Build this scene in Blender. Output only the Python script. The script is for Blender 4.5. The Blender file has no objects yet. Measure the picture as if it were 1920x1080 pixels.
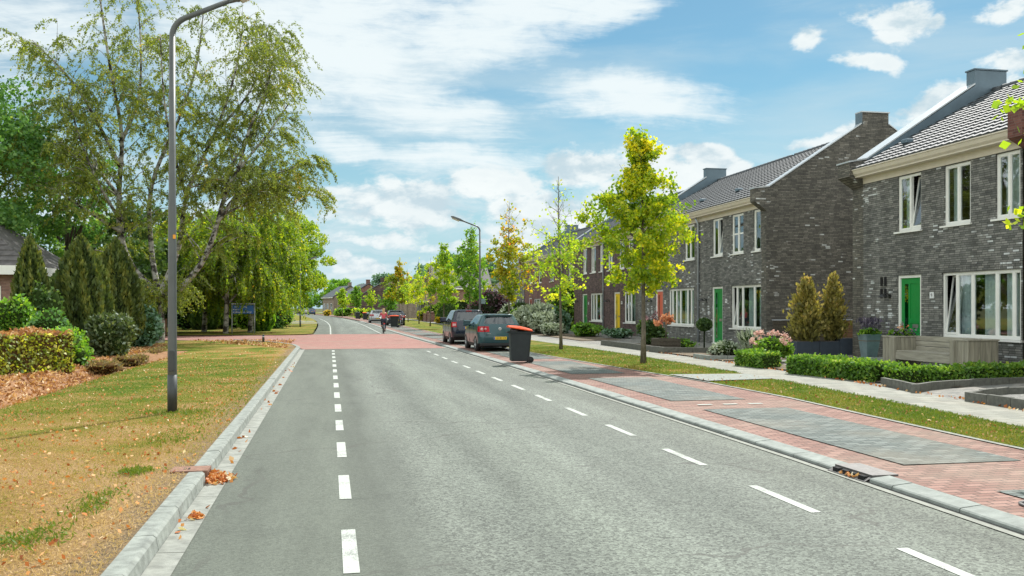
import bpy, bmesh, math, random
import numpy as np
from mathutils import Vector, Matrix
R = math.radians
random.seed(7)
rng = np.random.default_rng(7)
scene = bpy.context.scene
col = scene.collection

# ---------------------------------------------------------------- camera
YAW = math.atan(342 / 1700)
cd = bpy.data.cameras.new('camera')
cam = bpy.data.objects.new('camera', cd)
col.objects.link(cam)
cam.location = (0, 0, 1.8)
cam.rotation_euler = (R(90), 0, -YAW)
cd.sensor_width = 36
cd.lens = 36 * 1700 / 1920
cd.shift_y = 37 / 1920
cd.clip_end = 3000
scene.camera = cam

# ---------------------------------------------------------------- sun, sky, exposure
SUN_AZ, SUN_EL = R(36), R(48)
sd = bpy.data.lights.new('sun', 'SUN')
sd.energy = 3.6
sd.angle = R(0.5)
sd.color = (1.0, 0.965, 0.91)
sun = bpy.data.objects.new('sun', sd)
col.objects.link(sun)
sdir = Vector((math.sin(SUN_AZ) * math.cos(SUN_EL), math.cos(SUN_AZ) * math.cos(SUN_EL), math.sin(SUN_EL)))
sun.rotation_euler = sdir.to_track_quat('Z', 'Y').to_euler()
sun.location = (30, 40, 60)
scene.view_settings.view_transform = 'Standard'
scene.view_settings.look = 'None'
scene.view_settings.gamma = 1
scene.view_settings.use_curve_mapping = False
scene.view_settings.exposure = 0.74

w = bpy.data.worlds.new('World')
scene.world = w
w.use_nodes = True
nt = w.node_tree
for n in list(nt.nodes):
    nt.nodes.remove(n)


class NT:
    """small helper to write node trees"""
    def __init__(s, t):
        s.t = t

    def n(s, kind, ins=None, **kw):
        nd = s.t.nodes.new(kind)
        for k, v in kw.items():
            setattr(nd, k, v)
        for k, v in (ins or {}).items():
            sock = nd.inputs[k]
            if isinstance(v, bpy.types.NodeSocket):
                s.t.links.new(v, sock)
            else:
                if isinstance(v, (tuple, list)) and len(v) == 3 and sock.type == 'RGBA':
                    v = (*v, 1)
                sock.default_value = v
        return nd

    def math(s, op, a, b=0.0, c=None, clamp=False):
        nd = s.n('ShaderNodeMath', {0: a, 1: b}, operation=op, use_clamp=clamp)
        if c is not None:
            if isinstance(c, bpy.types.NodeSocket):
                s.t.links.new(c, nd.inputs[2])
            else:
                nd.inputs[2].default_value = c
        return nd.outputs[0]

    def mix(s, f, a, b, mode='MIX'):
        nd = s.n('ShaderNodeMix', data_type='RGBA', blend_type=mode)
        for i, v in ((0, f), (6, a), (7, b)):
            if isinstance(v, bpy.types.NodeSocket):
                s.t.links.new(v, nd.inputs[i])
            elif i:
                nd.inputs[i].default_value = (*v[:3], 1)
            else:
                nd.inputs[i].default_value = v
        return nd.outputs[2]

    def ramp(s, f, stops, interp='LINEAR'):
        nd = s.n('ShaderNodeValToRGB')
        cr = nd.color_ramp
        cr.interpolation = interp
        while len(cr.elements) < len(stops):
            cr.elements.new(0.5)
        for e, (p, c) in zip(cr.elements, stops):
            e.position = p
            e.color = (*c[:3], 1) if isinstance(c, (tuple, list)) else (c, c, c, 1)
        s.t.links.new(f, nd.inputs[0])
        return nd.outputs[0]

    def noise(s, vec, scale, detail=4, rough=0.55, dist=0.0):
        nd = s.n('ShaderNodeTexNoise', {'Scale': scale, 'Detail': detail, 'Roughness': rough, 'Distortion': dist})
        if vec is not None:
            s.t.links.new(vec, nd.inputs['Vector'])
        return nd.outputs[0]

    def maprange(s, v, a, b, c, d, kind='SMOOTHSTEP'):
        nd = s.n('ShaderNodeMapRange', {0: v, 1: a, 2: b, 3: c, 4: d}, interpolation_type=kind)
        return nd.outputs[0]


def pix_dir(u, v):
    a, b = (u - 960) / 1700, (577 - v) / 1700
    c, s_ = math.cos(YAW), math.sin(YAW)
    x, y, z = c * a + s_, -s_ * a + c, b
    l = math.hypot(x, y)
    return math.atan2(x, y), math.atan2(z, l)

def build_sky():
    k = NT(nt)
    sky = k.n('ShaderNodeTexSky', sky_type='NISHITA', sun_disc=False, sun_elevation=SUN_EL, sun_rotation=SUN_AZ,
              altitude=0, air_density=1.1, dust_density=0.35, ozone_density=1.6)
    tc = k.n('ShaderNodeTexCoord')
    sep = k.n('ShaderNodeSeparateXYZ', {0: tc.outputs['Generated']})
    X, Y, Zc = sep.outputs
    az = k.math('ARCTAN2', X, Y)
    el = k.math('ARCSINE', Zc)
    ae = k.n('ShaderNodeCombineXYZ', {0: az, 1: el, 2: 0.0}).outputs[0]
    # ragged edges: warp the angle coordinates with noise
    wn = k.n('ShaderNodeTexNoise', {'Vector': ae, 'Scale': 9.0, 'Detail': 5.0, 'Roughness': 0.6})
    wv = k.n('ShaderNodeVectorMath', {0: wn.outputs['Color'], 1: (0.5, 0.5, 0.5)}, operation='SUBTRACT')
    wv = k.n('ShaderNodeVectorMath', {0: wv.outputs[0], 1: (0.10, 0.05, 0.0)}, operation='MULTIPLY')
    aew = k.n('ShaderNodeVectorMath', {0: ae, 1: wv.outputs[0]}, operation='ADD').outputs[0]
    # the big clouds: azimuth, elevation, half sizes, tilt, weight
    P = 1 / 1700
    sheets = [(600, 70, 330, 150, 8, 1.0), (920, 40, 330, 80, 13, 1.0), (1130, 20, 150, 46, 16, .95), (740, 180, 250, 70, -16, .85), (850, 205, 150, 36, -8, .75),
              (1190, 190, 185, 48, -7, 1.0), (660, 275, 110, 26, -10, .8), (850, 292, 200, 30, -2, .9), (40, 40, 190, 70, 10, .8), (-250, 150, 300, 100, 8, .7)]
    puffs = [(760, 385, 180, 60, -2, .95), (900, 355, 130, 48, 4, 1.0), (1000, 395, 160, 50, -6, 1.0), (1100, 320, 84, 44, 0, 1.0), (1200, 318, 120, 50, 0, 1.05), (1330, 305, 78, 36, -14, 1.0), (1260, 350, 170, 50, 0, 1.0),
             (1050, 430, 190, 46, 0, .9), (690, 500, 86, 30, 0, .9), (640, 478, 40, 20, 0, .8), (1690, 36, 74, 44, -10, .86), (1520, 66, 54, 26, 10, .72), (1760, 40, 40, 20, 0, .7),
             (1640, 108, 90, 20, -6, .70), (1790, 180, 130, 42, 14, .86), (1885, 108, 70, 36, 0, .72), (1900, 12, 60, 26, 0, .85), (1560, 250, 120, 22, 14, .74), (900, 462, 220, 14, 0, .65), (780, 490, 120, 14, 0, .6), (690, 448, 140, 16, 0, .7),
             (2150, 120, 160, 70, 0, .9), (2300, 330, 200, 80, 0, .9)]

    def field(vec, blobs):
        tot = None
        for u, v, a, b, tilt, wt in blobs:
            A, E = pix_dir(u, v)
            m = k.n('ShaderNodeMapping', {'Vector': vec, 'Location': (A, E, 0), 'Rotation': (0, 0, R(tilt)),
                                          'Scale': (a * P, b * P, 1)}, vector_type='TEXTURE')
            ln = k.n('ShaderNodeVectorMath', {0: m.outputs[0]}, operation='LENGTH').outputs['Value']
            val = k.maprange(ln, 0.2, 1.5, wt, 0.0)
            tot = val if tot is None else k.math('MAXIMUM', tot, val)
        return tot
    fs = field(aew, sheets)
    fp = field(aew, puffs)
    # sheets: streaks on a level plane high above, so they draw together with distance
    zz = k.math('ADD', k.math('MAXIMUM', Zc, 0.0), 0.07)
    pl = k.n('ShaderNodeCombineXYZ', {0: k.math('DIVIDE', X, zz), 1: k.math('DIVIDE', Y, zz), 2: 0.0}).outputs[0]
    plw = k.n('ShaderNodeVectorMath', {0: pl, 1: k.n('ShaderNodeVectorMath', {0: k.n('ShaderNodeTexNoise', {'Vector': pl, 'Scale': 1.1, 'Detail': 4.0}).outputs['Color'], 1: (0.6, 0.6, 0)}, operation='MULTIPLY').outputs[0]}, operation='ADD').outputs[0]
    st = k.n('ShaderNodeMapping', {'Vector': plw, 'Rotation': (0, 0, R(38)), 'Scale': (0.8, 3.4, 1)}).outputs[0]
    n1 = k.noise(st, 1.5, 8, 0.70, 0.25)
    n1b = k.noise(k.n('ShaderNodeMapping', {'Vector': ae, 'Scale': (11.0, 34.0, 1)}).outputs[0], 1.7, 7, 0.68, 0.4)
    n1 = k.math('ADD', k.math('MULTIPLY', n1, 0.6), k.math('MULTIPLY', n1b, 0.4))
    n2 = k.noise(k.n('ShaderNodeMapping', {'Vector': ae, 'Scale': (10.0, 19.0, 1)}).outputs[0], 1.6, 8, 0.62, 0.2)
    ds = k.maprange(k.math('ADD', k.math('MULTIPLY', fs, 0.62), k.math('MULTIPLY', n1, 1.35)), 0.74, 1.30, 0, 0.97)
    dp = k.maprange(k.math('ADD', k.math('MULTIPLY', fp, 0.66), k.math('MULTIPLY', n2, 1.20)), 0.86, 1.12, 0, 1)
    # thin veil streaks to the right, and low haze above the horizon
    st2 = k.n('ShaderNodeMapping', {'Vector': ae, 'Rotation': (0, 0, R(-26)), 'Scale': (1.3, 8.0, 1)}).outputs[0]
    n3 = k.noise(st2, 1.7, 7, 0.55, 0.3)
    veil = k.math('MULTIPLY', k.maprange(n3, 0.36, 0.70, 0, 0.62), k.maprange(el, 0.05, 0.3, 0.45, 1.0))
    low = k.maprange(el, -0.01, 0.24, 0.92, 0.0)
    # banks of flat cloud stacked towards the horizon
    nb = k.noise(k.n('ShaderNodeMapping', {'Vector': aew, 'Scale': (4.5, 26.0, 1)}).outputs[0], 1.5, 6, 0.6, 0.3)
    bank = k.math('MULTIPLY', k.maprange(nb, 0.42, 0.62, 0.0, 0.8), k.math('MULTIPLY', k.maprange(el, 0.10, 0.22, 1.0, 0.0), k.maprange(az, 0.02, 0.30, 1.0, 0.45)))
    # cloud colour: bright tops, blue-grey bellies
    n4 = k.noise(k.n('ShaderNodeMapping', {'Vector': ae, 'Location': (0, 0.014, 0), 'Scale': (9.0, 17.0, 1)}).outputs[0], 1.6, 7, 0.55, 0.2)
    shade = k.math('MULTIPLY', k.maprange(k.math('SUBTRACT', n2, n4), -0.16, 0.10, 0.0, 1.0), k.maprange(n2, 0.35, 0.75, 1.0, 0.72))
    ccol = k.mix(shade, (4.1, 5.1, 5.6), (6.6, 7.0, 7.0))
    scol = k.n('ShaderNodeMix', data_type='RGBA', blend_type='MULTIPLY')
    scol.inputs[0].default_value = 1
    nt.links.new(sky.outputs[0], scol.inputs[6])
    scol.inputs[7].default_value = (SKYT[0], SKYT[1], SKYT[2], 1)
    c = k.mix(low, scol.outputs[2], (3.5, 5.0, 5.9))
    c = k.mix(veil, c, (4.4, 5.4, 5.8))
    c = k.mix(bank, c, k.mix(k.maprange(nb, 0.5, 0.7, 0, 1), (5.0, 5.9, 6.3), (5.9, 6.4, 6.5)))
    c = k.mix(ds, c, (6.2, 6.8, 6.95))
    # bright unseen cloud added outside the view to lift light on the facades
    rest = k.math('MULTIPLY', k.maprange(k.math('ABSOLUTE', k.math('SUBTRACT', az, YAW)), 0.62, 1.0, 0.0, 1.0), k.maprange(n2, 0.32, 0.50, 0.25, 1.0))
    c = k.mix(rest, c, (10.2, 10.6, 10.4))
    c = k.mix(dp, c, ccol)
    bg = k.n('ShaderNodeBackground', {'Color': c, 'Strength': 0.085})
    out = k.n('ShaderNodeOutputWorld', {'Surface': bg.outputs[0]})
SKYT = (0.43, 0.635, 0.635)
build_sky()

# ---------------------------------------------------------------- materials
MATS = {}

def new_mat(name):
    m = bpy.data.materials.new(name)
    m.use_nodes = True
    t = m.node_tree
    for n in list(t.nodes):
        t.nodes.remove(n)
    MATS[name] = m
    return m, NT(t)

def finish(m, k, shader):
    out = k.n('ShaderNodeOutputMaterial')
    k.t.links.new(shader, out.inputs[0])
    return m

def mat(name, c, rough=0.6, metal=0.0, spec=0.5, var=0.15, scale=6.0, bump=0.0, bscale=40.0, coat=0.0):
    """plain painted / cast surface with slight colour variation"""
    m, k = new_mat(name)
    tc = k.n('ShaderNodeTexCoord').outputs['Object']
    nz = k.noise(tc, scale, 5, 0.6)
    f = k.maprange(nz, 0.3, 0.7, 1 - var, 1 + var, 'LINEAR')
    cc = k.mix(1.0, c, k.n('ShaderNodeCombineColor', {0: f, 1: f, 2: f}).outputs[0], 'MULTIPLY')
    p = k.n('ShaderNodeBsdfPrincipled', {'Base Color': cc, 'Roughness': rough, 'Metallic': metal, 'Specular IOR Level': spec, 'Coat Weight': coat})
    if coat:
        p.inputs['Coat Roughness'].default_value = 0.03
    if bump:
        b = k.n('ShaderNodeBump', {'Strength': bump, 'Distance': 0.02, 'Height': k.noise(tc, bscale, 4, 0.6)})
        k.t.links.new(b.outputs[0], p.inputs['Normal'])
    return finish(m, k, p.outputs[0])

def leafmat(name, stops, trans=0.45, gloss=0.03, tmul=(1.5, 1.5, 0.7), gain=1.45):
    """foliage: per-leaf colour from the face attribute rnd, light shining through"""
    gain = GAIN.get(name, gain)
    m, k = new_mat(name)
    at = k.n('ShaderNodeAttribute', attribute_name='rnd', attribute_type='GEOMETRY').outputs['Fac']
    c = k.ramp(at, [(p, tuple(min(.9, q * gain) for q in cc)) for p, cc in stops])
    d = k.n('ShaderNodeBsdfDiffuse', {'Color': c}).outputs[0]
    tcol = k.mix(1.0, c, tmul, 'MULTIPLY')
    t = k.n('ShaderNodeBsdfTranslucent', {'Color': tcol}).outputs[0]
    s = k.n('ShaderNodeMixShader', {0: trans, 1: d, 2: t}).outputs[0]
    g = k.n('ShaderNodeBsdfGlossy', {'Color': (0.9, 0.95, 1.0), 'Roughness': 0.55}).outputs[0]
    s = k.n('ShaderNodeMixShader', {0: gloss, 1: s, 2: g}).outputs[0]
    return finish(m, k, s)

def brickmat(name, stops, mortar, bw=0.22, rh=0.065, mw=0.010, patch=0.0, bump=0.35, rough=0.75):
    """wall bricks, each with its own colour"""
    m, k = new_mat(name)
    tc = k.n('ShaderNodeTexCoord').outputs['Object']
    xyz = k.n('ShaderNodeSeparateXYZ', {0: tc}).outputs
    nrm = k.n('ShaderNodeSeparateXYZ', {0: k.n('ShaderNodeNewGeometry').outputs['True Normal']}).outputs
    isx = k.math('GREATER_THAN', k.math('ABSOLUTE', nrm[0]), k.math('ABSOLUTE', nrm[1]))
    u = k.n('ShaderNodeMix', {0: isx, 2: xyz[0], 3: xyz[1]}, data_type='FLOAT').outputs[0]
    v = xyz[2]
    vr = k.math('DIVIDE', v, rh)
    row = k.math('FLOOR', vr)
    jit = k.math('MULTIPLY', k.n('ShaderNodeTexWhiteNoise', {'W': row}, noise_dimensions='1D').outputs[0], 0.9)
    ur = k.math('ADD', k.math('DIVIDE', u, bw), jit)
    cell = k.math('FLOOR', ur)
    vec = k.n('ShaderNodeCombineXYZ', {0: cell, 1: row, 2: isx}).outputs[0]
    wn = k.n('ShaderNodeTexWhiteNoise', {'Vector': vec}, noise_dimensions='3D').outputs[0]
    big = k.noise(tc, 0.55, 3, 0.6)
    if patch:
        wn2 = k.math('ADD', wn, k.maprange(big, 0.38, 0.66, -patch, patch, 'LINEAR'), clamp=True)
    else:
        wn2 = wn
    c = k.ramp(wn2, stops)
    fu, fv = k.math('FRACT', ur), k.math('FRACT', vr)
    mu = k.math('LESS_THAN', fu, mw / bw)
    mv = k.math('LESS_THAN', fv, mw / rh)
    mm = k.math('MAXIMUM', mu, mv)
    c = k.mix(mm, c, mortar)
    st = k.noise(tc, 2.6, 5, 0.6)
    sf = k.maprange(st, 0.3, 0.7, 0.86, 1.14, 'LINEAR')
    c = k.mix(1.0, c, k.n('ShaderNodeCombineColor', {0: sf, 1: sf, 2: sf}).outputs[0], 'MULTIPLY')
    stz = k.noise(k.n('ShaderNodeMapping', {'Vector': tc, 'Scale': (2.4, 2.4, 0.22)}).outputs[0], 1.0, 5, 0.6)
    sg_ = k.maprange(stz, 0.35, 0.68, 0.80, 1.12, 'LINEAR')
    c = k.mix(1.0, c, k.n('ShaderNodeCombineColor', {0: sg_, 1: sg_, 2: sg_}).outputs[0], 'MULTIPLY')
    h = k.math('SUBTRACT', k.math('MULTIPLY', wn, 0.35), mm)
    b = k.n('ShaderNodeBump', {'Strength': bump, 'Distance': 0.012, 'Height': h}).outputs[0]
    p = k.n('ShaderNodeBsdfPrincipled', {'Base Color': c, 'Roughness': rough, 'Normal': b, 'Specular IOR Level': 0.35})
    return finish(m, k, p.outputs[0])

def pavermat(name, stops, mortar, bw, rh, ang=0.0, mw=0.012, rough=0.85, dirt=(0.25, 0.22, 0.17)):
    m, k = new_mat(name)
    tc0 = k.n('ShaderNodeTexCoord').outputs['Object']
    tc = k.n('ShaderNodeMapping', {'Vector': tc0, 'Rotation': (0, 0, R(ang))}).outputs[0]
    xyz = k.n('ShaderNodeSeparateXYZ', {0: tc}).outputs
    vr = k.math('DIVIDE', xyz[1], rh)
    row = k.math('FLOOR', vr)
    ur = k.math('ADD', k.math('DIVIDE', xyz[0], bw), k.math('MULTIPLY', k.math('MODULO', k.math('ABSOLUTE', row), 2.0), 0.5))
    vec = k.n('ShaderNodeCombineXYZ', {0: k.math('FLOOR', ur), 1: row}).outputs[0]
    wn = k.n('ShaderNodeTexWhiteNoise', {'Vector': vec}, noise_dimensions='3D').outputs[0]
    c = k.ramp(wn, stops)
    mm = k.math('MAXIMUM', k.math('LESS_THAN', k.math('FRACT', ur), mw / bw), k.math('LESS_THAN', k.math('FRACT', vr), mw / rh))
    c = k.mix(mm, c, mortar)
    big = k.maprange(k.noise(tc0, 0.5, 6, 0.62), 0.42, 0.72, 0, 0.42)
    c = k.mix(big, c, dirt)
    g = k.maprange(k.noise(tc0, 90, 3, 0.6), 0.3, 0.7, 0.85, 1.15, 'LINEAR')
    c = k.mix(1.0, c, k.n('ShaderNodeCombineColor', {0: g, 1: g, 2: g}).outputs[0], 'MULTIPLY')
    b = k.n('ShaderNodeBump', {'Strength': 0.4, 'Distance': 0.008, 'Height': k.math('SUBTRACT', k.math('MULTIPLY', wn, 0.3), mm)}).outputs[0]
    p = k.n('ShaderNodeBsdfPrincipled', {'Base Color': c, 'Roughness': rough, 'Normal': b, 'Specular IOR Level': 0.3})
    return finish(m, k, p.outputs[0])

def asphaltmat():
    m, k = new_mat('asphalt')
    tc = k.n('ShaderNodeTexCoord').outputs['Object']
    x = k.n('ShaderNodeSeparateXYZ', {0: tc}).outputs[0]
    wob = k.noise(tc, 0.35, 3, 0.5)
    xw = k.math('ADD', x, k.math('MULTIPLY', k.math('SUBTRACT', wob, 0.5), 0.5))
    base = k.ramp(k.maprange(xw, -1.5, 5.5, 0, 1, 'LINEAR'),
                  [(0.0, (.165, .172, .152)), (0.22, (.172, .180, .158)), (0.275, (.140, .146, .130)), (0.29, (.165, .172, .155)), (0.36, (.218, .226, .208)), (0.44, (.172, .181, .166)), (0.52, (.218, .229, .208)), (0.62, (.228, .238, .220)), (0.72, (.168, .177, .163)), (0.80, (.214, .222, .206)), (1.0, (.195, .20, .18))])
    sp = k.noise(tc, 64, 2, 0.8)
    sp2 = k.n('ShaderNodeTexVoronoi', {'Vector': tc, 'Scale': 46.0}).outputs['Color']
    spv = k.n('ShaderNodeSeparateXYZ', {0: sp2}).outputs[0]
    lane = k.maprange(xw, 0.5, 1.1, 0.35, 1.0)
    amt = k.math('MULTIPLY', k.math('ADD', k.math('MULTIPLY', k.math('SUBTRACT', sp, 0.5), 2.3), k.math('MULTIPLY', k.math('SUBTRACT', spv, 0.5), 0.95)), lane)
    f = k.math('ADD', 1.0, amt)
    base = k.mix(1.0, base, (0.63, 0.68, 0.625), 'MULTIPLY')
    c = k.mix(1.0, base, k.n('ShaderNodeCombineColor', {0: f, 1: f, 2: f}).outputs[0], 'MULTIPLY')
    stm = k.n('ShaderNodeMapping', {'Vector': tc, 'Scale': (1.4, 0.14, 1)}).outputs[0]
    big = k.maprange(k.noise(stm, 1.1, 6, 0.62), 0.3, 0.7, 0.76, 1.20, 'LINEAR')
    blot = k.maprange(k.noise(tc, 0.9, 6, 0.66), 0.56, 0.74, 1.0, 0.80)
    big = k.math('MULTIPLY', big, blot)
    c = k.mix(1.0, c, k.n('ShaderNodeCombineColor', {0: big, 1: big, 2: big}).outputs[0], 'MULTIPLY')
    # fine cracks
    vm = k.n('ShaderNodeMapping', {'Vector': k.n('ShaderNodeVectorMath', {0: tc, 1: k.n('ShaderNodeVectorMath', {0: k.n('ShaderNodeTexNoise', {'Vector': tc, 'Scale': 1.6, 'Detail': 5.0}).outputs['Color'], 1: (0.9, 0.9, 0)}, operation='MULTIPLY').outputs[0]}, operation='ADD').outputs[0], 'Scale': (0.16, 0.26, 1)}).outputs[0]
    cr = k.n('ShaderNodeTexVoronoi', {'Vector': vm, 'Scale': 1.0}, feature='DISTANCE_TO_EDGE').outputs[0]
    ck = k.math('MULTIPLY', k.math('LESS_THAN', cr, 0.005), k.maprange(k.noise(tc, 0.4, 2, 0.5), 0.44, 0.56, 0, 0.6))
    c = k.mix(ck, c, (.07, .07, .06))
    b = k.n('ShaderNodeBump', {'Strength': 0.5, 'Distance': 0.01, 'Height': sp}).outputs[0]
    p = k.n('ShaderNodeBsdfPrincipled', {'Base Color': c, 'Roughness': 0.8, 'Normal': b, 'Specular IOR Level': 0.35})
    return finish(m, k, p.outputs[0])

def paintmat(name, c, under):
    """road paint worn through to the stones"""
    m, k = new_mat(name)
    tc = k.n('ShaderNodeTexCoord').outputs['Object']
    big = k.noise(tc, 3.0, 4, 0.6)
    chip = k.noise(tc, 75, 3, 0.75)
    w_ = k.maprange(k.math('ADD', k.math('MULTIPLY', big, 0.55), k.math('MULTIPLY', chip, 0.62)), 0.57, 0.70, 0.0, 0.85)
    f = k.maprange(big, 0.3, 0.7, 0.86, 1.06, 'LINEAR')
    cc = k.mix(1.0, c, k.n('ShaderNodeCombineColor', {0: f, 1: f, 2: f}).outputs[0], 'MULTIPLY')
    cc = k.mix(w_, cc, under)
    p = k.n('ShaderNodeBsdfPrincipled', {'Base Color': cc, 'Roughness': 0.75, 'Specular IOR Level': 0.3})
    return finish(m, k, p.outputs[0])

def grassmat(name, dry):
    """lawn soil and thatch; dry = bias of straw over green"""
    m, k = new_mat(name)
    tc = k.n('ShaderNodeTexCoord').outputs['Object']
    y = k.n('ShaderNodeSeparateXYZ', {0: tc}).outputs
    n1 = k.maprange(k.noise(tc, 0.6, 8, 0.68, 0.4), 0.25, 0.75, 0.12, 0.88, 'LINEAR')
    n2 = k.noise(tc, 22, 5, 0.7)
    near = k.maprange(y[1], 8, 20, 0.24, -0.05, 'LINEAR') if dry > 0 else 0.0
    edge = k.maprange(y[0], -2.3, -1.45, 0.0, 0.22, 'LINEAR') if dry > 0 else 0.0
    t = k.math('ADD', k.math('ADD', n1, k.math('MULTIPLY', k.math('SUBTRACT', n2, 0.5), 0.30)), k.math('ADD', k.math('ADD', near, edge), dry))
    c = k.ramp(t, [(0.25, (.055, .110, .012)), (0.40, (.125, .165, .018)), (0.50, (.20, .18, .034)), (0.60, (.285, .20, .058)), (0.72, (.345, .215, .082)), (0.85, (.39, .255, .12))])
    if dry > 0:
        soil = k.math('MULTIPLY', k.maprange(k.math('ADD', y[0], k.math('MULTIPLY', k.math('SUBTRACT', n1, 0.5), 0.5)), -1.85, -1.5, 0.0, 0.8), k.maprange(n2, 0.35, 0.6, 0.25, 1.0))
        c = k.mix(soil, c, (.17, .145, .105))
    f = k.maprange(k.noise(tc, 42, 5, 0.8), 0.28, 0.72, 0.35, 1.6, 'LINEAR')
    c = k.mix(1.0, c, k.n('ShaderNodeCombineColor', {0: f, 1: f, 2: f}).outputs[0], 'MULTIPLY')
    b = k.n('ShaderNodeBump', {'Strength': 0.9, 'Distance': 0.04, 'Height': k.noise(tc, 45, 5, 0.75)}).outputs[0]
    p = k.n('ShaderNodeBsdfPrincipled', {'Base Color': c, 'Roughness': 0.95, 'Normal': b, 'Specular IOR Level': 0.1})
    return finish(m, k, p.outputs[0])

def soilmat(name, a, b_, scale=3.0):
    m, k = new_mat(name)
    tc = k.n('ShaderNodeTexCoord').outputs['Object']
    n1 = k.noise(tc, scale, 8, 0.7)
    n2 = k.noise(tc, 38, 5, 0.7)
    c = k.mix(k.maprange(k.math('ADD', k.math('MULTIPLY', n1, 0.5), k.math('MULTIPLY', n2, 0.5)), 0.36, 0.64, 0, 1), a, b_)
    b = k.n('ShaderNodeBump', {'Strength': 0.7, 'Distance': 0.03, 'Height': n2}).outputs[0]
    p = k.n('ShaderNodeBsdfPrincipled', {'Base Color': c, 'Roughness': 0.95, 'Normal': b, 'Specular IOR Level': 0.15})
    return finish(m, k, p.outputs[0])

def glassmat(name, tint=(0.75, 0.86, 0.86), refl=0.20):
    m, k = new_mat(name)
    lw = k.n('ShaderNodeLayerWeight', {'Blend': 0.28}).outputs['Fresnel']
    f = k.math('ADD', k.math('MULTIPLY', lw, 0.75), refl, clamp=True)
    tr = k.n('ShaderNodeBsdfTransparent', {'Color': tint}).outputs[0]
    gl = k.n('ShaderNodeBsdfGlossy', {'Color': (0.92, 0.97, 1.0), 'Roughness': 0.015}).outputs[0]
    return finish(m, k, k.n('ShaderNodeMixShader', {0: f, 1: tr, 2: gl}).outputs[0])

def woodmat(name, c, axis=1):
    m, k = new_mat(name)
    tc = k.n('ShaderNodeTexCoord').outputs['Object']
    sc = [14.0, 14.0, 14.0]
    sc[axis] = 1.1
    n1 = k.noise(k.n('ShaderNodeMapping', {'Vector': tc, 'Scale': tuple(sc)}).outputs[0], 1.3, 7, 0.65, 0.4)
    f = k.maprange(n1, 0.28, 0.72, 0.62, 1.3, 'LINEAR')
    cc = k.mix(1.0, c, k.n('ShaderNodeCombineColor', {0: f, 1: f, 2: f}).outputs[0], 'MULTIPLY')
    b = k.n('ShaderNodeBump', {'Strength': 0.3, 'Distance': 0.01, 'Height': n1}).outputs[0]
    p = k.n('ShaderNodeBsdfPrincipled', {'Base Color': cc, 'Roughness': 0.8, 'Normal': b, 'Specular IOR Level': 0.25})
    return finish(m, k, p.outputs[0])

def barkmat(name, a, b_, sx=3.0, sz=9.0, lo=0.44, hi=0.56):
    m, k = new_mat(name)
    tc = k.n('ShaderNodeTexCoord').outputs['Object']
    n1 = k.noise(k.n('ShaderNodeMapping', {'Vector': tc, 'Scale': (sx, sx, sz)}).outputs[0], 1.0, 6, 0.65, 0.3)
    c = k.mix(k.maprange(n1, lo, hi, 0, 1), a, b_)
    b = k.n('ShaderNodeBump', {'Strength': 0.4, 'Distance': 0.02, 'Height': n1}).outputs[0]
    p = k.n('ShaderNodeBsdfPrincipled', {'Base Color': c, 'Roughness': 0.9, 'Normal': b, 'Specular IOR Level': 0.2})
    return finish(m, k, p.outputs[0])

asphaltmat()
grassmat('verge_grass', 0.05)
grassmat('lawn_grass', -0.02)
grassmat('right_verge_grass', -0.07)
soilmat('garden_soil', (.10, .075, .05), (.24, .20, .15))
soilmat('ditch_litter', (.17, .09, .045), (.42, .24, .13), 5.0)
soilmat('field', (.05, .07, .02), (.13, .12, .05), 0.4)
soilmat('gravel', (.14, .14, .135), (.36, .36, .34), 14.0)
mat('concrete', (.225, .245, .22), 0.85, var=0.34, scale=9, bump=0.25, bscale=80)
mat('gutter_concrete', (.245, .255, .225), 0.85, var=0.3, scale=7, bump=0.2, bscale=80)
mat('right_kerb', (.235, .26, .24), 0.85, var=0.28, scale=6, bump=0.2, bscale=90)
mat('edge_line', (.25, .26, .225), 0.85, var=0.2, scale=7)
paintmat('road_paint', (.47, .50, .455), (.17, .18, .165))
pavermat('red_pavers', [(0, (.195, .105, .084)), (.5, (.255, .142, .115)), (1, (.325, .195, .16))], (.085, .058, .048), 0.21, 0.105, mw=0.016)
pavermat('plateau_pavers', [(0, (.27, .125, .105)), (.5, (.315, .152, .128)), (1, (.37, .19, .16))], (.19, .11, .09), 0.21, 0.105)
pavermat('grey_pavers', [(0, (.085, .105, .098)), (.5, (.125, .150, .140)), (1, (.185, .21, .198))], (.045, .052, .048), 0.21, 0.105, mw=0.016)
pavermat('pavement_slabs', [(0, (.215, .22, .195)), (.5, (.26, .265, .23)), (1, (.31, .31, .27))], (.13, .13, .105), 0.30, 0.30)
pavermat('garden_pavers', [(0, (.16, .165, .16)), (.5, (.22, .22, .205)), (1, (.30, .29, .26))], (.10, .10, .09), 0.21, 0.105)
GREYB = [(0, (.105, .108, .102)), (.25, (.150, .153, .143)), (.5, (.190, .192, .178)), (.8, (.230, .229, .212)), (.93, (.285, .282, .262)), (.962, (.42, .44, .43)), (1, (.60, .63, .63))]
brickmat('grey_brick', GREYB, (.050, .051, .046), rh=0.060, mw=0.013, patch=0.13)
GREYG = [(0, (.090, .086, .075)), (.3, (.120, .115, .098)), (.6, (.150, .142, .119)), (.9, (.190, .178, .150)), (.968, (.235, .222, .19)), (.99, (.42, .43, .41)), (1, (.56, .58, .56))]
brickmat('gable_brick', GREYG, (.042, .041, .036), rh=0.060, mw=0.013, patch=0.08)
brickmat('brown_brick', [(0, (0.060, 0.040, 0.040)), (.5, (0.110, 0.072, 0.068)), (1, (0.170, 0.110, 0.100))], (0.090, 0.072, 0.068))
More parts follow.
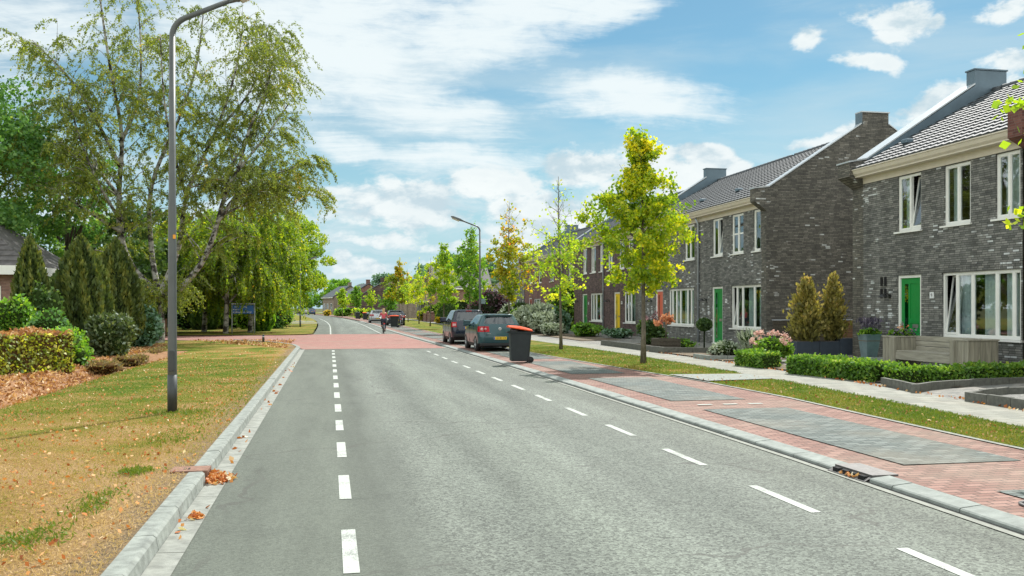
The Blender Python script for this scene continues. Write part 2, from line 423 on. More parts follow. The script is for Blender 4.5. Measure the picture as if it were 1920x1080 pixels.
brickmat('redbrown_brick', [(0, (0.145, 0.071, 0.061)), (.5, (0.204, 0.102, 0.085)), (1, (0.272, 0.145, 0.119))], (0.170, 0.119, 0.102))
brickmat('red_brick', [(0, (.11, .042, .034)), (.5, (.165, .062, .050)), (1, (.22, .095, .075))], (.17, .13, .11))
brickmat('pink_brick', [(0, (.22, .12, .095)), (.5, (.30, .17, .135)), (1, (.36, .22, .18))], (.28, .22, .19))
brickmat('beige_brick', [(0, (.20, .16, .125)), (.5, (.27, .215, .17)), (1, (.33, .27, .215))], (.26, .23, .19))
mat('roof_tile', (.082, .093, .102), 0.64, var=0.25, scale=2.5, spec=0.26)
mat('old_roof_tile', (.085, .080, .078), 0.7, var=0.3, scale=6)
mat('zinc', (.115, .165, .20), 0.42, metal=0.35, var=0.14, scale=1.5)
mat('coping', (.50, .53, .54), 0.4, metal=0.5, var=0.1)
mat('cream_paint', (.66, .605, .50), 0.5, var=0.06, scale=3)
mat('white_paint', (.82, .83, .79), 0.45, var=0.05, scale=3)
mat('dark_rubber', (.018, .018, .018), 0.7)
mat('downpipe', (.42, .46, .49), 0.4, metal=0.4)
mat('green_door', (.008, .235, .045), 0.35, var=0.05)
mat('orange_door', (.62, .135, .085), 0.4, var=0.05)
mat('yellow_door', (.80, .56, .012), 0.4, var=0.05)
mat('red_door', (.38, .050, .045), 0.4, var=0.05)
mat('steel', (.55, .56, .56), 0.3, metal=0.9)
mat('bright_steel', (.85, .87, .88), 0.25, metal=0.6)
mat('black_metal', (.014, .015, .016), 0.4)
mat('curtain', (.80, .84, .83), 0.9, var=0.08)
mat('dark_pane', (.020, .030, .032), 0.06, var=0.0, spec=0.8)
mat('interior', (.22, .21, .19), 0.9)
glassmat('glass')
glassmat('car_glass', (.24, .40, .40), 0.10)
woodmat('grey_wood', (.34, .325, .265), 1)
woodmat('grey_wood_upright', (.30, .285, .225), 2)
woodmat('dark_wood', (.085, .075, .058), 1)
woodmat('brown_wood', (.20, .115, .065), 0)
mat('anthracite_planter', (.050, .068, .092), 0.6, var=0.12)
mat('zinc_planter', (.20, .285, .315), 0.38, metal=0.45, var=0.2, scale=4)
mat('edging_stone', (.115, .118, .103), 0.85, var=0.3, scale=12, bump=0.2)
mat('pole_paint', (.095, .105, .102), 0.45, metal=0.3, var=0.12, scale=3)
mat('pole_base', (.055, .062, .064), 0.5, metal=0.3, var=0.15)
mat('lamp_lens', (.55, .53, .42), 0.25)
mat('orange_tape', (.85, .36, .02), 0.5)
mat('sign_blue', (.008, .12, .42), 0.35, var=0.06)
mat('sign_white', (.78, .80, .80), 0.4)
mat('rust', (.23, .125, .085), 0.85, var=0.3, scale=20, bump=0.3)
mat('cast_iron', (.12, .115, .11), 0.6, metal=0.4, var=0.25, scale=20)
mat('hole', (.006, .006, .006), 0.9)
mat('bin_plastic', (.020, .027, .029), 0.6, var=0.15, scale=5, spec=0.4)
mat('bin_lid', (.66, .085, .022), 0.75, var=0.2, scale=12, spec=0.25)
mat('golf_paint', (.020, .068, .080), 0.33, metal=0.25, var=0.03, coat=0.5)
mat('navy_paint', (.007, .014, .030), 0.25, metal=0.1, var=0.03, coat=0.5)
mat('blue_paint', (.016, .055, .145), 0.25, metal=0.3, var=0.03, coat=1.0)
mat('silver_paint', (.40, .43, .45), 0.3, metal=0.6, var=0.03, coat=1.0)
mat('black_trim', (.014, .015, .016), 0.55)
mat('tyre', (.020, .020, .021), 0.85)
mat('rim', (.36, .37, .38), 0.35, metal=0.8)
mat('tail_red', (.42, .006, .012), 0.2, spec=0.3)
mat('tail_white', (.70, .42, .42), 0.25)
mat('plate_yellow', (.75, .48, .02), 0.4)
mat('plate_ink', (.03, .028, .02), 0.6)
mat('eu_blue', (.02, .09, .42), 0.4)
mat('skin', (.52, .30, .21), 0.55)
mat('blonde_hair', (.52, .36, .17), 0.6, var=0.3, scale=25)
mat('pink_cloth', (.58, .105, .135), 0.85)
mat('dark_jeans', (.025, .035, .06), 0.85)
mat('shoe', (.05, .035, .03), 0.7)
mat('bike_paint', (.02, .02, .022), 0.35)
mat('red_reflector', (.55, .02, .02), 0.3)
mat('core_green', (.030, .050, .014), 1.0, var=0.3, scale=6, spec=0.0)
mat('core_dark', (.020, .030, .014), 1.0, var=0.3, scale=6, spec=0.0)
mat('core_brown', (.09, .055, .025), 1.0, var=0.3, scale=6, spec=0.0)
barkmat('sapling_bark', (.095, .082, .062), (.19, .165, .125), 14, 6, .3, .7)
barkmat('birch_bark', (.045, .040, .034), (.40, .39, .35), 2.2, 3.2, .42, .56)
barkmat('dark_bark', (.035, .030, .022), (.095, .080, .060), 8, 3, .3, .7)
# foliage palettes (rnd 0..1)
GAIN = {'maple_leaf': 3.2, 'lime_leaf': 3.25, 'autumn_leaf': 2.4, 'green_leaf': 2.99, 'birch_leaf': 3.0, 'weeping_leaf': 3.0, 'oak_leaf': 3.2, 'dark_leaf': 2.47, 'thuja_leaf': 2.47, 'thuja_green': 2.6, 'copper_conifer': 1.95, 'box_leaf': 2.73, 'beech_leaf': 2.47, 'glossy_leaf': 1.6, 'bluegreen_leaf': 2.21, 'silver_leaf': 1.95, 'grass_blade': 1.45}
leafmat('maple_leaf', [(0, (.030, .064, .003)), (.42, (.082, .122, .004)), (.70, (.155, .165, .005)), (.92, (.26, .22, .006)), (1, (.36, .24, .008))], 0.5)
leafmat('lime_leaf', [(0, (.040, .085, .006)), (.5, (.105, .150, .008)), (.85, (.20, .205, .012)), (1, (.30, .25, .015))], 0.52)
leafmat('autumn_leaf', [(0, (.040, .080, .004)), (.40, (.11, .135, .005)), (.68, (.20, .175, .006)), (.86, (.32, .185, .008)), (1, (.33, .10, .012))], 0.5)
leafmat('green_leaf', [(0, (.022, .060, .008)), (.5, (.055, .115, .010)), (.85, (.10, .155, .014)), (1, (.15, .18, .02))], 0.48)
leafmat('birch_leaf', [(0, (.034, .050, .010)), (.5, (.074, .092, .014)), (.85, (.115, .130, .018)), (.98, (.18, .165, .022)), (1, (.24, .15, .03))], 0.42)
leafmat('weeping_leaf', [(0, (.026, .055, .004)), (.5, (.074, .112, .006)), (.85, (.155, .175, .010)), (1, (.29, .22, .012))], 0.5)
leafmat('oak_leaf', [(0, (.016, .045, .012)), (.5, (.040, .088, .020)), (.85, (.085, .14, .030)), (1, (.15, .17, .04))], 0.4)
leafmat('dark_leaf', [(0, (.012, .028, .008)), (.6, (.032, .062, .014)), (1, (.085, .115, .022))], 0.35)
leafmat('thuja_leaf', [(0, (.016, .028, .007)), (.5, (.044, .062, .013)), (1, (.115, .115, .022))], 0.2)
leafmat('thuja_green', [(0, (.016, .032, .010)), (.5, (.040, .062, .014)), (1, (.09, .11, .022))], 0.2)
leafmat('copper_conifer', [(0, (.060, .062, .018)), (.5, (.15, .135, .036)), (.8, (.24, .19, .055)), (1, (.36, .23, .12))], 0.3)
leafmat('box_leaf', [(0, (.018, .048, .006)), (.5, (.052, .105, .012)), (.85, (.115, .165, .022)), (1, (.20, .21, .04))], 0.4)
leafmat('beech_leaf', [(0, (.045, .070, .008)), (.4, (.120, .145, .014)), (.75, (.24, .235, .026)), (.93, (.38, .34, .13)), (1, (.36, .20, .09))], 0.4, 0.05)
leafmat('brown_leaf', [(0, (.11, .045, .018)), (.5, (.28, .13, .05)), (.8, (.42, .25, .12)), (1, (.55, .42, .26))], 0.2)
leafmat('orange_litter', [(0, (.20, .06, .018)), (.4, (.36, .115, .03)), (.7, (.46, .21, .06)), (.9, (.52, .36, .20)), (1, (.66, .58, .42))], 0.15)
leafmat('weed_leaf', [(0, (.075, .075, .025)), (.4, (.15, .125, .050)), (.75, (.25, .185, .085)), (1, (.34, .25, .13))], 0.3)
leafmat('silver_leaf', [(0, (.075, .095, .065)), (.5, (.17, .20, .14)), (1, (.30, .34, .26))], 0.25, 0.05, (1, 1, .8))
leafmat('glossy_leaf', [(0, (.022, .040, .010)), (.6, (.060, .088, .024)), (.9, (.15, .17, .07)), (1, (.30, .31, .18))], 0.25, 0.05)
leafmat('bluegreen_leaf', [(0, (.020, .052, .028)), (.6, (.055, .115, .062)), (1, (.16, .24, .16))], 0.3, 0.08)
leafmat('purple_leaf', [(0, (.022, .010, .014)), (.6, (.065, .028, .034)), (1, (.17, .085, .085))], 0.3, 0.08, (1.3, .7, .7))
leafmat('pink_flower', [(0, (.36, .21, .19)), (.5, (.56, .35, .30)), (1, (.68, .50, .42))], 0.3, 0.02, (1, 1, 1))
leafmat('peach_flower', [(0, (.34, .12, .05)), (1, (.52, .27, .14))], 0.3, 0.02, (1, 1, 1))
leafmat('yellow_leaf', [(0, (.30, .22, .010)), (1, (.62, .46, .02))], 0.4)
leafmat('mauve_flower', [(0, (.15, .07, .08)), (1, (.32, .19, .20))], 0.2, 0.02, (1, 1, 1))
leafmat('lavender_leaf', [(0, (.040, .035, .055)), (.6, (.09, .075, .11)), (1, (.16, .14, .17))], 0.2, 0.02, (1, 1, 1))
leafmat('grass_blade', [(0, (.055, .115, .010)), (.35, (.13, .165, .016)), (.6, (.235, .20, .045)), (.8, (.32, .225, .085)), (1, (.42, .30, .16))], 0.35, 0.02, (1.1, 1.15, .7), 1.1)
M = MATS

# ---------------------------------------------------------------- mesh helpers
def link(o, parent=None):
    col.objects.link(o)
    if parent is not None:
        o.parent = parent
    return o

def tag(o, label=None, cat=None, group=None, kind=None):
    if label: o['label'] = label
    if cat: o['category'] = cat
    if group: o['group'] = group
    if kind: o['kind'] = kind
    return o

def thing(name, label, cat, loc=(0, 0, 0), rz=0.0, group=None):
    o = link(bpy.data.objects.new(name, None))
    o.empty_display_size = 0.2
    o.location = loc
    o.rotation_euler = (0, 0, rz)
    return tag(o, label, cat, group)

def copy_tree(o, parent=None):
    c = o.copy()
    link(c, parent)
    for ch in o.children:
        copy_tree(ch, c)
    return c


class MB:
    """collects shapes and links them as ONE mesh object"""
    def __init__(s):
        s.v, s.f, s.m, s.sm = [], [], [], []

    def add(s, vs, fs, mi=0, smooth=False):
        b = len(s.v)
        s.v.extend([tuple(p) for p in vs])
        for f in fs:
            s.f.append([b + i for i in f])
            s.m.append(mi)
            s.sm.append(smooth)
        return s

    def quad(s, a, b, c, d, mi=0):
        return s.add([a, b, c, d], [(0, 1, 2, 3)], mi)

    def box(s, x0, x1, y0, y1, z0, z1, mi=0):
        if x0 > x1: x0, x1 = x1, x0
        if y0 > y1: y0, y1 = y1, y0
        if z0 > z1: z0, z1 = z1, z0
        vs = [(x0, y0, z0), (x1, y0, z0), (x1, y1, z0), (x0, y1, z0), (x0, y0, z1), (x1, y0, z1), (x1, y1, z1), (x0, y1, z1)]
        return s.add(vs, [(3, 2, 1, 0), (4, 5, 6, 7), (0, 1, 5, 4), (1, 2, 6, 5), (2, 3, 7, 6), (3, 0, 4, 7)], mi)

    def bbox(s, x0, x1, y0, y1, z0, z1, b=0.01, mi=0):
        """box with chamfered edges"""
        bm = bmesh.new()
        r = bmesh.ops.create_cube(bm, size=1.0)
        for v in bm.verts:
            v.co = ((x0 + x1) / 2 + v.co.x * (x1 - x0), (y0 + y1) / 2 + v.co.y * (y1 - y0), (z0 + z1) / 2 + v.co.z * (z1 - z0))
        bmesh.ops.bevel(bm, geom=list(bm.edges), offset=b, segments=1, affect='EDGES')
        bm.verts.index_update()
        s.add([v.co[:] for v in bm.verts], [[v.index for v in f.verts] for f in bm.faces], mi)
        bm.free()
        return s

    def prism(s, poly, axis, a, b, mi=0):
        """extrude a 2-D polygon along an axis; axis 1: poly is (x,z) from y=a to y=b"""
        def P(p, t):
            return (t, p[0], p[1]) if axis == 0 else ((p[0], t, p[1]) if axis == 1 else (p[0], p[1], t))
        n = len(poly)
        vs = [P(p, a) for p in poly] + [P(p, b) for p in poly]
        fs = [list(range(n)), list(range(2 * n - 1, n - 1, -1))]
        fs += [(i, i + n, (i + 1) % n + n, (i + 1) % n) for i in range(n)]
        return s.add(vs, fs, mi)

    def tube(s, path, radii, n=8, mi=0, caps=True, smooth=True):
        path = [Vector(p) for p in path]
        if not isinstance(radii, (list, tuple)):
            radii = [radii] * len(path)
        vs, fs = [], []
        up = Vector((0, 0, 1))
        prev = None
        for i, p in enumerate(path):
            t = (path[min(i + 1, len(path) - 1)] - path[max(i - 1, 0)])
            if t.length < 1e-9:
                t = Vector((0, 0, 1))
            t.normalize()
            if prev is None:
                ref = Vector((1, 0, 0)) if abs(t.z) > 0.9 else up
                a = t.cross(ref).normalized()
            else:
                a = (prev - t * prev.dot(t))
                if a.length < 1e-6:
                    a = t.cross(Vector((1, 0, 0)))
                a.normalize()
            prev = a
            b = t.cross(a)
            for j in range(n):
                q = 2 * math.pi * j / n
                vs.append(p + (a * math.cos(q) + b * math.sin(q)) * radii[i])
        for i in range(len(path) - 1):
            for j in range(n):
                fs.append((i * n + j, i * n + (j + 1) % n, (i + 1) * n + (j + 1) % n, (i + 1) * n + j))
        s.add(vs, fs, mi, smooth)
        if caps:
            k = len(s.v) - len(vs)
            s.f.append([k + j for j in range(n - 1, -1, -1)]); s.m.append(mi); s.sm.append(False)
            e = k + (len(path) - 1) * n
            s.f.append([e + j for j in range(n)]); s.m.append(mi); s.sm.append(False)
        return s

    def cyl(s, p0, p1, r0, r1=None, n=16, mi=0):
        return s.tube([p0, p1], [r0, r0 if r1 is None else r1], n, mi)

    def lathe(s, prof, n=20, c=(0, 0, 0), mi=0, axis='z'):
        vs, fs = [], []
        for r, z in prof:
            for j in range(n):
                q = 2 * math.pi * j / n
                x, y = r * math.cos(q), r * math.sin(q)
                p = (x, y, z) if axis == 'z' else ((z, x, y) if axis == 'x' else (x, z, y))
                vs.append((p[0] + c[0], p[1] + c[1], p[2] + c[2]))
        for i in range(len(prof) - 1):
            for j in range(n):
                fs.append((i * n + j, i * n + (j + 1) % n, (i + 1) * n + (j + 1) % n, (i + 1) * n + j))
        return s.add(vs, fs, mi, True)

    def ball(s, c, rx, ry, rz, nu=14, nv=9, jit=0.0, mi=0):
        vs, fs = [], []
        for i in range(nv + 1):
            a = math.pi * i / nv
            for j in range(nu):
                q = 2 * math.pi * j / nu
                k = 1 + random.uniform(-jit, jit)
                vs.append((c[0] + rx * k * math.sin(a) * math.cos(q), c[1] + ry * k * math.sin(a) * math.sin(q), c[2] + rz * k * math.cos(a)))
        for i in range(nv):
            for j in range(nu):
                fs.append((i * nu + j, (i + 1) * nu + j, (i + 1) * nu + (j + 1) % nu, i * nu + (j + 1) % nu))
        return s.add(vs, fs, mi, True)

    def build(s, name, mats, parent=None, origin=None, loc=None):
        me = bpy.data.meshes.new(name)
        vs = s.v
        if origin is not None:
            vs = [(p[0] - origin[0], p[1] - origin[1], p[2] - origin[2]) for p in vs]
        me.from_pydata(vs, [], s.f)
        if not isinstance(mats, (list, tuple)):
            mats = [mats]
        for m in mats:
            me.materials.append(M[m] if isinstance(m, str) else m)
        me.polygons.foreach_set('material_index', s.m)
        me.polygons.foreach_set('use_smooth', s.sm)
        me.update()
        o = link(bpy.data.objects.new(name, me), parent)
        if origin is not None and parent is None:
            o.location = origin
        if loc is not None:
            o.location = loc
        return o


def part(name, m, parent, fn, origin=None):
    b = MB()
    fn(b)
    return b.build(name, m, parent, origin)


def struct(name, b, m):
    return tag(b.build(name, m), kind='structure')


def leaves(name, C, size, rnd, m, parent=None, origin=(0, 0, 0), long=None, aspect=1.5, spread=1.0, jit=0.35):
    """many small leaf faces as one mesh; C centres, rnd colour value per leaf"""
    C = np.asarray(C, float) - np.asarray(origin, float)
    n = len(C)
    size = np.broadcast_to(np.asarray(size, float), (n,)) * (1 + rng.uniform(-jit, jit, n))
    d = rng.normal(size=(n, 3))
    if long is not None:
        d = d * spread + np.asarray(long, float)
    d /= np.linalg.norm(d, axis=1, keepdims=True) + 1e-9
    e = np.cross(d, rng.normal(size=(n, 3)))
    e /= np.linalg.norm(e, axis=1, keepdims=True) + 1e-9
    L = d * (size * aspect * 0.5)[:, None]
    W = e * (size * 0.5)[:, None]
    V = np.stack([C - L, C + W - L * 0.1, C + L, C - W - L * 0.1], 1).reshape(-1, 3)
    me = bpy.data.meshes.new(name)
    me.vertices.add(4 * n)
    me.vertices.foreach_set('co', V.ravel())
    me.loops.add(4 * n)
    me.loops.foreach_set('vertex_index', np.arange(4 * n, dtype=np.int32))
    me.polygons.add(n)
    me.polygons.foreach_set('loop_start', np.arange(0, 4 * n, 4, dtype=np.int32))
    me.update(calc_edges=True)
    a = me.attributes.new('rnd', 'FLOAT', 'FACE')
    a.data.foreach_set('value', np.clip(np.asarray(rnd, float), 0, 1))
    me.materials.append(M[m])
    return link(bpy.data.objects.new(name, me), parent)


# ---------------------------------------------------------------- plants
def sapling(name_label, loc, H=7.0, base=2.1, rad=1.45, n=2600, pal='lime_leaf', seed=1, sparse=0.0, r0=0.065, lsize=0.15, lean=0.0, hue=0.0, group='young street trees in the verge', name='street_tree', shape=None):
    rs = np.random.default_rng(seed)
    t = thing(name, name_label, 'tree', loc, 0, group)
    mb = MB()
    K = 9
    tr = []
    for i in range(K + 1):
        f = i / K
        tr.append(Vector((lean * f + 0.05 * math.sin(3 * f + seed), 0.05 * math.sin(4 * f + 2 * seed) * f, H * f * 0.985)))
    mb.tube(tr, [r0 * (1 - 0.86 * (i / K) ** 0.8) + (0.02 if i == 0 else 0) for i in range(K + 1)], 7)
    def tp(z):
        f = min(max(z / (H * 0.985), 0), 0.999) * K
        i = int(f)
        return tr[i].lerp(tr[i + 1], f - i)
    C, Rn = [], []
    nb = 34
    prof = shape or (lambda f: (0.50 + 1.9 * f) if f < 0.28 else max(0.10, 1.03 * (1 - (f - 0.28) / 0.72) ** 0.95))
    for b in range(nb):
        f = (b + rs.uniform(0, 0.8)) / nb
        z = base + (H * 0.96 - base) * f
        ln = rad * prof(f) * rs.uniform(0.62, 1.18)
        az = b * 2.399 + rs.uniform(-0.4, 0.4)
        el = R(rs.uniform(8, 34) + 30 * f)
        p0 = tp(z - 0.1)
        dv = Vector((math.cos(az) * math.cos(el), math.sin(az) * math.cos(el), math.sin(el)))
        pts = [p0]
        for q in (0.35, 0.7, 1.0):
            pts.append(p0 + dv * ln * q + Vector((rs.uniform(-.05, .05), rs.uniform(-.05, .05), 0.10 * ln * q * q)))
        mb.tube(pts, [0.018 * (1 - 0.5 * f) + 0.004, 0.012, 0.008, 0.004], 4, caps=False)
        dens = 1.0
        if sparse:
            dens = max(0.0, 1 - sparse * max(0, (f - 0.28) / 0.35))
            dens = max(dens, 0.06)
        m_ = int(n / nb * (0.5 + ln / rad) * dens * rs.uniform(0.6, 1.35))
        clump = rs.uniform(-0.20, 0.20)
        # twigs with clusters
        nt_ = max(2, int(4 * ln / 0.8))
        tw = []
        for q in range(nt_):
            s_ = rs.uniform(0.25, 1.02)
            o = p0 + dv * ln * s_ + Vector((0, 0, 0.1 * ln * s_ * s_))
            e = o + Vector(rs.normal(0, 0.20 + 0.10 * ln, 3)) + Vector((0, 0, 0.05))
            mb.tube([o, e], [0.006, 0.003], 3, caps=False)
            tw.append((np.array(o), np.array(e)))
        for q in range(m_):
            o, e = tw[rs.integers(len(tw))]
            C.append(o + (e - o) * rs.uniform(0.1, 1.15) + rs.normal(0, 0.085, 3))
            Rn.append(0.45 + clump + hue + 0.10 * math.sin(7 * f + seed) + rs.normal(0, 0.17))
    mb.build('trunk', 'sapling_bark', t)
    leaves('crown', C, lsize, Rn, pal, t, aspect=1.15)
    return t


def bush(name, label, cat, loc, rx, ry, rz, n, pal, lsize=0.09, core='core_green', group=None, lumps=9, up=None, seed=3, shell=0.25, aspect=1.5, z0=0.0, extra=None, tight=False):
    """leafy mass of overlapping lobes round a dark interior"""
    rs = np.random.default_rng(seed)
    t = thing(name, label, cat, loc, 0, group)
    L = []
    if tight:
        L.append((np.array([0, 0, z0 + rz]), np.array([rx, ry, rz])))
    else:
        for i in range(lumps):
            q = rs.uniform(0, 2 * math.pi)
            rr = math.sqrt(rs.uniform(0, 1)) * 0.58
            hz = rs.uniform(0.32, 1.34)
            k = rs.uniform(0.38, 0.58) * (1.12 - 0.25 * abs(hz - 0.8))
            L.append((np.array([rx * rr * math.cos(q), ry * rr * math.sin(q), z0 + rz * hz]), np.array([rx * k, ry * k, rz * k])))
        L.append((np.array([0, 0, z0 + rz * 0.85]), np.array([rx * .6, ry * .6, rz * .8])))
    mb = MB()
    C, Rn, D = [], [], []
    for c, k in L:
        mb.ball(c, *(k * 0.74), 12, 8, 0.10)
        m_ = int(n * (k[0] * k[2]) / sum(q[1][0] * q[1][2] for q in L))
        d = rs.normal(size=(m_, 3))
        d /= np.linalg.norm(d, axis=1, keepdims=True)
        rad = 1 - np.abs(rs.normal(0, shell, m_))
        P = c + d * k * rad[:, None] + rs.normal(0, lsize * 0.4, (m_, 3))
        ok = P[:, 2] > 0.02
        C.append(P[ok]); D.append(d[ok] * 0.8 + (np.array(up) if up is not None else 0))
        Rn.append(0.45 + rs.uniform(-0.16, 0.16) + rs.normal(0, 0.20, m_)[ok])
    mb.build('stems', core, t)
    leaves('foliage', np.concatenate(C), lsize, np.concatenate(Rn), pal, t, long=np.concatenate(D), aspect=aspect, spread=0.8)
    if extra:
        extra(t, rs)
    return t


def conifer(name, label, loc, H, rad, n, pal, seed=1, core='core_dark', lsize=0.10, group=None, top=0.12, droop=False, cat='conifer', power=0.87, streaks=11):
    rs = np.random.default_rng(seed)
    t = thing(name, label, cat, loc, 0, group)
    def prof(f):
        lo = min(1.0, 0.55 + f * 3.2)
        return max(top * (1 - f) * 2, lo * (1 - f ** (1 / (1 - power + 0.02) * 0.55)) if f < 1 else 0)
    ph = rs.uniform(0, 6.28, 5)
    def r_at(f, q):
        return rad * prof(f) * (1 + 0.10 * np.sin(streaks * q + ph[0] + 4 * f) + 0.10 * np.sin(3 * q + ph[1] + 7 * f) + 0.07 * np.sin(23 * f + 5 * q + ph[2]))
    mb = MB()
    prof_pts = [(rad * prof(i / 10) * 0.80, H * (0.01 + 0.95 * i / 10)) for i in range(11)]
    mb.lathe(prof_pts, 14)
    mb.tube([(0, 0, -0.1), (0, 0, H * .3)], [0.10, 0.08], 7)
    mb.build('trunk', core, t)
    f = rs.uniform(0.0, 1, n * 2)
    keep = rs.uniform(0, 1, n * 2) < np.array([prof(x) for x in f]) + 0.06
    f = f[keep][:n]
    q = rs.uniform(0, 2 * math.pi, len(f))
    rr = np.array([r_at(a, b) for a, b in zip(f, q)]) * (1 - np.abs(rs.normal(0, 0.10, len(f)))) + rs.normal(0, 0.02, len(f))
    C = np.stack([rr * np.cos(q), rr * np.sin(q), f * H + 0.03], 1)
    up = -1.1 if droop else 1.5
    D = np.stack([np.cos(q) * 0.55, np.sin(q) * 0.55, np.full(len(f), up)], 1)
    Rn = 0.42 + 0.20 * np.sin(streaks * q + ph[0] + 4 * f) + 0.12 * np.sin(9 * f + 3 * q) + rs.normal(0, 0.16, len(f))
    leaves('foliage', C, lsize, Rn, pal, t, long=D, aspect=2.6, spread=0.45)
    return t


def ragged(name, label, loc, H, rad, n, pal, seed=1, lsize=.08, group=None, cat='conifer'):
    """loose upright conifer: many upswept sprays round a thin stem, uneven outline"""
    rs = np.random.default_rng(seed)
    t = thing(name, label, cat, loc, 0, group)
    mb = MB(); mb.tube([(0, 0, -.1), (.02, 0, H * .5), (0, .02, H * .93)], [.05, .035, .008], 6)
    C, D, Rn = [], [], []
    ns = 95
    for i in range(ns):
        f = (i + rs.uniform(0, 1)) / ns
        q = i * 2.4 + rs.uniform(-.5, .5)
        prof = min(1, .72 + f * 2.2) * (1 - f ** 1.6) + .07
        ln = rad * prof * rs.uniform(.55, 1.22)
        z0 = H * f * .86
        o = np.array([0, 0, z0]); e = np.array([ln * math.cos(q), ln * math.sin(q), z0 + ln * rs.uniform(.25, .8) + .06])
        mb.tube([o, (o + e) / 2 - [0, 0, .02], e], [.012, .008, .003], 4, caps=False)
        m_ = int(n / ns * (.5 + prof) * rs.uniform(.5, 1.4))
        s_ = rs.uniform(.25, 1.05, m_)
        C.append(o + (e - o) * s_[:, None] + rs.normal(0, .055 + .05 * prof, (m_, 3)))
        D.append(np.tile((e - o) / np.linalg.norm(e - o) + [0, 0, .7], (m_, 1)))
        Rn.append(.30 + .28 * f + rs.uniform(-.18, .18) + .25 * (s_ - .6) + rs.normal(0, .14, m_))
    mb.build('trunk', 'sapling_bark', t)
    C = np.concatenate(C); C[:, 2] = np.maximum(C[:, 2], .02)
    leaves('foliage', C, lsize, np.concatenate(Rn), pal, t, long=np.concatenate(D), aspect=2.0, spread=.5)
    return t


def hedge(name, label, pts, width, H, n, pal, lsize=0.055, z=0.0, core='core_green', seed=5, top_pal=None, cat='hedge', group=None, bow=0.03):
    """clipped hedge along a line of (x, y) points; width to the right of the direction of travel"""
    rs = np.random.default_rng(seed)
    side = 1 if width > 0 else -1
    width = abs(width)
    p = [Vector((a, b, 0)) for a, b in pts]
    c0 = sum(p, Vector()) / len(p)
    t = thing(name, label, cat, (c0.x, c0.y, z), 0, group)
    mb = MB()
    seg = []
    for a, b in zip(p[:-1], p[1:]):
        d = (b - a); ln = d.length; d.normalize()
        nn = Vector((d.y, -d.x, 0)) * side
        seg.append((a - c0, d, nn, ln))
        A = a - c0 + nn * 0.06; B = b - c0 + nn * 0.06
        w_ = width - 0.12
        hh = H - 0.07
        vs = [A, B, B + nn * w_, A + nn * w_]
        vs = vs + [v + Vector((0, 0, hh)) for v in vs]
        mb.add([v + Vector((0, 0, 0 if i > 3 else -0.15)) for i, v in enumerate(vs)], [(3, 2, 1, 0), (4, 5, 6, 7), (0, 1, 5, 4), (1, 2, 6, 5), (2, 3, 7, 6), (3, 0, 4, 7)])
    mb.build('stems', core, t)
    C, D, Rn, T = [], [], [], []
    tot = sum(s_[3] for s_ in seg)
    for a, d, nn, ln in seg:
        areas = np.array([ln * H, ln * H, ln * width, width * H, width * H])
        k = (n * ln / tot * areas / areas.sum()).astype(int)
        a_, d_, n_ = np.array(a), np.array(d), np.array(nn)
        for face in range(5):
            m_ = k[face]
            u, v = rs.uniform(0, 1, m_), rs.uniform(0, 1, m_)
            j = rs.normal(0, bow, m_) - np.abs(rs.normal(0, 0.03, m_))
            if face == 0: P = a_ + d_ * (u * ln)[:, None] - n_ * j[:, None]; z_ = v * H; dd = -n_
            elif face == 1: P = a_ + d_ * (u * ln)[:, None] + n_ * (width + j)[:, None]; z_ = v * H; dd = n_
            elif face == 2: P = a_ + d_ * (u * ln)[:, None] + n_ * (v * width)[:, None]; z_ = H + j; dd = np.array([0, 0, 1.0])
            elif face == 3: P = a_ - d_ * j[:, None] + n_ * (u * width)[:, None]; z_ = v * H; dd = -d_
            else: P = a_ + d_ * (ln + j)[:, None] + n_ * (u * width)[:, None]; z_ = v * H; dd = d_
            P = P.copy(); P[:, 2] = np.maximum(z_, 0.01)
            # rounded shoulders and wavy clipping
            wv = 0.035 * np.sin(P[:, 0] * 3.1 + P[:, 1] * 2.3 + seed) + 0.02 * np.sin(P[:, 1] * 7.7)
            if face == 2: P[:, 2] += wv
            C.append(P); D.append(np.tile(dd, (m_, 1)))
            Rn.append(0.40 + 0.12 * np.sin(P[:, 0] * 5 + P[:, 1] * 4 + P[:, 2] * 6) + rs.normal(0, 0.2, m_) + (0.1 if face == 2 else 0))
            T.append(np.full(m_, face == 2))
    C, D, Rn, T = np.concatenate(C), np.concatenate(D), np.concatenate(Rn), np.concatenate(T)
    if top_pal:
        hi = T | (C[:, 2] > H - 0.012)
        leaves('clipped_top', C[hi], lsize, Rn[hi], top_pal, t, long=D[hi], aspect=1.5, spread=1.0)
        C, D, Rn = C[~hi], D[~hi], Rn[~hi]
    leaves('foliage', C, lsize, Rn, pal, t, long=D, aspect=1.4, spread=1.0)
    return t


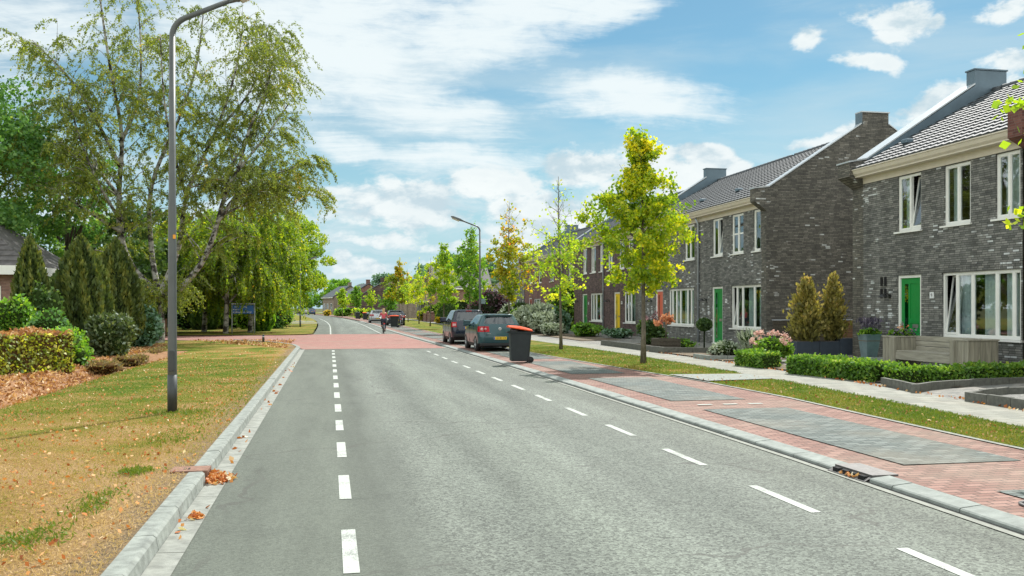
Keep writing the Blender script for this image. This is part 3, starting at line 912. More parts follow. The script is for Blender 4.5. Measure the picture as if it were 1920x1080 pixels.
def broadleaf(label, loc, H, rx, base, n, pal, seed=1, lsize=0.16, clumps=70, bark='dark_bark', name='broadleaf_tree', group=None, r0=0.2, ry=None, open_=0.0, limbs=9, cat='tree'):
    """forked trunk with limbs, crown of leaf clumps with gaps"""
    rs = np.random.default_rng(seed)
    ry = ry or rx
    t = thing(name, label, cat, loc, 0, group)
    mb = MB()
    top = Vector((rs.uniform(-.3, .3), rs.uniform(-.3, .3), H * 0.86))
    tr = [Vector((0, 0, -0.1)), Vector((rs.uniform(-.1, .1), 0, base * 0.6)), Vector((rs.uniform(-.2, .2), rs.uniform(-.2, .2), base + (H - base) * .3)), top]
    mb.tube(tr, [r0 * 1.2, r0, r0 * .7, r0 * .12], 8)
    cc = []
    mid = base + (H - base) * 0.52
    hz = (H - base) * 0.52
    for i in range(clumps):
        d = rs.normal(size=3); d /= np.linalg.norm(d)
        rr = rs.uniform(0.35, 1.0) ** 0.6
        low = 1.0 if d[2] > 0 else 0.92
        c = np.array([d[0] * rx * rr, d[1] * ry * rr, mid + d[2] * hz * rr * low])
        cc.append((c, rs.uniform(0.13, 0.26) * rx))
    for i in range(limbs):
        c, _ = cc[i]
        z = base + (c[2] - base) * rs.uniform(0.1, 0.45)
        f = min(max(z / H, 0.1), 0.85)
        p0 = tr[1].lerp(top, max(0, (z - base * .6) / (top.z - base * .6)))
        p1 = p0.lerp(Vector(c), 0.5) + Vector((0, 0, 0.05 * H))
        mb.tube([p0, p1, Vector(c)], [r0 * .42, r0 * .25, r0 * .06], 5, caps=False)
    mb.build('trunk', bark, t)
    C, Rn = [], []
    tot = sum(k * k for _, k in cc)
    for c, k in cc:
        m_ = int(n * k * k / tot)
        d = rs.normal(size=(m_, 3)); d /= np.linalg.norm(d, axis=1, keepdims=True)
        rad = rs.uniform(0.3, 1, m_) ** 0.5
        C.append(c + d * (k * rad)[:, None] * np.array([1.15, 1.15, 0.72]) + rs.normal(0, lsize * .3, (m_, 3)))
        Rn.append(0.42 + rs.uniform(-0.22, 0.22) + rs.normal(0, 0.16, m_))
    leaves('crown', np.concatenate(C), lsize, np.concatenate(Rn), pal, t, aspect=1.4)
    return t


def birch(label, loc, limbs, n, pal, seed=1, lsize=0.085, droop=1.0, name='birch_tree', bark='birch_bark', twig=1.5, cat='tree', sub=(7, 11), sublen=(1.8, 4.2), density=None, zmin=0.4):
    """limbs are polylines ((x,y,z), ...) with a base radius; hanging twigs carry the leaves"""
    rs = np.random.default_rng(seed)
    t = thing(name, label, cat, loc)
    mb = MB()
    tw = []
    def spline(pts, k=5):
        pts = [np.array(p, float) for p in pts]
        out = []
        for i in range(len(pts) - 1):
            p0, p1, p2, p3 = pts[max(i - 1, 0)], pts[i], pts[i + 1], pts[min(i + 2, len(pts) - 1)]
            for j in range(k):
                s_ = j / k
                out.append(0.5 * ((2 * p1) + (-p0 + p2) * s_ + (2 * p0 - 5 * p1 + 4 * p2 - p3) * s_ ** 2 + (-p0 + 3 * p1 - 3 * p2 + p3) * s_ ** 3))
        out.append(pts[-1])
        return out
    for pts, r0, bare in limbs:
        sp = spline(pts)
        K = len(sp)
        mb.tube(sp, [r0 * (1 - 0.90 * (i / (K - 1)) ** 0.9) + 0.012 for i in range(K)], 7)
        ns = rs.integers(*sub)
        for b in range(ns * 2):
            f = rs.uniform(bare, 1.0)
            p = sp[min(int(f * (K - 1)), K - 1)]
            tang = sp[min(int(f * (K - 1)) + 1, K - 1)] - sp[max(int(f * (K - 1)) - 1, 0)]
            tang = tang / (np.linalg.norm(tang) + 1e-9)
            az = rs.uniform(0, 2 * math.pi)
            dv = np.array([math.cos(az), math.sin(az), rs.uniform(-0.1, 0.9)]) * 0.9 + tang * 0.7
            dv /= np.linalg.norm(dv)
            ln = rs.uniform(*sublen) * (1.15 - 0.55 * f)
            q = [p]
            v = dv.copy()
            for s_ in range(5):
                v = v + np.array([0, 0, -0.16 * droop * (0.4 + s_ * 0.35)]) + rs.normal(0, 0.10, 3)
                v /= np.linalg.norm(v)
                q.append(q[-1] + v * ln / 5)
            rb = max(0.010, r0 * (1 - f * .85) * 0.26)
            mb.tube(q, [rb * (1 - 0.8 * i / 5) + 0.004 for i in range(6)], 4, caps=False)
            for s_ in range(rs.integers(5, 9)):
                i = rs.uniform(1.0, 5)
                o = q[int(i)] + (q[min(int(i) + 1, 5)] - q[int(i)]) * (i - int(i))
                w_ = rs.normal(0, 0.55, 3) + v * 0.5
                w_[2] = abs(w_[2]) * 0.3
                L_ = twig * rs.uniform(0.4, 1.25)
                h = [o]
                u = w_ / (np.linalg.norm(w_) + 1e-9)
                for g in range(4):
                    u = u + np.array([0, 0, -0.42 * droop]) + rs.normal(0, 0.12, 3)
                    u /= np.linalg.norm(u)
                    h.append(h[-1] + u * L_ / 4)
                if min(p_[2] for p_ in h) < zmin:
                    continue
                mb.tube(h, [0.006, 0.005, 0.004, 0.003, 0.002], 3, caps=False)
                tw.append(np.array(h))
    mb.build('trunk', bark, t)
    H = np.stack(tw)
    C, Rn, D = [], [], []
    m = len(H)
    clump = rs.normal(0, 0.15, m)
    wts = rs.uniform(0.3, 1.7, m)
    if density is not None:
        wts = wts * np.array([density(h[2][2]) for h in H])
    per = rs.poisson(np.maximum(wts / wts.sum() * n, 0.01))
    for i in range(m):
        if not per[i]:
            continue
        f = rs.uniform(0.15, 3.999, per[i])
        k = f.astype(int)
        fr = (f - k)[:, None]
        C.append(H[i][k] * (1 - fr) + H[i][k + 1] * fr + rs.normal(0, 0.05, (per[i], 3)))
        D.append(H[i][k + 1] - H[i][k] + np.array([0, 0, -.15]))
        Rn.append(0.42 + clump[i] + rs.normal(0, 0.18, per[i]))
    C, D = np.concatenate(C), np.concatenate(D)
    leaves('crown', C, lsize, np.concatenate(Rn), pal, t, long=D / (np.linalg.norm(D, axis=1, keepdims=True) + 1e-9), aspect=1.7, spread=0.8)
    return t

# ---------------------------------------------------------------- the setting: ground, road, pavements
def interp(pts):
    ys = [p[0] for p in pts]; xs = [p[1] for p in pts]
    return lambda y: float(np.interp(y, ys, xs))
def sx(y):
    return -0.00034 * max(0, y - 80) ** 2 if y < 200 else -4.9 - 0.0816 * (y - 200)
_xk = interp([(-6, 5.22), (6, 5.27), (10, 5.35), (20, 5.36), (30, 5.24), (40, 5.08), (52, 4.76), (63, 4.48), (78, 4.25), (400, 4.25)])
_xp = interp([(-6, 8.15), (9.5, 8.25), (13, 8.42), (16, 8.6), (20, 8.55), (26, 8.05), (34, 7.55), (50, 7.4), (65, 7.1), (100, 6.9), (400, 6.9)])
_xn = interp([(-6, 9.3), (11, 9.6), (15, 10.0), (19, 10.35), (22.5, 10.5), (27, 10.65), (33, 10.7), (45, 10.4), (60, 10.4), (120, 11.6), (400, 11.6)])
xk = lambda y: _xk(y) + sx(y)
xp = lambda y: _xp(y) + sx(y)
xn = lambda y: _xn(y) + sx(y)
xf = lambda y: _xn(y) + sx(y) + 1.35
YS = [-6, -2, 2, 6, 10, 13, 16, 20, 24, 28, 32, 36, 40, 46, 52, 57, 63, 70, 78, 86, 95, 105, 115, 125, 135, 145, 160, 180, 200, 230, 260, 300, 340]

def strip(name, m, fx0, fx1, z0, z1, ya=-6, yb=340, nx=1):
    ys = [ya] + [y for y in YS if ya < y < yb] + [yb]
    b = MB()
    for a, c in zip(ys[:-1], ys[1:]):
        for i in range(nx):
            s0, s1 = i / nx, (i + 1) / nx
            L = lambda y, s_: fx0(y) + (fx1(y) - fx0(y)) * s_
            b.quad((L(a, s0), a, z0 + (z1 - z0) * s0), (L(a, s1), a, z0 + (z1 - z0) * s1), (L(c, s1), c, z0 + (z1 - z0) * s1), (L(c, s0), c, z0 + (z1 - z0) * s0))
    return struct(name, b, m)

b = MB(); b.quad((-1500, -300, -0.7), (1500, -300, -0.7), (1500, 2500, -0.7), (-1500, 2500, -0.7)); struct('ground', b, 'field')
strip('road', 'asphalt', lambda y: -1.06 + sx(y), lambda y: xk(y) + .01, 0, 0)
strip('right_gutter_line', 'edge_line', xk, lambda y: xk(y) + .075, 0.008, 0.010)

strip('kerb_face_shade', 'hole', lambda y: xk(y) + .075, lambda y: xk(y) + .105, 0.012, 0.012, yb=120)  # dark strip painted in for the shaded kerb face
def kerb_right():
    b = MB()
    segs = list(np.arange(-5, 120, 1.0))
    for a in segs:
        c = a + 1.0 - 0.012
        if 8.15 <= a + 0.5 <= 9.6:
            if a < 8.4: c = 8.38
            else: a = 9.12
            if c - a < .05: continue
        x0, x1 = xk(a) + .10, xk(c) + .10
        dz = random.uniform(-.004, .004)
        p = [(0, -.05), (0.005, .040 + dz), (0.02, .052 + dz), (0.23, .072 + dz), (0.23, -.05)]
        vs = [(x0 + q[0], a, q[1]) for q in p] + [(x1 + q[0], c, q[1]) for q in p]
        n = len(p)
        b.add(vs, [(i, i + n, (i + 1) % n + n, (i + 1) % n) for i in range(n)] + [tuple(range(n)), tuple(range(2 * n - 1, n - 1, -1))])
    struct('right_kerb', b, 'right_kerb')
kerb_right()
strip('parking_strip', 'red_pavers', lambda y: xk(y) + .325, xp, 0.058, 0.066)
b = MB()
for k in range(-2, 16):
    y0, y1 = 8.95 + 7 * k, 14.5 + 7 * k
    q = [(xk(y0) + .88, y0), (xk(y0) + 2.36, y0 - .02), (xk(y1) + 2.42, y1), (xk(y1) + .88, y1)]
    b.quad(*[(p[0], p[1], 0.0705) for p in q])
struct('parking_bays', b, 'grey_pavers')
b = MB()
for k in range(0, 3):
    for x in (1.08, 1.57, 2.05):
        y = 15.2 + 14 * k
        b.quad(*[(xk(y) + x + dx, y + dy, 0.0712) for dx, dy in ((0, -.06), (.27, -.06), (.27, .06), (0, .06))])
struct('bay_markings', b, 'road_paint')
strip('verge_edging', 'gutter_concrete', xp, lambda y: xp(y) + .07, 0.078, 0.082)
strip('right_verge', 'right_verge_grass', lambda y: xp(y) + .07, xn, 0.075, 0.10, nx=3)
strip('pavement', 'pavement_slabs', xn, xf, 0.104, 0.114)
strip('front_gardens', 'garden_pavers', xf, lambda y: 17.4 + max(0, sx(y)) + 0 * y, 0.110, 0.19, yb=100)
strip('back_gardens', 'garden_soil', lambda y: 17.4, lambda y: 70, 0.18, 0.18, yb=100)
strip('far_right_lawn', 'lawn_grass', xf, lambda y: 75, 0.11, 0.11, ya=100)
b = MB(); b.quad((xp(19.7) + .06, 19.75, .106), (xn(19.9) + .02, 20.0, .112), (xn(21.8) + .02, 21.6, .112), (xp(21.8) + .06, 21.85, .106)); struct('crossing_path', b, 'concrete')

# soil beds and gravel in the front gardens
b = MB()
for x0, x1, y0, y1 in ((12.0, 13.0, 16.7, 19.6), (11.95, 12.9, 19.6, 24.4), (12.15, 14.6, 26.6, 32.6), (12.2, 16.6, 33.2, 40), (12.4, 16.4, 44, 68)):
    b.quad((x0, y0, .148), (x1, y0, .156), (x1, y1, .156), (x0, y1, .148))
struct('planting_beds', b, 'garden_soil')
b = MB(); b.quad((12.2, 10.2, .150), (16.8, 10.2, .19), (16.8, 15.0, .19), (12.2, 15.0, .150)); struct('gravel_bed', b, 'gravel')

# left side: verge, kerb, gutter, shallow ditch with litter, gardens
KL = [(-1.41, -6), (-1.41, 40.3), (-1.67, 42.6), (-2.45, 45.4), (-3.3, 47.2), (-5.0, 50), (-8.7, 53.2), (-14, 54.3), (-60, 55)]
def zl(x, y):
    top = .112
    if x > -5.75:
        return top + (0.0 - top) * max(0, (-1.6 - x)) / 4.15
    if x > -7.6:
        d = math.sin((-5.75 - x) / 1.85 * math.pi) * (0.34 if y < 31 else max(0.0, 0.34 * (40 - y) / 9))
        return -d - (0.02 if y < 38 else 0.0)
    return -0.03
def patch(name, m, xs, ys, keep=None, dz=0.0):
    b = MB()
    idx = {}
    for i, x in enumerate(xs):
        for j, y in enumerate(ys):
            idx[i, j] = len(b.v); b.v.append((x, y, zl(x, y) + dz))
    for i in range(len(xs) - 1):
        for j in range(len(ys) - 1):
            b.f.append([idx[i, j], idx[i + 1, j], idx[i + 1, j + 1], idx[i, j + 1]]); b.m.append(0); b.sm.append(True)
    return struct(name, b, m)
patch('grass_verge', 'verge_grass', [-5.75, -5.2, -4.5, -3.6, -2.8, -2.0, -1.41], list(range(-6, 41, 2)))
b = MB()
ring = [(x, y) for x, y in KL[1:7]] + [(-8.7, 39.6), (-5.75, 39.8)]
b.add([(x, y, .112 if x > -3 else (zl(x, y) + .012 if x < -5 else zl(x, y) + .03)) for x, y in ring], [list(range(len(ring) - 1, -1, -1))]); struct('verge_corner', b, 'verge_grass')
patch('ditch', 'ditch_litter', [-7.6, -7.3, -7.0, -6.7, -6.4, -6.1, -5.75], list(range(-6, 47, 2)))
b = MB(); b.quad((-70, -6, -.035), (-7.6, -6, -.035), (-7.6, 54, -.035), (-70, 54, -.035)); struct('left_garden', b, 'lawn_grass')
b = MB(); b.quad((-10.4, -6, -.028), (-7.6, -6, -.028), (-7.6, 47, -.028), (-10.4, 47, -.028)); struct('hedge_bed', b, 'ditch_litter')
b = MB()
LW = [(-1.15, 62.4), (-1.7, 61.2), (-3, 60.6), (-70, 60.2), (-70, 340), (-1.15 + sx(340), 340)] + [(-1.15 + sx(y), y) for y in (300, 260, 230, 200, 180, 160, 145, 125, 105, 86, 78)]
b.add([(x, y, .06) for x, y in LW], [list(range(len(LW) - 1, -1, -1))]); struct('left_lawn', b, 'lawn_grass')
b = MB()
pl = [(-1.06, 40.1), (xk(40.1), 40.1), (xk(52), 52), (xk(62.5), 62.5), (-1.1, 62.4), (-1.7, 61.2), (-3, 60.6), (-70, 60.2), (-70, 55.5)] + [(x + .02, y + .05) for x, y in KL[::-1][1:-2]]
b.add([(x, y, .007) for x, y in pl], [list(range(len(pl)))]); struct('red_crossing', b, 'plateau_pavers')
b = MB(); b.quad((-14, 106, .075), (-1.3, 103, .075), (-1.3, 107, .075), (-14, 112, .075)); b.quad((-16, 118, .075), (-1.9, 116, .075), (-1.9, 121, .075), (-16, 124, .075)); struct('side_paths', b, 'concrete')

def kerb_left():
    # one metre kerb stones with a chamfered edge, then the flat gutter
    b = MB(); g = MB()
    P = [Vector((x, y, 0)) for x, y in KL[:6]]
    pts = []
    for a, c in zip(P[:-1], P[1:]):
        n = max(1, int(round((c - a).length)))
        for i in range(n):
            pts.append(a.lerp(c, i / n))
    pts.append(P[-1])
    prof = [(-.0, -.1), (-.0, .122), (.13, .124), (.155, .104), (.19, -.1)]
    for a, c in zip(pts[:-1], pts[1:]):
        if a.y < 9.74 < c.y: c = a.lerp(c, (9.74 - a.y) / (c.y - a.y))
        elif a.y < 10.06 < c.y: a = a.lerp(c, (10.06 - a.y) / (c.y - a.y))
        elif a.y >= 9.74 and c.y <= 10.06: continue
        d = (c - a).normalized(); nn = Vector((d.y, -d.x, 0))
        c2 = c - d * 0.012
        dz = random.uniform(-.003, .003)
        n = len(prof)
        vs = [a + nn * q[0] + Vector((0, 0, q[1] + dz)) for q in prof] + [c2 + nn * q[0] + Vector((0, 0, q[1] + dz)) for q in prof]
        b.add(vs, [(i, i + n, (i + 1) % n + n, (i + 1) % n) for i in range(n)] + [tuple(range(n)), tuple(range(2 * n - 1, n - 1, -1))])
    struct('left_kerb', b, 'concrete')
    for a in np.arange(-6, 40, 1.0):
        g.quad((-1.235, a, .011), (-1.045, a, .006), (-1.045, a + .99, .006), (-1.235, a + .99, .011))
    struct('left_gutter', g, 'gutter_concrete')
kerb_left()

# painted markings
b = MB()
def dash(x0, x1, y0, y1, wd, z=.0045):
    n = 3
    for i in range(n):
        a, c = y0 + (y1 - y0) * i / n, y0 + (y1 - y0) * (i + 1) / n
        xa, xb = x0 + (x1 - x0) * i / n, x0 + (x1 - x0) * (i + 1) / n
        b.quad((xa - wd / 2, a, z), (xa + wd / 2, a, z), (xb + wd / 2, c, z), (xb - wd / 2, c, z))
xr = interp([(0, 4.2), (20, 4.17), (30, 4.05), (40, 3.95)])
for k in range(-3, 14):
    y = 6.23 + 2.43 * k
    if y + 1.2 < 40: dash(.147, .147, y, y + 1.23, .112)
    y = 7.27 + 2.43 * k
    if y + 1.2 < 39.9: dash(xr(y), xr(y + 1.2), y, y + 1.23, .10)
for ya, yb in zip(np.arange(62.6, 150, 4), np.arange(66.6, 154, 4)):
    dash(.07 + sx(ya), .07 + sx(yb), ya, yb, .10)
    dash(3.48 + sx(ya), 3.48 + sx(yb), ya, yb, .10)
struct('road_markings', b, 'road_paint')

# ---------------------------------------------------------------- houses
def wall_front(b, X, y0, y1, z0, z1, holes, depth=0.11, mi=0):
    """facade facing -X with real openings and reveals; holes (ya, yb, za, zb)"""
    ys = sorted({y0, y1, *[h[0] for h in holes], *[h[1] for h in holes]})
    zs = sorted({z0, z1, *[h[2] for h in holes], *[h[3] for h in holes]})
    for a, c in zip(ys[:-1], ys[1:]):
        for e, f in zip(zs[:-1], zs[1:]):
            ym, zm = (a + c) / 2, (e + f) / 2
            if any(h[0] < ym < h[1] and h[2] < zm < h[3] for h in holes):
                continue
            b.quad((X, c, e), (X, a, e), (X, a, f), (X, c, f), mi)
    for ya, yb, za, zb in holes:
        b.quad((X, ya, za), (X, ya, zb), (X + depth, ya, zb), (X + depth, ya, za), mi)
        b.quad((X, yb, zb), (X, yb, za), (X + depth, yb, za), (X + depth, yb, zb), mi)
        b.quad((X, ya, zb), (X, yb, zb), (X + depth, yb, zb), (X + depth, ya, zb), mi)
        b.quad((X, yb, za), (X, ya, za), (X + depth, ya, za), (X + depth, yb, za), mi)

def tile_roof(b, x0, z0, x1, z1, y0, y1, course=0.345, tw=0.30, ns=5):
    """interlocking tiles: each course overlaps the one below, each tile has a roll"""
    L = math.hypot(x1 - x0, z1 - z0)
    nx, nz = -(z1 - z0) / L, (x1 - x0) / L
    nc = max(1, int(round(L / course)))
    nt_ = max(1, int(round((y1 - y0) / tw)))
    yy = []
    for i in range(nt_ * ns + 1):
        ph = (i % ns) / ns
        yy.append((y0 + (y1 - y0) * i / (nt_ * ns), 0.036 * (math.sin(ph * 2 * math.pi) * 0.6 + (0.6 if ph > 0.55 else 0))))
    for r in range(nc):
        f0, f1 = r / nc, (r + 1) / nc
        base = len(b.v)
        rows = [(f0, 0.0), (f0, 0.072), (min(1, f1 + 0.02), 0.016)]
        for f, h in rows:
            for y, k in yy:
                hh = h + (k if h > 0 else 0)
                b.v.append((x0 + (x1 - x0) * f + nx * hh, y, z0 + (z1 - z0) * f + nz * hh))
        n = len(yy)
        for q in range(2):
            for i in range(n - 1):
                b.f.append([base + q * n + i, base + (q + 1) * n + i, base + (q + 1) * n + i + 1, base + q * n + i + 1][::-1]); b.m.append(0); b.sm.append(False)

def window(parent, O, X, ya, yb, za, zb, muls, frame='white_paint', sill=True, tilt=None, curt='sides', fw=0.075, transoms=(), depth=0.05, simple=False):
    """frame with posts, sill, panes and curtains; muls are post positions as fractions from the far (left) end"""
    b = MB()
    x0, x1 = X + depth, X + depth + 0.075
    b.box(x0, x1, ya, yb, zb - fw, zb); b.box(x0, x1, ya, yb, za, za + fw)
    b.box(x0, x1, ya, ya + fw, za + fw, zb - fw); b.box(x0, x1, yb - fw, yb, za + fw, zb - fw)
    edges = [yb - fw]
    for f in muls:
        y = yb - (yb - ya) * f
        b.box(x0 - .004, x1 + .004, y - fw * .55, y + fw * .55, za + fw + .002, zb - fw - .002)
        edges += [y + fw * .55, y - fw * .55]
    edges.append(ya + fw)
    fr = b.build('window', frame, parent, O)
    g = MB(); sash = MB(); tsash = MB()
    for i in range(0, len(edges), 2):
        a, c = edges[i + 1], edges[i]
        k = i // 2
        if tilt is not None and k == tilt:
            # a sash leaning in at its top
            s_ = 0.035; zt, zb_ = zb - fw - .01, za + fw + .01; dx = 0.22
            for (p, q) in (((a, zb_), (a + s_, zt)), ((c - s_, zb_), (c, zt))):
                y_a, y_c = p[0], q[0]
                vs = [(x0 + .02, y_a, zb_), (x0 + .06, y_a, zb_), (x0 + .06, y_c, zb_), (x0 + .02, y_c, zb_), (x0 + .02 + dx, y_a, zt), (x0 + .06 + dx, y_a, zt), (x0 + .06 + dx, y_c, zt), (x0 + .02 + dx, y_c, zt)]
                tsash.add(vs, [(3, 2, 1, 0), (4, 5, 6, 7), (0, 1, 5, 4), (1, 2, 6, 5), (2, 3, 7, 6), (3, 0, 4, 7)])
            tsash.box(x0 + dx + .02, x0 + dx + .06, a + .003, c - .003, zt - .05, zt); tsash.box(x0 + .018, x0 + .062, a + .003, c - .003, zb_ - .002, zb_ + .05)
            g.quad((x0 + .04, c - s_, zb_ + .05), (x0 + .04, a + s_, zb_ + .05), (x0 + .04 + dx, a + s_, zt - .05), (x0 + .04 + dx, c - s_, zt - .05))
        else:
            if not simple:
                sash = MB()
                s_ = 0.022
                sash.box(x0 + .012, x1 - .012, a, a + s_, za + fw, zb - fw); sash.box(x0 + .012, x1 - .012, c - s_, c, za + fw, zb - fw)
                for z in transoms:
                    sash.box(x0 + .010, x1 - .010, a + s_ - .001, c - s_ + .001, z - .03, z + .03)
                sash.box(x0 + .013, x1 - .013, a + s_ - .002, c - s_ + .002, za + fw, za + fw + .02); sash.box(x0 + .013, x1 - .013, a + s_ - .002, c - s_ + .002, zb - fw - .02, zb - fw)
                sash.build('sash', 'white_paint', fr, O)
            g.quad((x0 + .035, c, za + fw), (x0 + .035, a, za + fw), (x0 + .035, a, zb - fw), (x0 + .035, c, zb - fw))
    g.build('pane', 'glass', fr, (0, 0, 0) if O is None else O)
    if tsash.v: tsash.build('tilted_sash', 'white_paint', fr, O)
    if sill:
        s2 = MB(); s2.box(X - .06, X + depth - .003, ya - .05, yb + .12, za - .055, za - .004); s2.build('sill', 'white_paint', fr, O)
    if curt:
        c2 = MB()
        W = yb - ya
        xs = X + 0.26
        spans = {'sides': [(yb - fw, yb - fw - .17 * W), (ya + fw + .17 * W, ya + fw)], 'left': [(yb - fw, yb - .36 * W)], 'mid': [(yb - .42 * W, yb - .62 * W), (ya + fw + .2 * W, ya + fw)], 'full': [(yb - fw, ya + fw)],
                 'many': [(yb - .16 * W, yb - .30 * W), (yb - .47 * W, yb - .64 * W), (ya + .26 * W, ya + fw)]}[curt]
        for p, q in spans:
            c2 = MB()
            n = max(6, int(abs(p - q) / .03))
            for i in range(n):
                u, v = p + (q - p) * i / n, p + (q - p) * (i + 1) / n
                du, dv = .03 * math.sin(i * 1.7), .03 * math.sin((i + 1) * 1.7)
                c2.quad((xs + du, u, za + .02), (xs + dv, v, za + .02), (xs + dv, v, zb - .02), (xs + du, u, zb - .02))
            c2.build('curtain', 'curtain', fr, O)
    return fr

def door(parent, O, X, ya, yb, za, zb, m, slot=True, simple=False):
    """frame, panelled leaf with a tall glass slot on the far side, handle, letterbox"""
    fw = .085
    d = MB()
    x0 = X + .075
    d.box(x0, x0 + .05, ya + fw, yb - fw, za + .03, zb - fw)
    W = yb - ya - 2 * fw
    if not simple:
        # raised stiles and rails round two panels
        yl = yb - fw - W * .40
        for z_a, z_b in ((za + .03, za + .30), (za + 1.12, za + 1.26), (zb - fw - .17, zb - fw)):
            d.box(x0 - .014, x0, ya + fw + .10, yl - .06, z_a, z_b)
        d.box(x0 - .014, x0, ya + fw, ya + fw + .10, za + .03, zb - fw); d.box(x0 - .014, x0, yl - .06, yl + .03, za + .03, zb - fw)
    lf = d.build('door', m, parent, O)
    f = MB()
    f.box(X + .03, X + .14, ya, ya + fw, za, zb); f.box(X + .03, X + .14, yb - fw, yb, za, zb); f.box(X + .03, X + .14, ya + fw, yb - fw, zb - fw, zb)
    f.box(X - .03, X + .14, ya, yb, za - .06, za + .002)
    f.build('door_frame', 'white_paint', lf, O)
    if slot:
        s_ = MB(); s_.box(x0 - .008, x0 + .004, yb - fw - W * .36, yb - fw - W * .18, za + .22, zb - fw - .18); s_.build('door_glass', 'car_glass', lf, O)
    if not simple:
        h = MB(); h.box(x0 - .02, x0, yb - fw - .09, yb - fw - .04, za + .92, za + 1.16); h.tube([(x0 - .05, yb - fw - .065, za + 1.08), (x0 - .05, yb - fw - .18, za + 1.08)], .012, 6); h.tube([(x0, yb - fw - .065, za + 1.08), (x0 - .05, yb - fw - .065, za + 1.08)], .012, 6)
        h.build('handle', 'steel', lf, O)
        l = MB(); l.box(x0 - .020, x0 - .001, ya + fw + .14, ya + fw + .40, za + 1.03 if m != 'green_door' else za + .98, za + 1.09); l.build('letterbox', 'steel', lf, O)
    return lf

def wall_lamp(parent, O, X, y, z):
    b = MB(); b.box(X - .03, X, y - .05, y + .05, z - .05, z + .07)
    b.tube([(X - .02, y, z + .03), (X - .12, y, z + .10), (X - .22, y, z + .06)], .014, 6)
    b.lathe([(.03, .07), (.06, .045), (.17, -.03), (.165, -.035), (0, .03)], 14, (X - .24, y, z))
    return b.build('wall_lamp', 'black_metal', parent, O)

def number_plate(parent, O, X, y, z):
    b = MB(); b.box(X - .018, X, y - .085, y + .085, z - .09, z + .09); p = b.build('house_number', 'sign_white', parent, O)
    d = MB()
    d.tube([(X - .021, y + .03, z + .02), (X - .021, y, z + .05), (X - .021, y - .03, z + .02), (X - .021, y, z - .005), (X - .021, y + .03, z + .02)], .007, 4)
    d.tube([(X - .021, y - .03, z + .02), (X - .021, y - .02, z - .05)], .007, 4)
    d.build('digit', 'plate_ink', p, O)

def gable_poly(xe, X, xr_, xb, zc0, zc1, ztop_in, ridge, chz, chw=0.65, foot=0.15, rise=0.0, front=None):
    """outline (x, z) of a gable wall with corbelled shoulder and chimney top"""
    fr = X if front is None else front
    return [(fr, foot), (fr, zc0 - .35), (xe, zc0), (xe, zc1), (X + .14, ztop_in), (xr_ - chw, ridge), (xr_ - chw, chz), (xr_ + chw, chz), (xr_ + chw, ridge), (2 * xr_ - X - .14, ztop_in), (2 * xr_ - xe, zc1), (2 * xr_ - xe, zc0), (2 * xr_ - fr, zc0 - .35), (2 * xr_ - fr, foot)]

EAVE0, EAVE1 = 5.81, 6.26     # underside of the cream board, top of the gutter
XR, ZR = 21.8, 9.03           # ridge

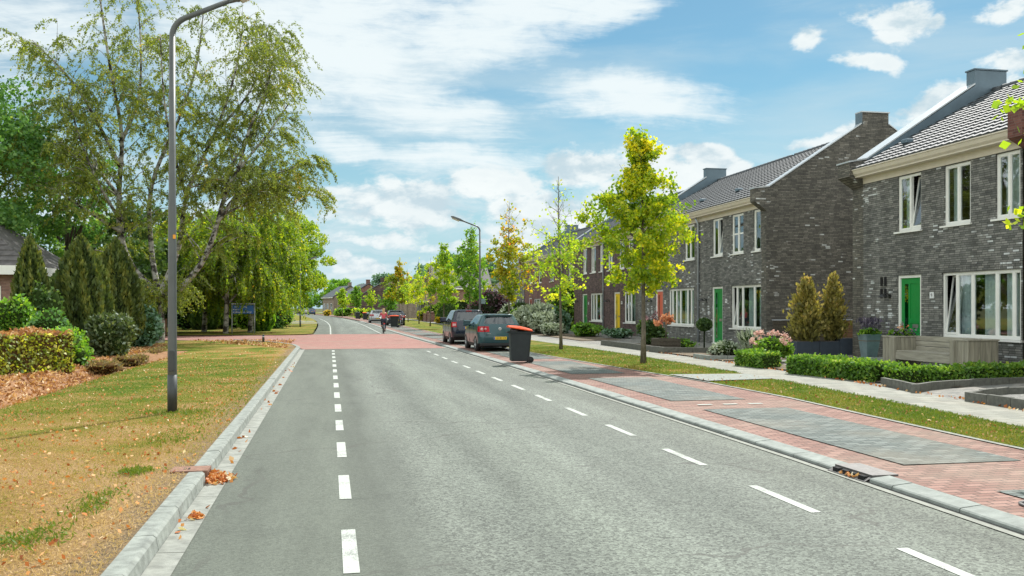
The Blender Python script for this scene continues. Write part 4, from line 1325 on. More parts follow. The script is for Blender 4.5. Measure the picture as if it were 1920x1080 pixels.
def dwelling(name, label, X, y0, y1, brick, wins, doors, dz=0.0, lamp=None, num=None, pipe=None, detail=5, roof='roof_tile', near_side=False, far_side=False, group=None, simple=False, vent=None, ridge=None):
    O = (X, (y0 + y1) / 2, 0.15)
    h = thing(name, label, 'house', O, 0, group)
    e0, e1, zr = EAVE0 + dz, EAVE1 + dz, (ridge or ZR + dz)
    xr_ = XR + (X - 17)
    b = MB()
    holes = [(w_[0], w_[1], w_[2], w_[3]) for w_ in wins] + [(d_[0], d_[1], d_[2], d_[3]) for d_ in doors]
    wall_front(b, X, y0, y1, 0.0, e1, holes)
    xb = 2 * xr_ - X
    for flag, y in ((near_side, y0), (far_side, y1)):
        if flag:
            b.add([(X, y, 0), (xb, y, 0), (xb, y, e1), (xr_, y, zr - .1), (X, y, e1)], [(0, 1, 2, 3, 4)])
    rw = MB(); rw.box(xb, xb + .1, y0, y1, 0, e1); rw.build('rear_wall', brick, h, O)
    if not simple:
        # upright soldier courses over the openings of the ground floor
        for q in holes:
            if q[2] < 1.5:
                n = int((q[1] - q[0] + .1) / .075)
                for i in range(n):
                    y = q[0] - .05 + .075 * i
                    b.box(X - .006 - .003 * (i % 2), X + .01, y, y + .065, q[3] + .004, q[3] + .215)
    b.build('wall', brick, h, O)
    # interior floor and back wall behind the windows
    c = MB(); c.box(X + 4.0, X + 4.1, y0 + .05, y1 - .05, .2, e0); c.quad((X + .12, y0, .22), (X + 4, y0, .22), (X + 4, y1, .22), (X + .12, y1, .22)); c.quad((X + .12, y0, 3.2), (X + .12, y1, 3.2), (X + 4, y1, 3.2), (X + 4, y0, 3.2)); c.build('room', 'interior', h, O)
    r = MB(); tile_roof(r, X - .40, e1 - .02, xr_, zr, y0, y1, ns=detail)
    r.quad((xr_, y0, zr), (xr_, y1, zr), (xb + .4, y1, e1), (xb + .4, y0, e1))
    for i in range(int((y1 - y0) / .4)):
        y = y0 + .4 * i
        r.tube([(xr_, y, zr + .02), (xr_, min(y + .43, y1), zr + .035)], [.105, .12], 8)
    rf = r.build('roof', roof, h, O)
    if vent:
        v = MB(); vx = X + .9; vz = e1 + (zr - e1) * (.9 + .4) / (xr_ - X + .4); v.bbox(vx - .16, vx + .12, vent - .15, vent + .15, vz + .02, vz + .17, .03); v.build('roof_vent', 'zinc', rf, O)
    g = MB()
    g.box(X - .02, X + .02, y0, y1, e0, e0 + .22)
    g.box(X - .30, X - .022, y0, y1, e0 + .20, e0 + .235)
    gp = [(X - .30, e0 + .237), (X - .36, e0 + .30), (X - .40, e1 - .05), (X - .43, e1 - .03), (X - .43, e1), (X - .36, e1), (X - .36, e1 - .06), (X - .02, e1 - .06), (X - .02, e0 + .237)]
    g.prism(gp, 1, y0, y1)
    g.build('gutter', 'cream_paint', h, O)
    for w_ in wins:
        kw = w_[5] if len(w_) > 5 else {}
        window(h, O, X, w_[0], w_[1], w_[2], w_[3], w_[4], simple=simple, **kw)
    for d_ in doors:
        door(h, O, X, d_[0], d_[1], d_[2], d_[3], d_[4], simple=simple)
    if lamp: wall_lamp(h, O, X, *lamp)
    if num: number_plate(h, O, X, *num)
    if pipe is not None:
        p = MB(); p.tube([(X - .07, pipe, .2), (X - .07, pipe, e0 - .1), (X - .2, pipe, e0 + .2)], .05, 8)
        for z in (1.2, 2.9, 4.6): p.box(X - .13, X, pipe - .07, pipe + .07, z, z + .04)
        p.build('downpipe', 'downpipe', h, O)
    return h, O

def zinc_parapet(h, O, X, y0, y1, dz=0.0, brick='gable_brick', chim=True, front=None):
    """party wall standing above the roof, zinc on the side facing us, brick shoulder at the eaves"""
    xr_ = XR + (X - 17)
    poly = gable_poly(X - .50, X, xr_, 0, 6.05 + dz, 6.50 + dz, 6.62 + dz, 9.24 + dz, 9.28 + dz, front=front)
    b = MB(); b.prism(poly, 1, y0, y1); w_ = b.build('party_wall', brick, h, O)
    z = MB()
    pz = [(X + .14, 6.64 + dz), (X + .10, 6.10 + dz), (xr_ - .0, 8.80 + dz), (xr_ + .60, 8.9 + dz), (xr_ + .60, 9.27 + dz), (xr_ - .60, 9.27 + dz)]
    z.prism(pz, 1, y0 - .02, y0 - .002)
    if chim:
        z.bbox(xr_ - .70, xr_ + .52, y0 - .018, y0 + .40, 9.10 + dz, 9.74 + dz, .012)
        z.box(xr_ - .73, xr_ + .55, y0 - .045, y0 + .43, 9.742 + dz, 9.79 + dz)
    z.build('zinc_cladding', 'zinc', h, O)
    c = MB()
    def cop(p, q, t=.05):
        c.add([(p[0], y0 - .03, p[1]), (q[0], y0 - .03, q[1]), (q[0], y1 + .03, q[1]), (p[0], y1 + .03, p[1]), (p[0], y0 - .03, p[1] + t), (q[0], y0 - .03, q[1] + t), (q[0], y1 + .03, q[1] + t), (p[0], y1 + .03, p[1] + t)],
              [(3, 2, 1, 0), (4, 5, 6, 7), (0, 1, 5, 4), (1, 2, 6, 5), (2, 3, 7, 6), (3, 0, 4, 7)])
    cop((X - .53, 6.502 + dz), (X + .12, 6.622 + dz)); cop((X + .122, 6.63 + dz), (xr_ - .69, 9.25 + dz)); c.build('coping', 'coping', h, O)

UP = (4.11, 5.79)     # upper windows
GH = 'terraced houses along the right side of the street'

# nearest grey house, green door
h1, O1 = dwelling('terraced_house', 'nearest grey brick house, green door and wide window behind a wooden bench', 17.0, 19.72, 26.62, 'grey_brick',
    [(23.69, 24.81, *UP, [.5], dict(tilt=1, curt='left')), (21.60, 22.68, *UP, [.5], dict(curt='sides')), (19.80, 20.66, *UP, [.5], dict(curt='full')),
     (19.78, 22.77, .98, 2.78, [.19, .395, .70, .90], dict(sill=True, tilt=0, curt='many'))],
    [(23.69, 24.81, .22, 2.78, 'green_door')], lamp=(25.2, 2.15), num=(23.2, 2.16), group=GH, vent=25.6)
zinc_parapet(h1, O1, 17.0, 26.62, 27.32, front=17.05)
b = MB()
for (y, z) in ((25.62, 2.62), (25.42, 2.62), (25.62, 2.25), (25.42, 2.25)):
    b.box(16.975, 17.02, y - .05, y + .05, z - .14, z + .14)
b.build('wall_vent', 'hole', h1, O1)
# red brick neighbour at the edge of the frame
h0, O0 = dwelling('terraced_house', 'red brick house cut off by the right edge of the frame', 17.0, 11.5, 19.15, 'red_brick',
    [(13.3, 14.4, *UP, [.5]), (16.2, 17.3, *UP, [.5]), (13.0, 15.6, .98, 2.78, [.3, .7])], [(16.8, 17.9, .22, 2.78, 'yellow_door')], group=GH, near_side=True)
b = MB(); b.prism([(16.975, .15), (16.975, 5.75), (16.5, 6.0), (16.5, 6.72), (17.6, 6.72), (17.6, .15)], 1, 19.155, 19.64); b.box(16.46, 17.65, 19.12, 19.68, 6.722, 6.77); b.build('brick_pier', 'red_brick', h0, O0)

# grey pair across the driveway
h2, O2 = dwelling('terraced_house', 'grey brick end house with a green door and a tall brick gable beside the driveway', 17.0, 33.70, 40.03, 'grey_brick',
    [(33.80, 34.42, *UP, [], dict(curt='full')), (35.33, 36.46, *UP, [.5], dict(transoms=(4.95,), curt='sides')), (37.38, 38.46, *UP, [.5], dict(tilt=1, curt='left')),
     (33.75, 36.51, .93, 2.74, [.17, .36, .75], dict(tilt=0, curt='mid'))],
    [(37.38, 38.50, .22, 2.74, 'green_door')], lamp=(39.15, 2.15), num=(37.0, 2.1), pipe=39.95, group=GH, vent=37.6)
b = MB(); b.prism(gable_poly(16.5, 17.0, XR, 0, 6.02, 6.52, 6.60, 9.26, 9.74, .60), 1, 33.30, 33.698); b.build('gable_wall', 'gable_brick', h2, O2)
b = MB()
for p, q in (((16.47, 6.522), (17.12, 6.602)), ((17.12, 6.61), (21.17, 9.262)), ((22.43, 9.262), (26.5, 6.61))):
    b.add([(p[0], 33.27, p[1]), (q[0], 33.27, q[1]), (q[0], 33.72, q[1]), (p[0], 33.72, p[1]), (p[0], 33.27, p[1] + .05), (q[0], 33.27, q[1] + .05), (q[0], 33.72, q[1] + .05), (p[0], 33.72, p[1] + .05)],
          [(3, 2, 1, 0), (4, 5, 6, 7), (0, 1, 5, 4), (1, 2, 6, 5), (2, 3, 7, 6), (3, 0, 4, 7)])
b.box(21.16, 22.44, 33.26, 33.74, 9.742, 9.79)
b.build('coping', 'coping', h2, O2)
b = MB(); b.box(21.168, 21.198, 33.27, 33.73, 9.27, 9.74); b.build('chimney_cladding', 'zinc', h2, O2)
h3, O3 = dwelling('terraced_house', 'grey brick mid house with an orange door behind the largest verge tree', 17.0, 40.03, 48.60, 'grey_brick',
    [(40.54, 41.73, *UP, [.5]), (44.54, 45.6, *UP, [.5]), (46.6, 47.6, *UP, [.5]), (40.6, 43.85, .93, 2.74, [.12, .28, .44, .72, .86], dict(curt='many'))],
    [(44.69, 45.75, .22, 2.74, 'orange_door')], lamp=(46.4, 2.15), num=(44.35, 2.1), group=GH, vent=41.6)
zinc_parapet(h3, O3, 17.0, 48.60, 49.0, brick='gable_brick')
# dark brown pair
h4, O4 = dwelling('terraced_house', 'dark brown brick house with a bright yellow door', 17.0, 49.0, 55.1, 'brown_brick',
    [(49.4, 50.3, *UP, [.5]), (51.0, 52.0, *UP, [.5]), (53.2, 54.2, *UP, [.5]), (49.0 + .02, 51.0, .93, 2.74, [.3, .55], dict(curt='many'))],
    [(51.82, 52.95, .22, 2.74, 'yellow_door')], lamp=(53.9, 2.2), num=(51.45, 2.1), pipe=55.0, group=GH, detail=3)
h5, O5 = dwelling('terraced_house', 'dark brown brick house with a green door left of the yellow one', 17.0, 55.1, 61.8, 'brown_brick',
    [(55.15, 55.95, *UP, [.4]), (56.84, 57.95, *UP, [.4]), (58.9, 59.9, *UP, [.4]), (55.2, 58.07, .93, 2.74, [.2, .4, .75], dict(curt='many'))],
    [(58.84, 60.02, .22, 2.74, 'green_door')], lamp=(61.1, 2.2), num=(58.5, 2.1), group=GH, detail=3, near_side=False)
zinc_parapet(h5, O5, 17.0, 61.8, 62.2, brick='brown_brick')
h6, O6 = dwelling('terraced_house', 'purple brown brick house with a dull red door beside the dark passage', 18.2, 66.9, 70.2, 'brown_brick',
    [(67.4, 68.3, 4.0, 5.6, [.5])], [(68.3, 69.5, .22, 2.74, 'red_door')], pipe=70.1, group=GH, detail=2, near_side=True, simple=True)
h7, O7 = dwelling('terraced_house', 'red brown brick house with a red door and three slim upper windows', 18.2, 70.2, 84.5, 'redbrown_brick',
    [(73.0, 74.2, 4.0, 5.5, []), (77.4, 78.5, 4.0, 5.5, []), (79.4, 80.3, 4.0, 5.5, []), (81.5, 82.4, 4.0, 5.5, []), (77.6, 80.4, .9, 2.6, [.3, .7], dict(curt='many')), (71.6, 74.0, .9, 2.6, [.3, .7], dict(curt='many'))],
    [(81.3, 82.5, .22, 2.7, 'red_door')], pipe=84.3, group=GH, detail=2, simple=True)
zinc_parapet(h6, O6, 18.2, 66.5, 66.898, brick='brown_brick')
zinc_parapet(h7, O7, 18.2, 84.5, 84.9, brick='redbrown_brick')
h8, O8 = dwelling('terraced_house', 'grey brick house in shade at the far end of the row with a green door', 19.4, 88.2, 99.0, 'grey_brick',
    [(90.2, 91.2, 4.0, 5.5, []), (93.0, 94.0, 4.0, 5.5, []), (89.4, 91.4, .9, 2.6, [.5])], [(92.6, 93.8, .22, 2.7, 'green_door')], dz=-.35, group=GH, detail=2, near_side=True, far_side=True, simple=True)
b = MB(); b.box(XR + 2.4 - .6, XR + 2.4 + .6, 88.4, 89.2, 8.3, 9.8); b.build('chimney', 'redbrown_brick', h8, O8)


def far_house(name, label, loc, W, D, eave, ridge, brick, roof='old_roof_tile', rz=0.0, wins=(), chim=True, flat=False, group=None, cat='house', gutter='white_paint', doorm=None):
    """house further off; local x = width of its front (facing -y), ridge along x; D deep"""
    t = thing(name, label, cat, loc, rz, group)
    b = MB()
    if flat:
        b.box(-W / 2, W / 2, 0, D, -.3, eave)
    else:
        b.add([(-W / 2, 0, -.3), (W / 2, 0, -.3), (W / 2, D, -.3), (-W / 2, D, -.3), (-W / 2, 0, eave), (W / 2, 0, eave), (W / 2, D, eave), (-W / 2, D, eave), (-W / 2, D / 2, ridge - .1), (W / 2, D / 2, ridge - .1)],
              [(0, 1, 5, 4), (2, 3, 7, 6), (1, 2, 6, 9, 5), (3, 0, 4, 8, 7)])
    b.build('wall', brick, t)
    r = MB()
    if flat:
        r.box(-W / 2 - .2, W / 2 + .2, -.2, D + .2, eave + .002, eave + .28)
        r.build('roof', gutter, t)
    else:
        o = .35
        sl = (ridge - eave) / (D / 2)
        for a, c in ((-o, D / 2), (D + o, D / 2)):
            za = eave - sl * o
            r.add([(-W / 2 - .15, a, za), (W / 2 + .15, a, za), (W / 2 + .15, c, ridge), (-W / 2 - .15, c, ridge), (-W / 2 - .15, a, za + .14), (W / 2 + .15, a, za + .14), (W / 2 + .15, c, ridge + .14), (-W / 2 - .15, c, ridge + .14)],
                  [(3, 2, 1, 0), (4, 5, 6, 7), (0, 1, 5, 4), (1, 2, 6, 5), (2, 3, 7, 6), (3, 0, 4, 7)])
        rf = r.build('roof', roof, t)
        g = MB(); g.box(-W / 2 - .16, W / 2 + .16, -o - .12, -o + .02, eave - sl * o - .16, eave - sl * o + .03); g.build('gutter', gutter, t)
        if chim:
            c = MB(); c.box(W / 2 - 1.4, W / 2 - .5, D / 2 - .4, D / 2 + .4, ridge - .4, ridge + .9); c.box(W / 2 - 1.46, W / 2 - .44, D / 2 - .46, D / 2 + .46, ridge + .902, ridge + 1.0); c.build('chimney', brick, rf)
    for (x0, x1, z0, z1) in wins:
        f = MB()
        f.box(x0, x1, -.05, -.003, z1 - .08, z1); f.box(x0, x1, -.05, -.003, z0, z0 + .08); f.box(x0, x0 + .08, -.05, -.003, z0 + .08, z1 - .08); f.box(x1 - .08, x1, -.05, -.003, z0 + .08, z1 - .08)
        if x1 - x0 > 1.3: f.box((x0 + x1) / 2 - .05, (x0 + x1) / 2 + .05, -.05, -.003, z0 + .08, z1 - .08)
        fr = f.build('window', 'white_paint', t)
        g = MB(); g.quad((x0 + .08, -.012, z0 + .08), (x1 - .08, -.012, z0 + .08), (x1 - .08, -.012, z1 - .08), (x0 + .08, -.012, z1 - .08)); g.build('pane', 'dark_pane', fr)
    if doorm:
        d = MB(); d.box(*doorm[:2], -.04, -.004, 0, 2.2); d.build('door', doorm[2], t)
    return t

# ---------------------------------------------------------------- cars (local: rear at y=0, front at +y)
def outline(yr, yf, hw, rr, rf):
    """plan outline, clockwise from rear left corner: fixed number of points"""
    pts = []
    def arc(cx, cy, r, a0, a1, n):
        return [(cx + r * math.cos(a0 + (a1 - a0) * i / n), cy + r * math.sin(a0 + (a1 - a0) * i / n)) for i in range(n)]
    rr, rf = min(rr, hw * .95), min(rf, hw * .95)
    # rear edge left->right, 8
    for i in range(8): pts.append((-hw + rr + (2 * hw - 2 * rr) * i / 8, yr + 0.03 * (abs(i - 4) / 4) ** 2))
    pts += arc(hw - rr, yr + rr, rr, -math.pi / 2, 0, 5)
    for i in range(14): pts.append((hw, yr + rr + (yf - rf - yr - rr) * i / 14))
    pts += arc(hw - rf, yf - rf, rf, 0, math.pi / 2, 5)
    for i in range(8): pts.append((hw - rf - (2 * hw - 2 * rf) * i / 8, yf - 0.06 * (abs(i - 4) / 4) ** 2 * 0 ))
    pts += arc(-hw + rf, yf - rf, rf, math.pi / 2, math.pi, 5)
    for i in range(14): pts.append((-hw, yf - rf + (yr + rr - yf + rf) * i / 14))
    pts += arc(-hw + rr, yr + rr, rr, math.pi, 1.5 * math.pi, 5)
    return pts          # 64 points: rear 0-7, corner 8-12, right 13-26, corner 27-31, front 32-39, corner 40-44, left 45-58, corner 59-63

def make_car(label, loc, rz, S, belt_i, roof_i, paint, plate=True, emblem=None, lights='wide', group=None, cat='car', low_shade=True, high_brake=True, name='parked_car', rails=False, wheels=(0.72, 3.30), wr=.315, script=True, lamps_z=None):
    t = thing(name, label, cat, loc, rz, group)
    rings = [outline(*s[1:]) for s in S]
    zs = [s[0] for s in S]
    N = 64
    body = MB(); parts = {}
    def P(i, j): return (rings[i][j % N][0], rings[i][j % N][1], zs[i])
    def grow(p, c, d=.006):
        v = Vector((p[0], p[1] - c, 0)); v.normalize()
        return (p[0] + v.x * d, p[1] + v.y * d, p[2])
    cy = (S[belt_i][1] + S[belt_i][2]) / 2
    LZ = lamps_z
    for i in range(len(S) - 1):
        for j in range(N):
            key = None
            if belt_i < i + 0.5 < roof_i and i >= belt_i and i < roof_i:
                first, last = i == belt_i, i == roof_i - 1
                if not first and not last:
                    if j < 8: key = 'rear_window'
                    elif 32 <= j < 40: key = 'windscreen'
                    elif j in (14, 15, 16, 17, 18) or j in (20, 21, 22, 23, 24, 25, 26): key = 'side_window_r'
                    elif j in (46, 47, 48, 49, 50, 51) or j in (53, 54, 55, 56, 57): key = 'side_window_l'
            elif LZ and LZ[0] <= i < LZ[1]:
                if lights == 'wide':
                    if j in (7, 8, 9, 10, 11): key = 'tail_r'
                    elif j in (0, 60, 61, 62, 63): key = 'tail_l'
                else:
                    if j in (8, 9, 10, 11): key = 'tail_r'
                    elif j in (60, 61, 62, 63): key = 'tail_l'
            elif low_shade and i < 1:
                key = 'shade_band'  # lowest body band coloured black for the shade low on the car
            q = [P(i, j), P(i, j + 1), P(i + 1, j + 1), P(i + 1, j)]
            b = body if key is None else parts.setdefault(key, MB())
            if key and key.startswith('tail'):
                body.add(q, [(0, 1, 2, 3)], 0, True)
                b.add([grow(p, cy, .008) for p in q], [(0, 1, 2, 3)], 0, True)
            else:
                b.add(q, [(0, 1, 2, 3)], 0, key is None)
    body.add([P(len(S) - 1, j) for j in range(N)], [list(range(N))], 0, True)
    body.add([P(0, j) for j in range(N)], [list(range(N - 1, -1, -1))], 0)
    bo = body.build('body', paint, t)
    bo.data.shade_smooth() if hasattr(bo.data, 'shade_smooth') else None
    # merge ring points so the paint shades smoothly
    bm = bmesh.new(); bm.from_mesh(bo.data); bmesh.ops.remove_doubles(bm, verts=bm.verts, dist=1e-4); bm.to_mesh(bo.data); bm.free()
    for f in bo.data.polygons: f.use_smooth = True
    for key, b in parts.items():
        nm = {'side_window_r': 'side_window', 'side_window_l': 'side_window', 'tail_r': 'tail_light', 'tail_l': 'tail_light'}.get(key, key)
        mm = 'tail_red' if nm == 'tail_light' else ('black_trim' if nm == 'shade_band' else 'car_glass')
        o = b.build(nm, mm, t)
        if nm == 'tail_light':
            sg = -1 if key.endswith('l') else 1
            i = LZ[0]; xx = rings[i][3][0]
            hw = S[i][3]; yr = S[i][1]; zm = (zs[LZ[0]] + zs[LZ[1]]) / 2
            l = MB()
            if lights == 'wide':
                l.lathe([(0, -.012), (.052, -.012), (.060, 0)], 14, (sg * (hw - .155), yr + .035, zm), axis='y')
                l.lathe([(0, -.012), (.040, -.012), (.048, 0)], 14, (sg * (hw - .29), yr + .018, zm + .005), axis='y')
            else:
                l.box(sg * (hw - .05), sg * (hw - .21), yr + .02, yr + .05, zm - .07, zm + .05)
            l.build('reversing_light', 'tail_white', o)
    # seats and dark cabin floor
    z0 = zs[belt_i]
    c = MB()
    s0 = S[belt_i]
    c.box(-s0[3] + .06, s0[3] - .06, s0[1] + .15, s0[2] - .5, z0 - .28, z0 - .22)
    for sx_ in (-.36, .36):
        for yy in (s0[1] + .55, s0[1] + 1.55):
            c.bbox(sx_ - .23, sx_ + .23, yy, yy + .12, z0 - .2, z0 + .14, .04); c.bbox(sx_ - .11, sx_ + .11, yy, yy + .09, z0 + .17, z0 + .34, .03)
    c.build('seat', 'black_trim', t)
    hw = max(s[3] for s in S)
    for y in wheels:
        for sg in (-1, 1):
            w_ = MB()
            xo = sg * (hw + .004); xi = sg * (hw - .20)
            a = 1 if sg > 0 else -1
            w_.lathe([(wr * .66, 0), (wr * .95, 0), (wr, -.03 * a), (wr, -.17 * a), (wr * .9, -.20 * a), (0.02, -.20 * a)], 24, (xo, y, wr), axis='x')
            wo = w_.build('wheel', 'tyre', t)
            rm = MB()
            rm.lathe([(wr * .66, -.004 * a), (wr * .60, -.02 * a), (wr * .58, -.05 * a), (0, -.055 * a)], 24, (xo, y, wr), axis='x')
            for k in range(7):
                q = 2 * math.pi * k / 7
                rm.tube([(xo - .03 * a, y + .03 * math.cos(q), wr + .03 * math.sin(q)), (xo - .018 * a, y + wr * .62 * math.cos(q), wr + wr * .62 * math.sin(q))], [.028, .02], 5)
            rm.build('rim', 'rim', wo)
            ar = MB(); ar.lathe([(wr * 1.0, .0015 * a), (wr * 1.17, .0015 * a), (wr * 1.17, -.14 * a), (wr * 1.0, -.14 * a)], 28, (sg * (hw - .004), y, wr + .02), axis='x'); ar.build('wheel_arch', 'black_trim', t)
    # mirrors, handles, rear bits
    for sg in (-1, 1):
        m = MB(); my = s0[2] - .75
        m.bbox(sg * (s0[3] + .06), sg * (s0[3] + .26), my, my + .13, z0 - .03, z0 + .12, .04); m.tube([(sg * (s0[3] - .02), my + .06, z0 - .02), (sg * (s0[3] + .1), my + .06, z0 + .02)], .025, 6); m.build('mirror', paint, t)
        for yy in (s0[1] + .95, s0[1] + 1.95):
            hn = MB(); hn.bbox(sg * (hw - .015), sg * (hw + .028), yy, yy + .2, z0 - .16, z0 - .125, .008); hn.build('door_handle', paint, t)
            sm = MB(); sm.box(sg * (hw - .02), sg * (hw + .0025), yy + .24, yy + .248, .36, z0 - .03); sm.build('door_seam', 'hole', t)
    return t, zs, S

def plate_on(t, x, y, z, w_=.52, h=.115):
    p = MB(); p.bbox(x - w_ / 2, x + w_ / 2, y - .02, y, z - h / 2, z + h / 2, .004); po = p.build('number_plate', 'plate_yellow', t)
    e = MB(); e.box(x - w_ / 2 + .003, x - w_ / 2 + .045, y - .023, y - .0205, z - h / 2 + .004, z + h / 2 - .004); e.build('plate_band', 'eu_blue', po)
    g = MB()
    # worn, unreadable characters in three groups
    xs = [-.155, -.105, -.055, -.005, .045, .10, .15, .20]
    for k, dx in enumerate(xs):
        if k in (2, 5):
            g.box(x + dx - .012, x + dx + .012, y - .0235, y - .0206, z - .006, z + .006); continue
        a, c = x + dx - .017, x + dx + .017
        g.box(a, a + .009, y - .0235, y - .0206, z - .036, z + .036)
        if k % 2: g.box(c - .009, c, y - .0235, y - .0206, z - .036, z + .036)
        g.box(a + .0092, c - .0092, y - .0235, y - .0206, z + .027, z + .036); g.box(a + .0092, c - .0092, y - .0235, y - .0206, z - .036 if k != 3 else z - .004, z - .027 if k != 3 else z + .005)
    g.build('plate_characters', 'plate_ink', po)

def round_badge(t, x, y, z, r=.062):
    b = MB()
    b.lathe([(r * .86, -.008), (r, -.012), (r, 0), (0, 0)], 20, (x, y, z), axis='y')
    bo = b.build('badge', 'bright_steel', t)
    l = MB()
    yy = y - .013
    for pts in ([(-.45, .72), (0, .12), (.45, .72)], [(-.82, .30), (-.42, -.62), (0, .02), (.42, -.62), (.82, .30)]):
        l.tube([(x + p[0] * r, yy, z + p[1] * r) for p in pts], r * .085, 4)
    l.build('badge_letters', 'bright_steel', bo)
    d = MB(); d.lathe([(0, -.004), (r * .86, -.004)], 20, (x, y - .005, z), axis='y'); d.build('badge_ground', 'rim', bo)

# grey hatchback (slices: z, rear y, front y, half width, rear corner radius, front corner radius)
GS = [(.17, .22, 4.02, .80, .30, .40), (.32, .06, 4.16, .865, .30, .48), (.52, .0, 4.20, .88, .32, .5), (.68, .03, 4.16, .88, .32, .55), (.78, .06, 4.06, .88, .32, .6), (.92, .10, 3.85, .875, .30, .6), (1.00, .13, 3.45, .865, .28, .5),
      (1.06, .17, 2.98, .84, .22, .35), (1.09, .19, 2.94, .825, .20, .30), (1.38, .42, 2.32, .67, .17, .25), (1.41, .44, 2.26, .655, .17, .25), (1.455, .40, 2.1, .60, .16, .25), (1.48, .52, 1.95, .50, .2, .25), (1.49, .75, 1.7, .36, .2, .2)]
golf, _, _ = make_car('grey green hatchback parked in front of the near wheelie bin', (6.64, 35.35, .062), 0, GS, 7, 10, 'golf_paint', lamps_z=(4, 6), wheels=(.80, 3.38))
plate_on(golf, 0, .02, .53)
round_badge(golf, 0, .085, .90)
b = MB(); b.tube([(0, .21, 1.10), (.12, .24, 1.14), (.42, .25, 1.13)], .010, 5); b.build('rear_wiper', 'black_trim', golf)
b = MB(); b.bbox(-.56, .56, .375, .47, 1.430, 1.452, .008); b.build('spoiler', 'golf_paint', golf)
b = MB(); b.box(-.60, .60, .040, .055, .655, .662); b.box(-.62, -.613, .05, .10, .66, 1.02); b.box(.613, .62, .05, .10, .66, 1.02); b.build('tailgate_seam', 'hole', golf)
b = MB(); b.bbox(-.80, .80, .03, .10, .22, .34, .02); b.build('rear_bumper_insert', 'black_trim', golf)
b = MB()
for i, (dx, ww) in enumerate(((-.50, .022), (-.465, .022), (-.43, .012), (-.405, .022))): b.box(dx, dx + ww, .044, .052, .70, .725)
b.build('model_lettering', 'steel', golf)

# dark blue high-roofed car ahead of it
TS = [(.18, .20, 3.85, .78, .25, .40), (.34, .05, 4.0, .84, .26, .48), (.55, .0, 4.05, .855, .26, .5), (.72, .02, 4.02, .855, .26, .55), (.82, .04, 3.95, .855, .25, .6), (1.00, .07, 3.75, .85, .24, .6), (1.06, .10, 3.3, .84, .24, .5),
      (1.10, .13, 3.0, .82, .20, .35), (1.13, .15, 2.96, .81, .18, .30), (1.52, .30, 2.25, .68, .16, .25), (1.55, .32, 2.2, .67, .16, .25), (1.60, .28, 2.1, .63, .16, .25), (1.635, .40, 1.95, .52, .2, .25), (1.645, .65, 1.7, .36, .2, .2)]
navy, _, _ = make_car('dark navy high roofed car parked ahead of the grey hatchback', (6.52, 42.6, .062), 0, TS, 7, 10, 'navy_paint', lamps_z=(4, 6), lights='tall', wheels=(.72, 3.2), wr=.30)
plate_on(navy, 0, .015, .78)
round_badge(navy, 0, .06, .96, .045)
b = MB(); b.bbox(-.14, .14, .27, .31, 1.565, 1.60, .01); b.build('brake_light', 'tail_red', navy)
b = MB(); b.tube([(0, .15, 1.14), (.1, .17, 1.18), (.40, .18, 1.17)], .010, 5); b.build('rear_wiper', 'black_trim', navy)
b = MB(); b.bbox(-.78, .78, -.02, .04, .36, .50, .02); b.build('rear_bumper', 'black_trim', navy)

# three cars at the far bend and two beyond the cyclist
far1, _, _ = make_car('blue estate car at the far bend, nearest of the cars there', (-4.3, 232, .04), R(4), TS, 7, 10, 'blue_paint', lamps_z=(4, 6), lights='tall', group='cars at the far bend')
plate_on(far1, 0, .015, .78)
def other_car(src, label, loc, rz, paint, group):
    c = copy_tree(src); c.location = loc; c.rotation_euler = (0, 0, rz); c['label'] = label; c['group'] = group
    for ch in c.children:
        if ch.name.split('.')[0] in ('body', 'mirror', 'door_handle', 'spoiler'):
            ch.data = ch.data.copy(); ch.data.materials.clear(); ch.data.materials.append(M[paint])
    return c
other_car(far1, 'pale silver car half hidden behind the blue one at the far bend', (-5.9, 240, .04), R(6), 'silver_paint', 'cars at the far bend')
other_car(far1, 'dark car farthest left in the line at the far bend', (-8.2, 252, .04), R(8), 'navy_paint', 'cars at the far bend')
other_car(golf, 'dark car with a pale roof parked just beyond the bin the cyclist passes', (6.35, 88.5, .06), 0, 'navy_paint', 'cars beyond the cyclist')
other_car(golf, 'silver car parked beyond the cyclist, left of the dark one', (5.35, 104.0, .06), 0, 'silver_paint', 'cars beyond the cyclist')

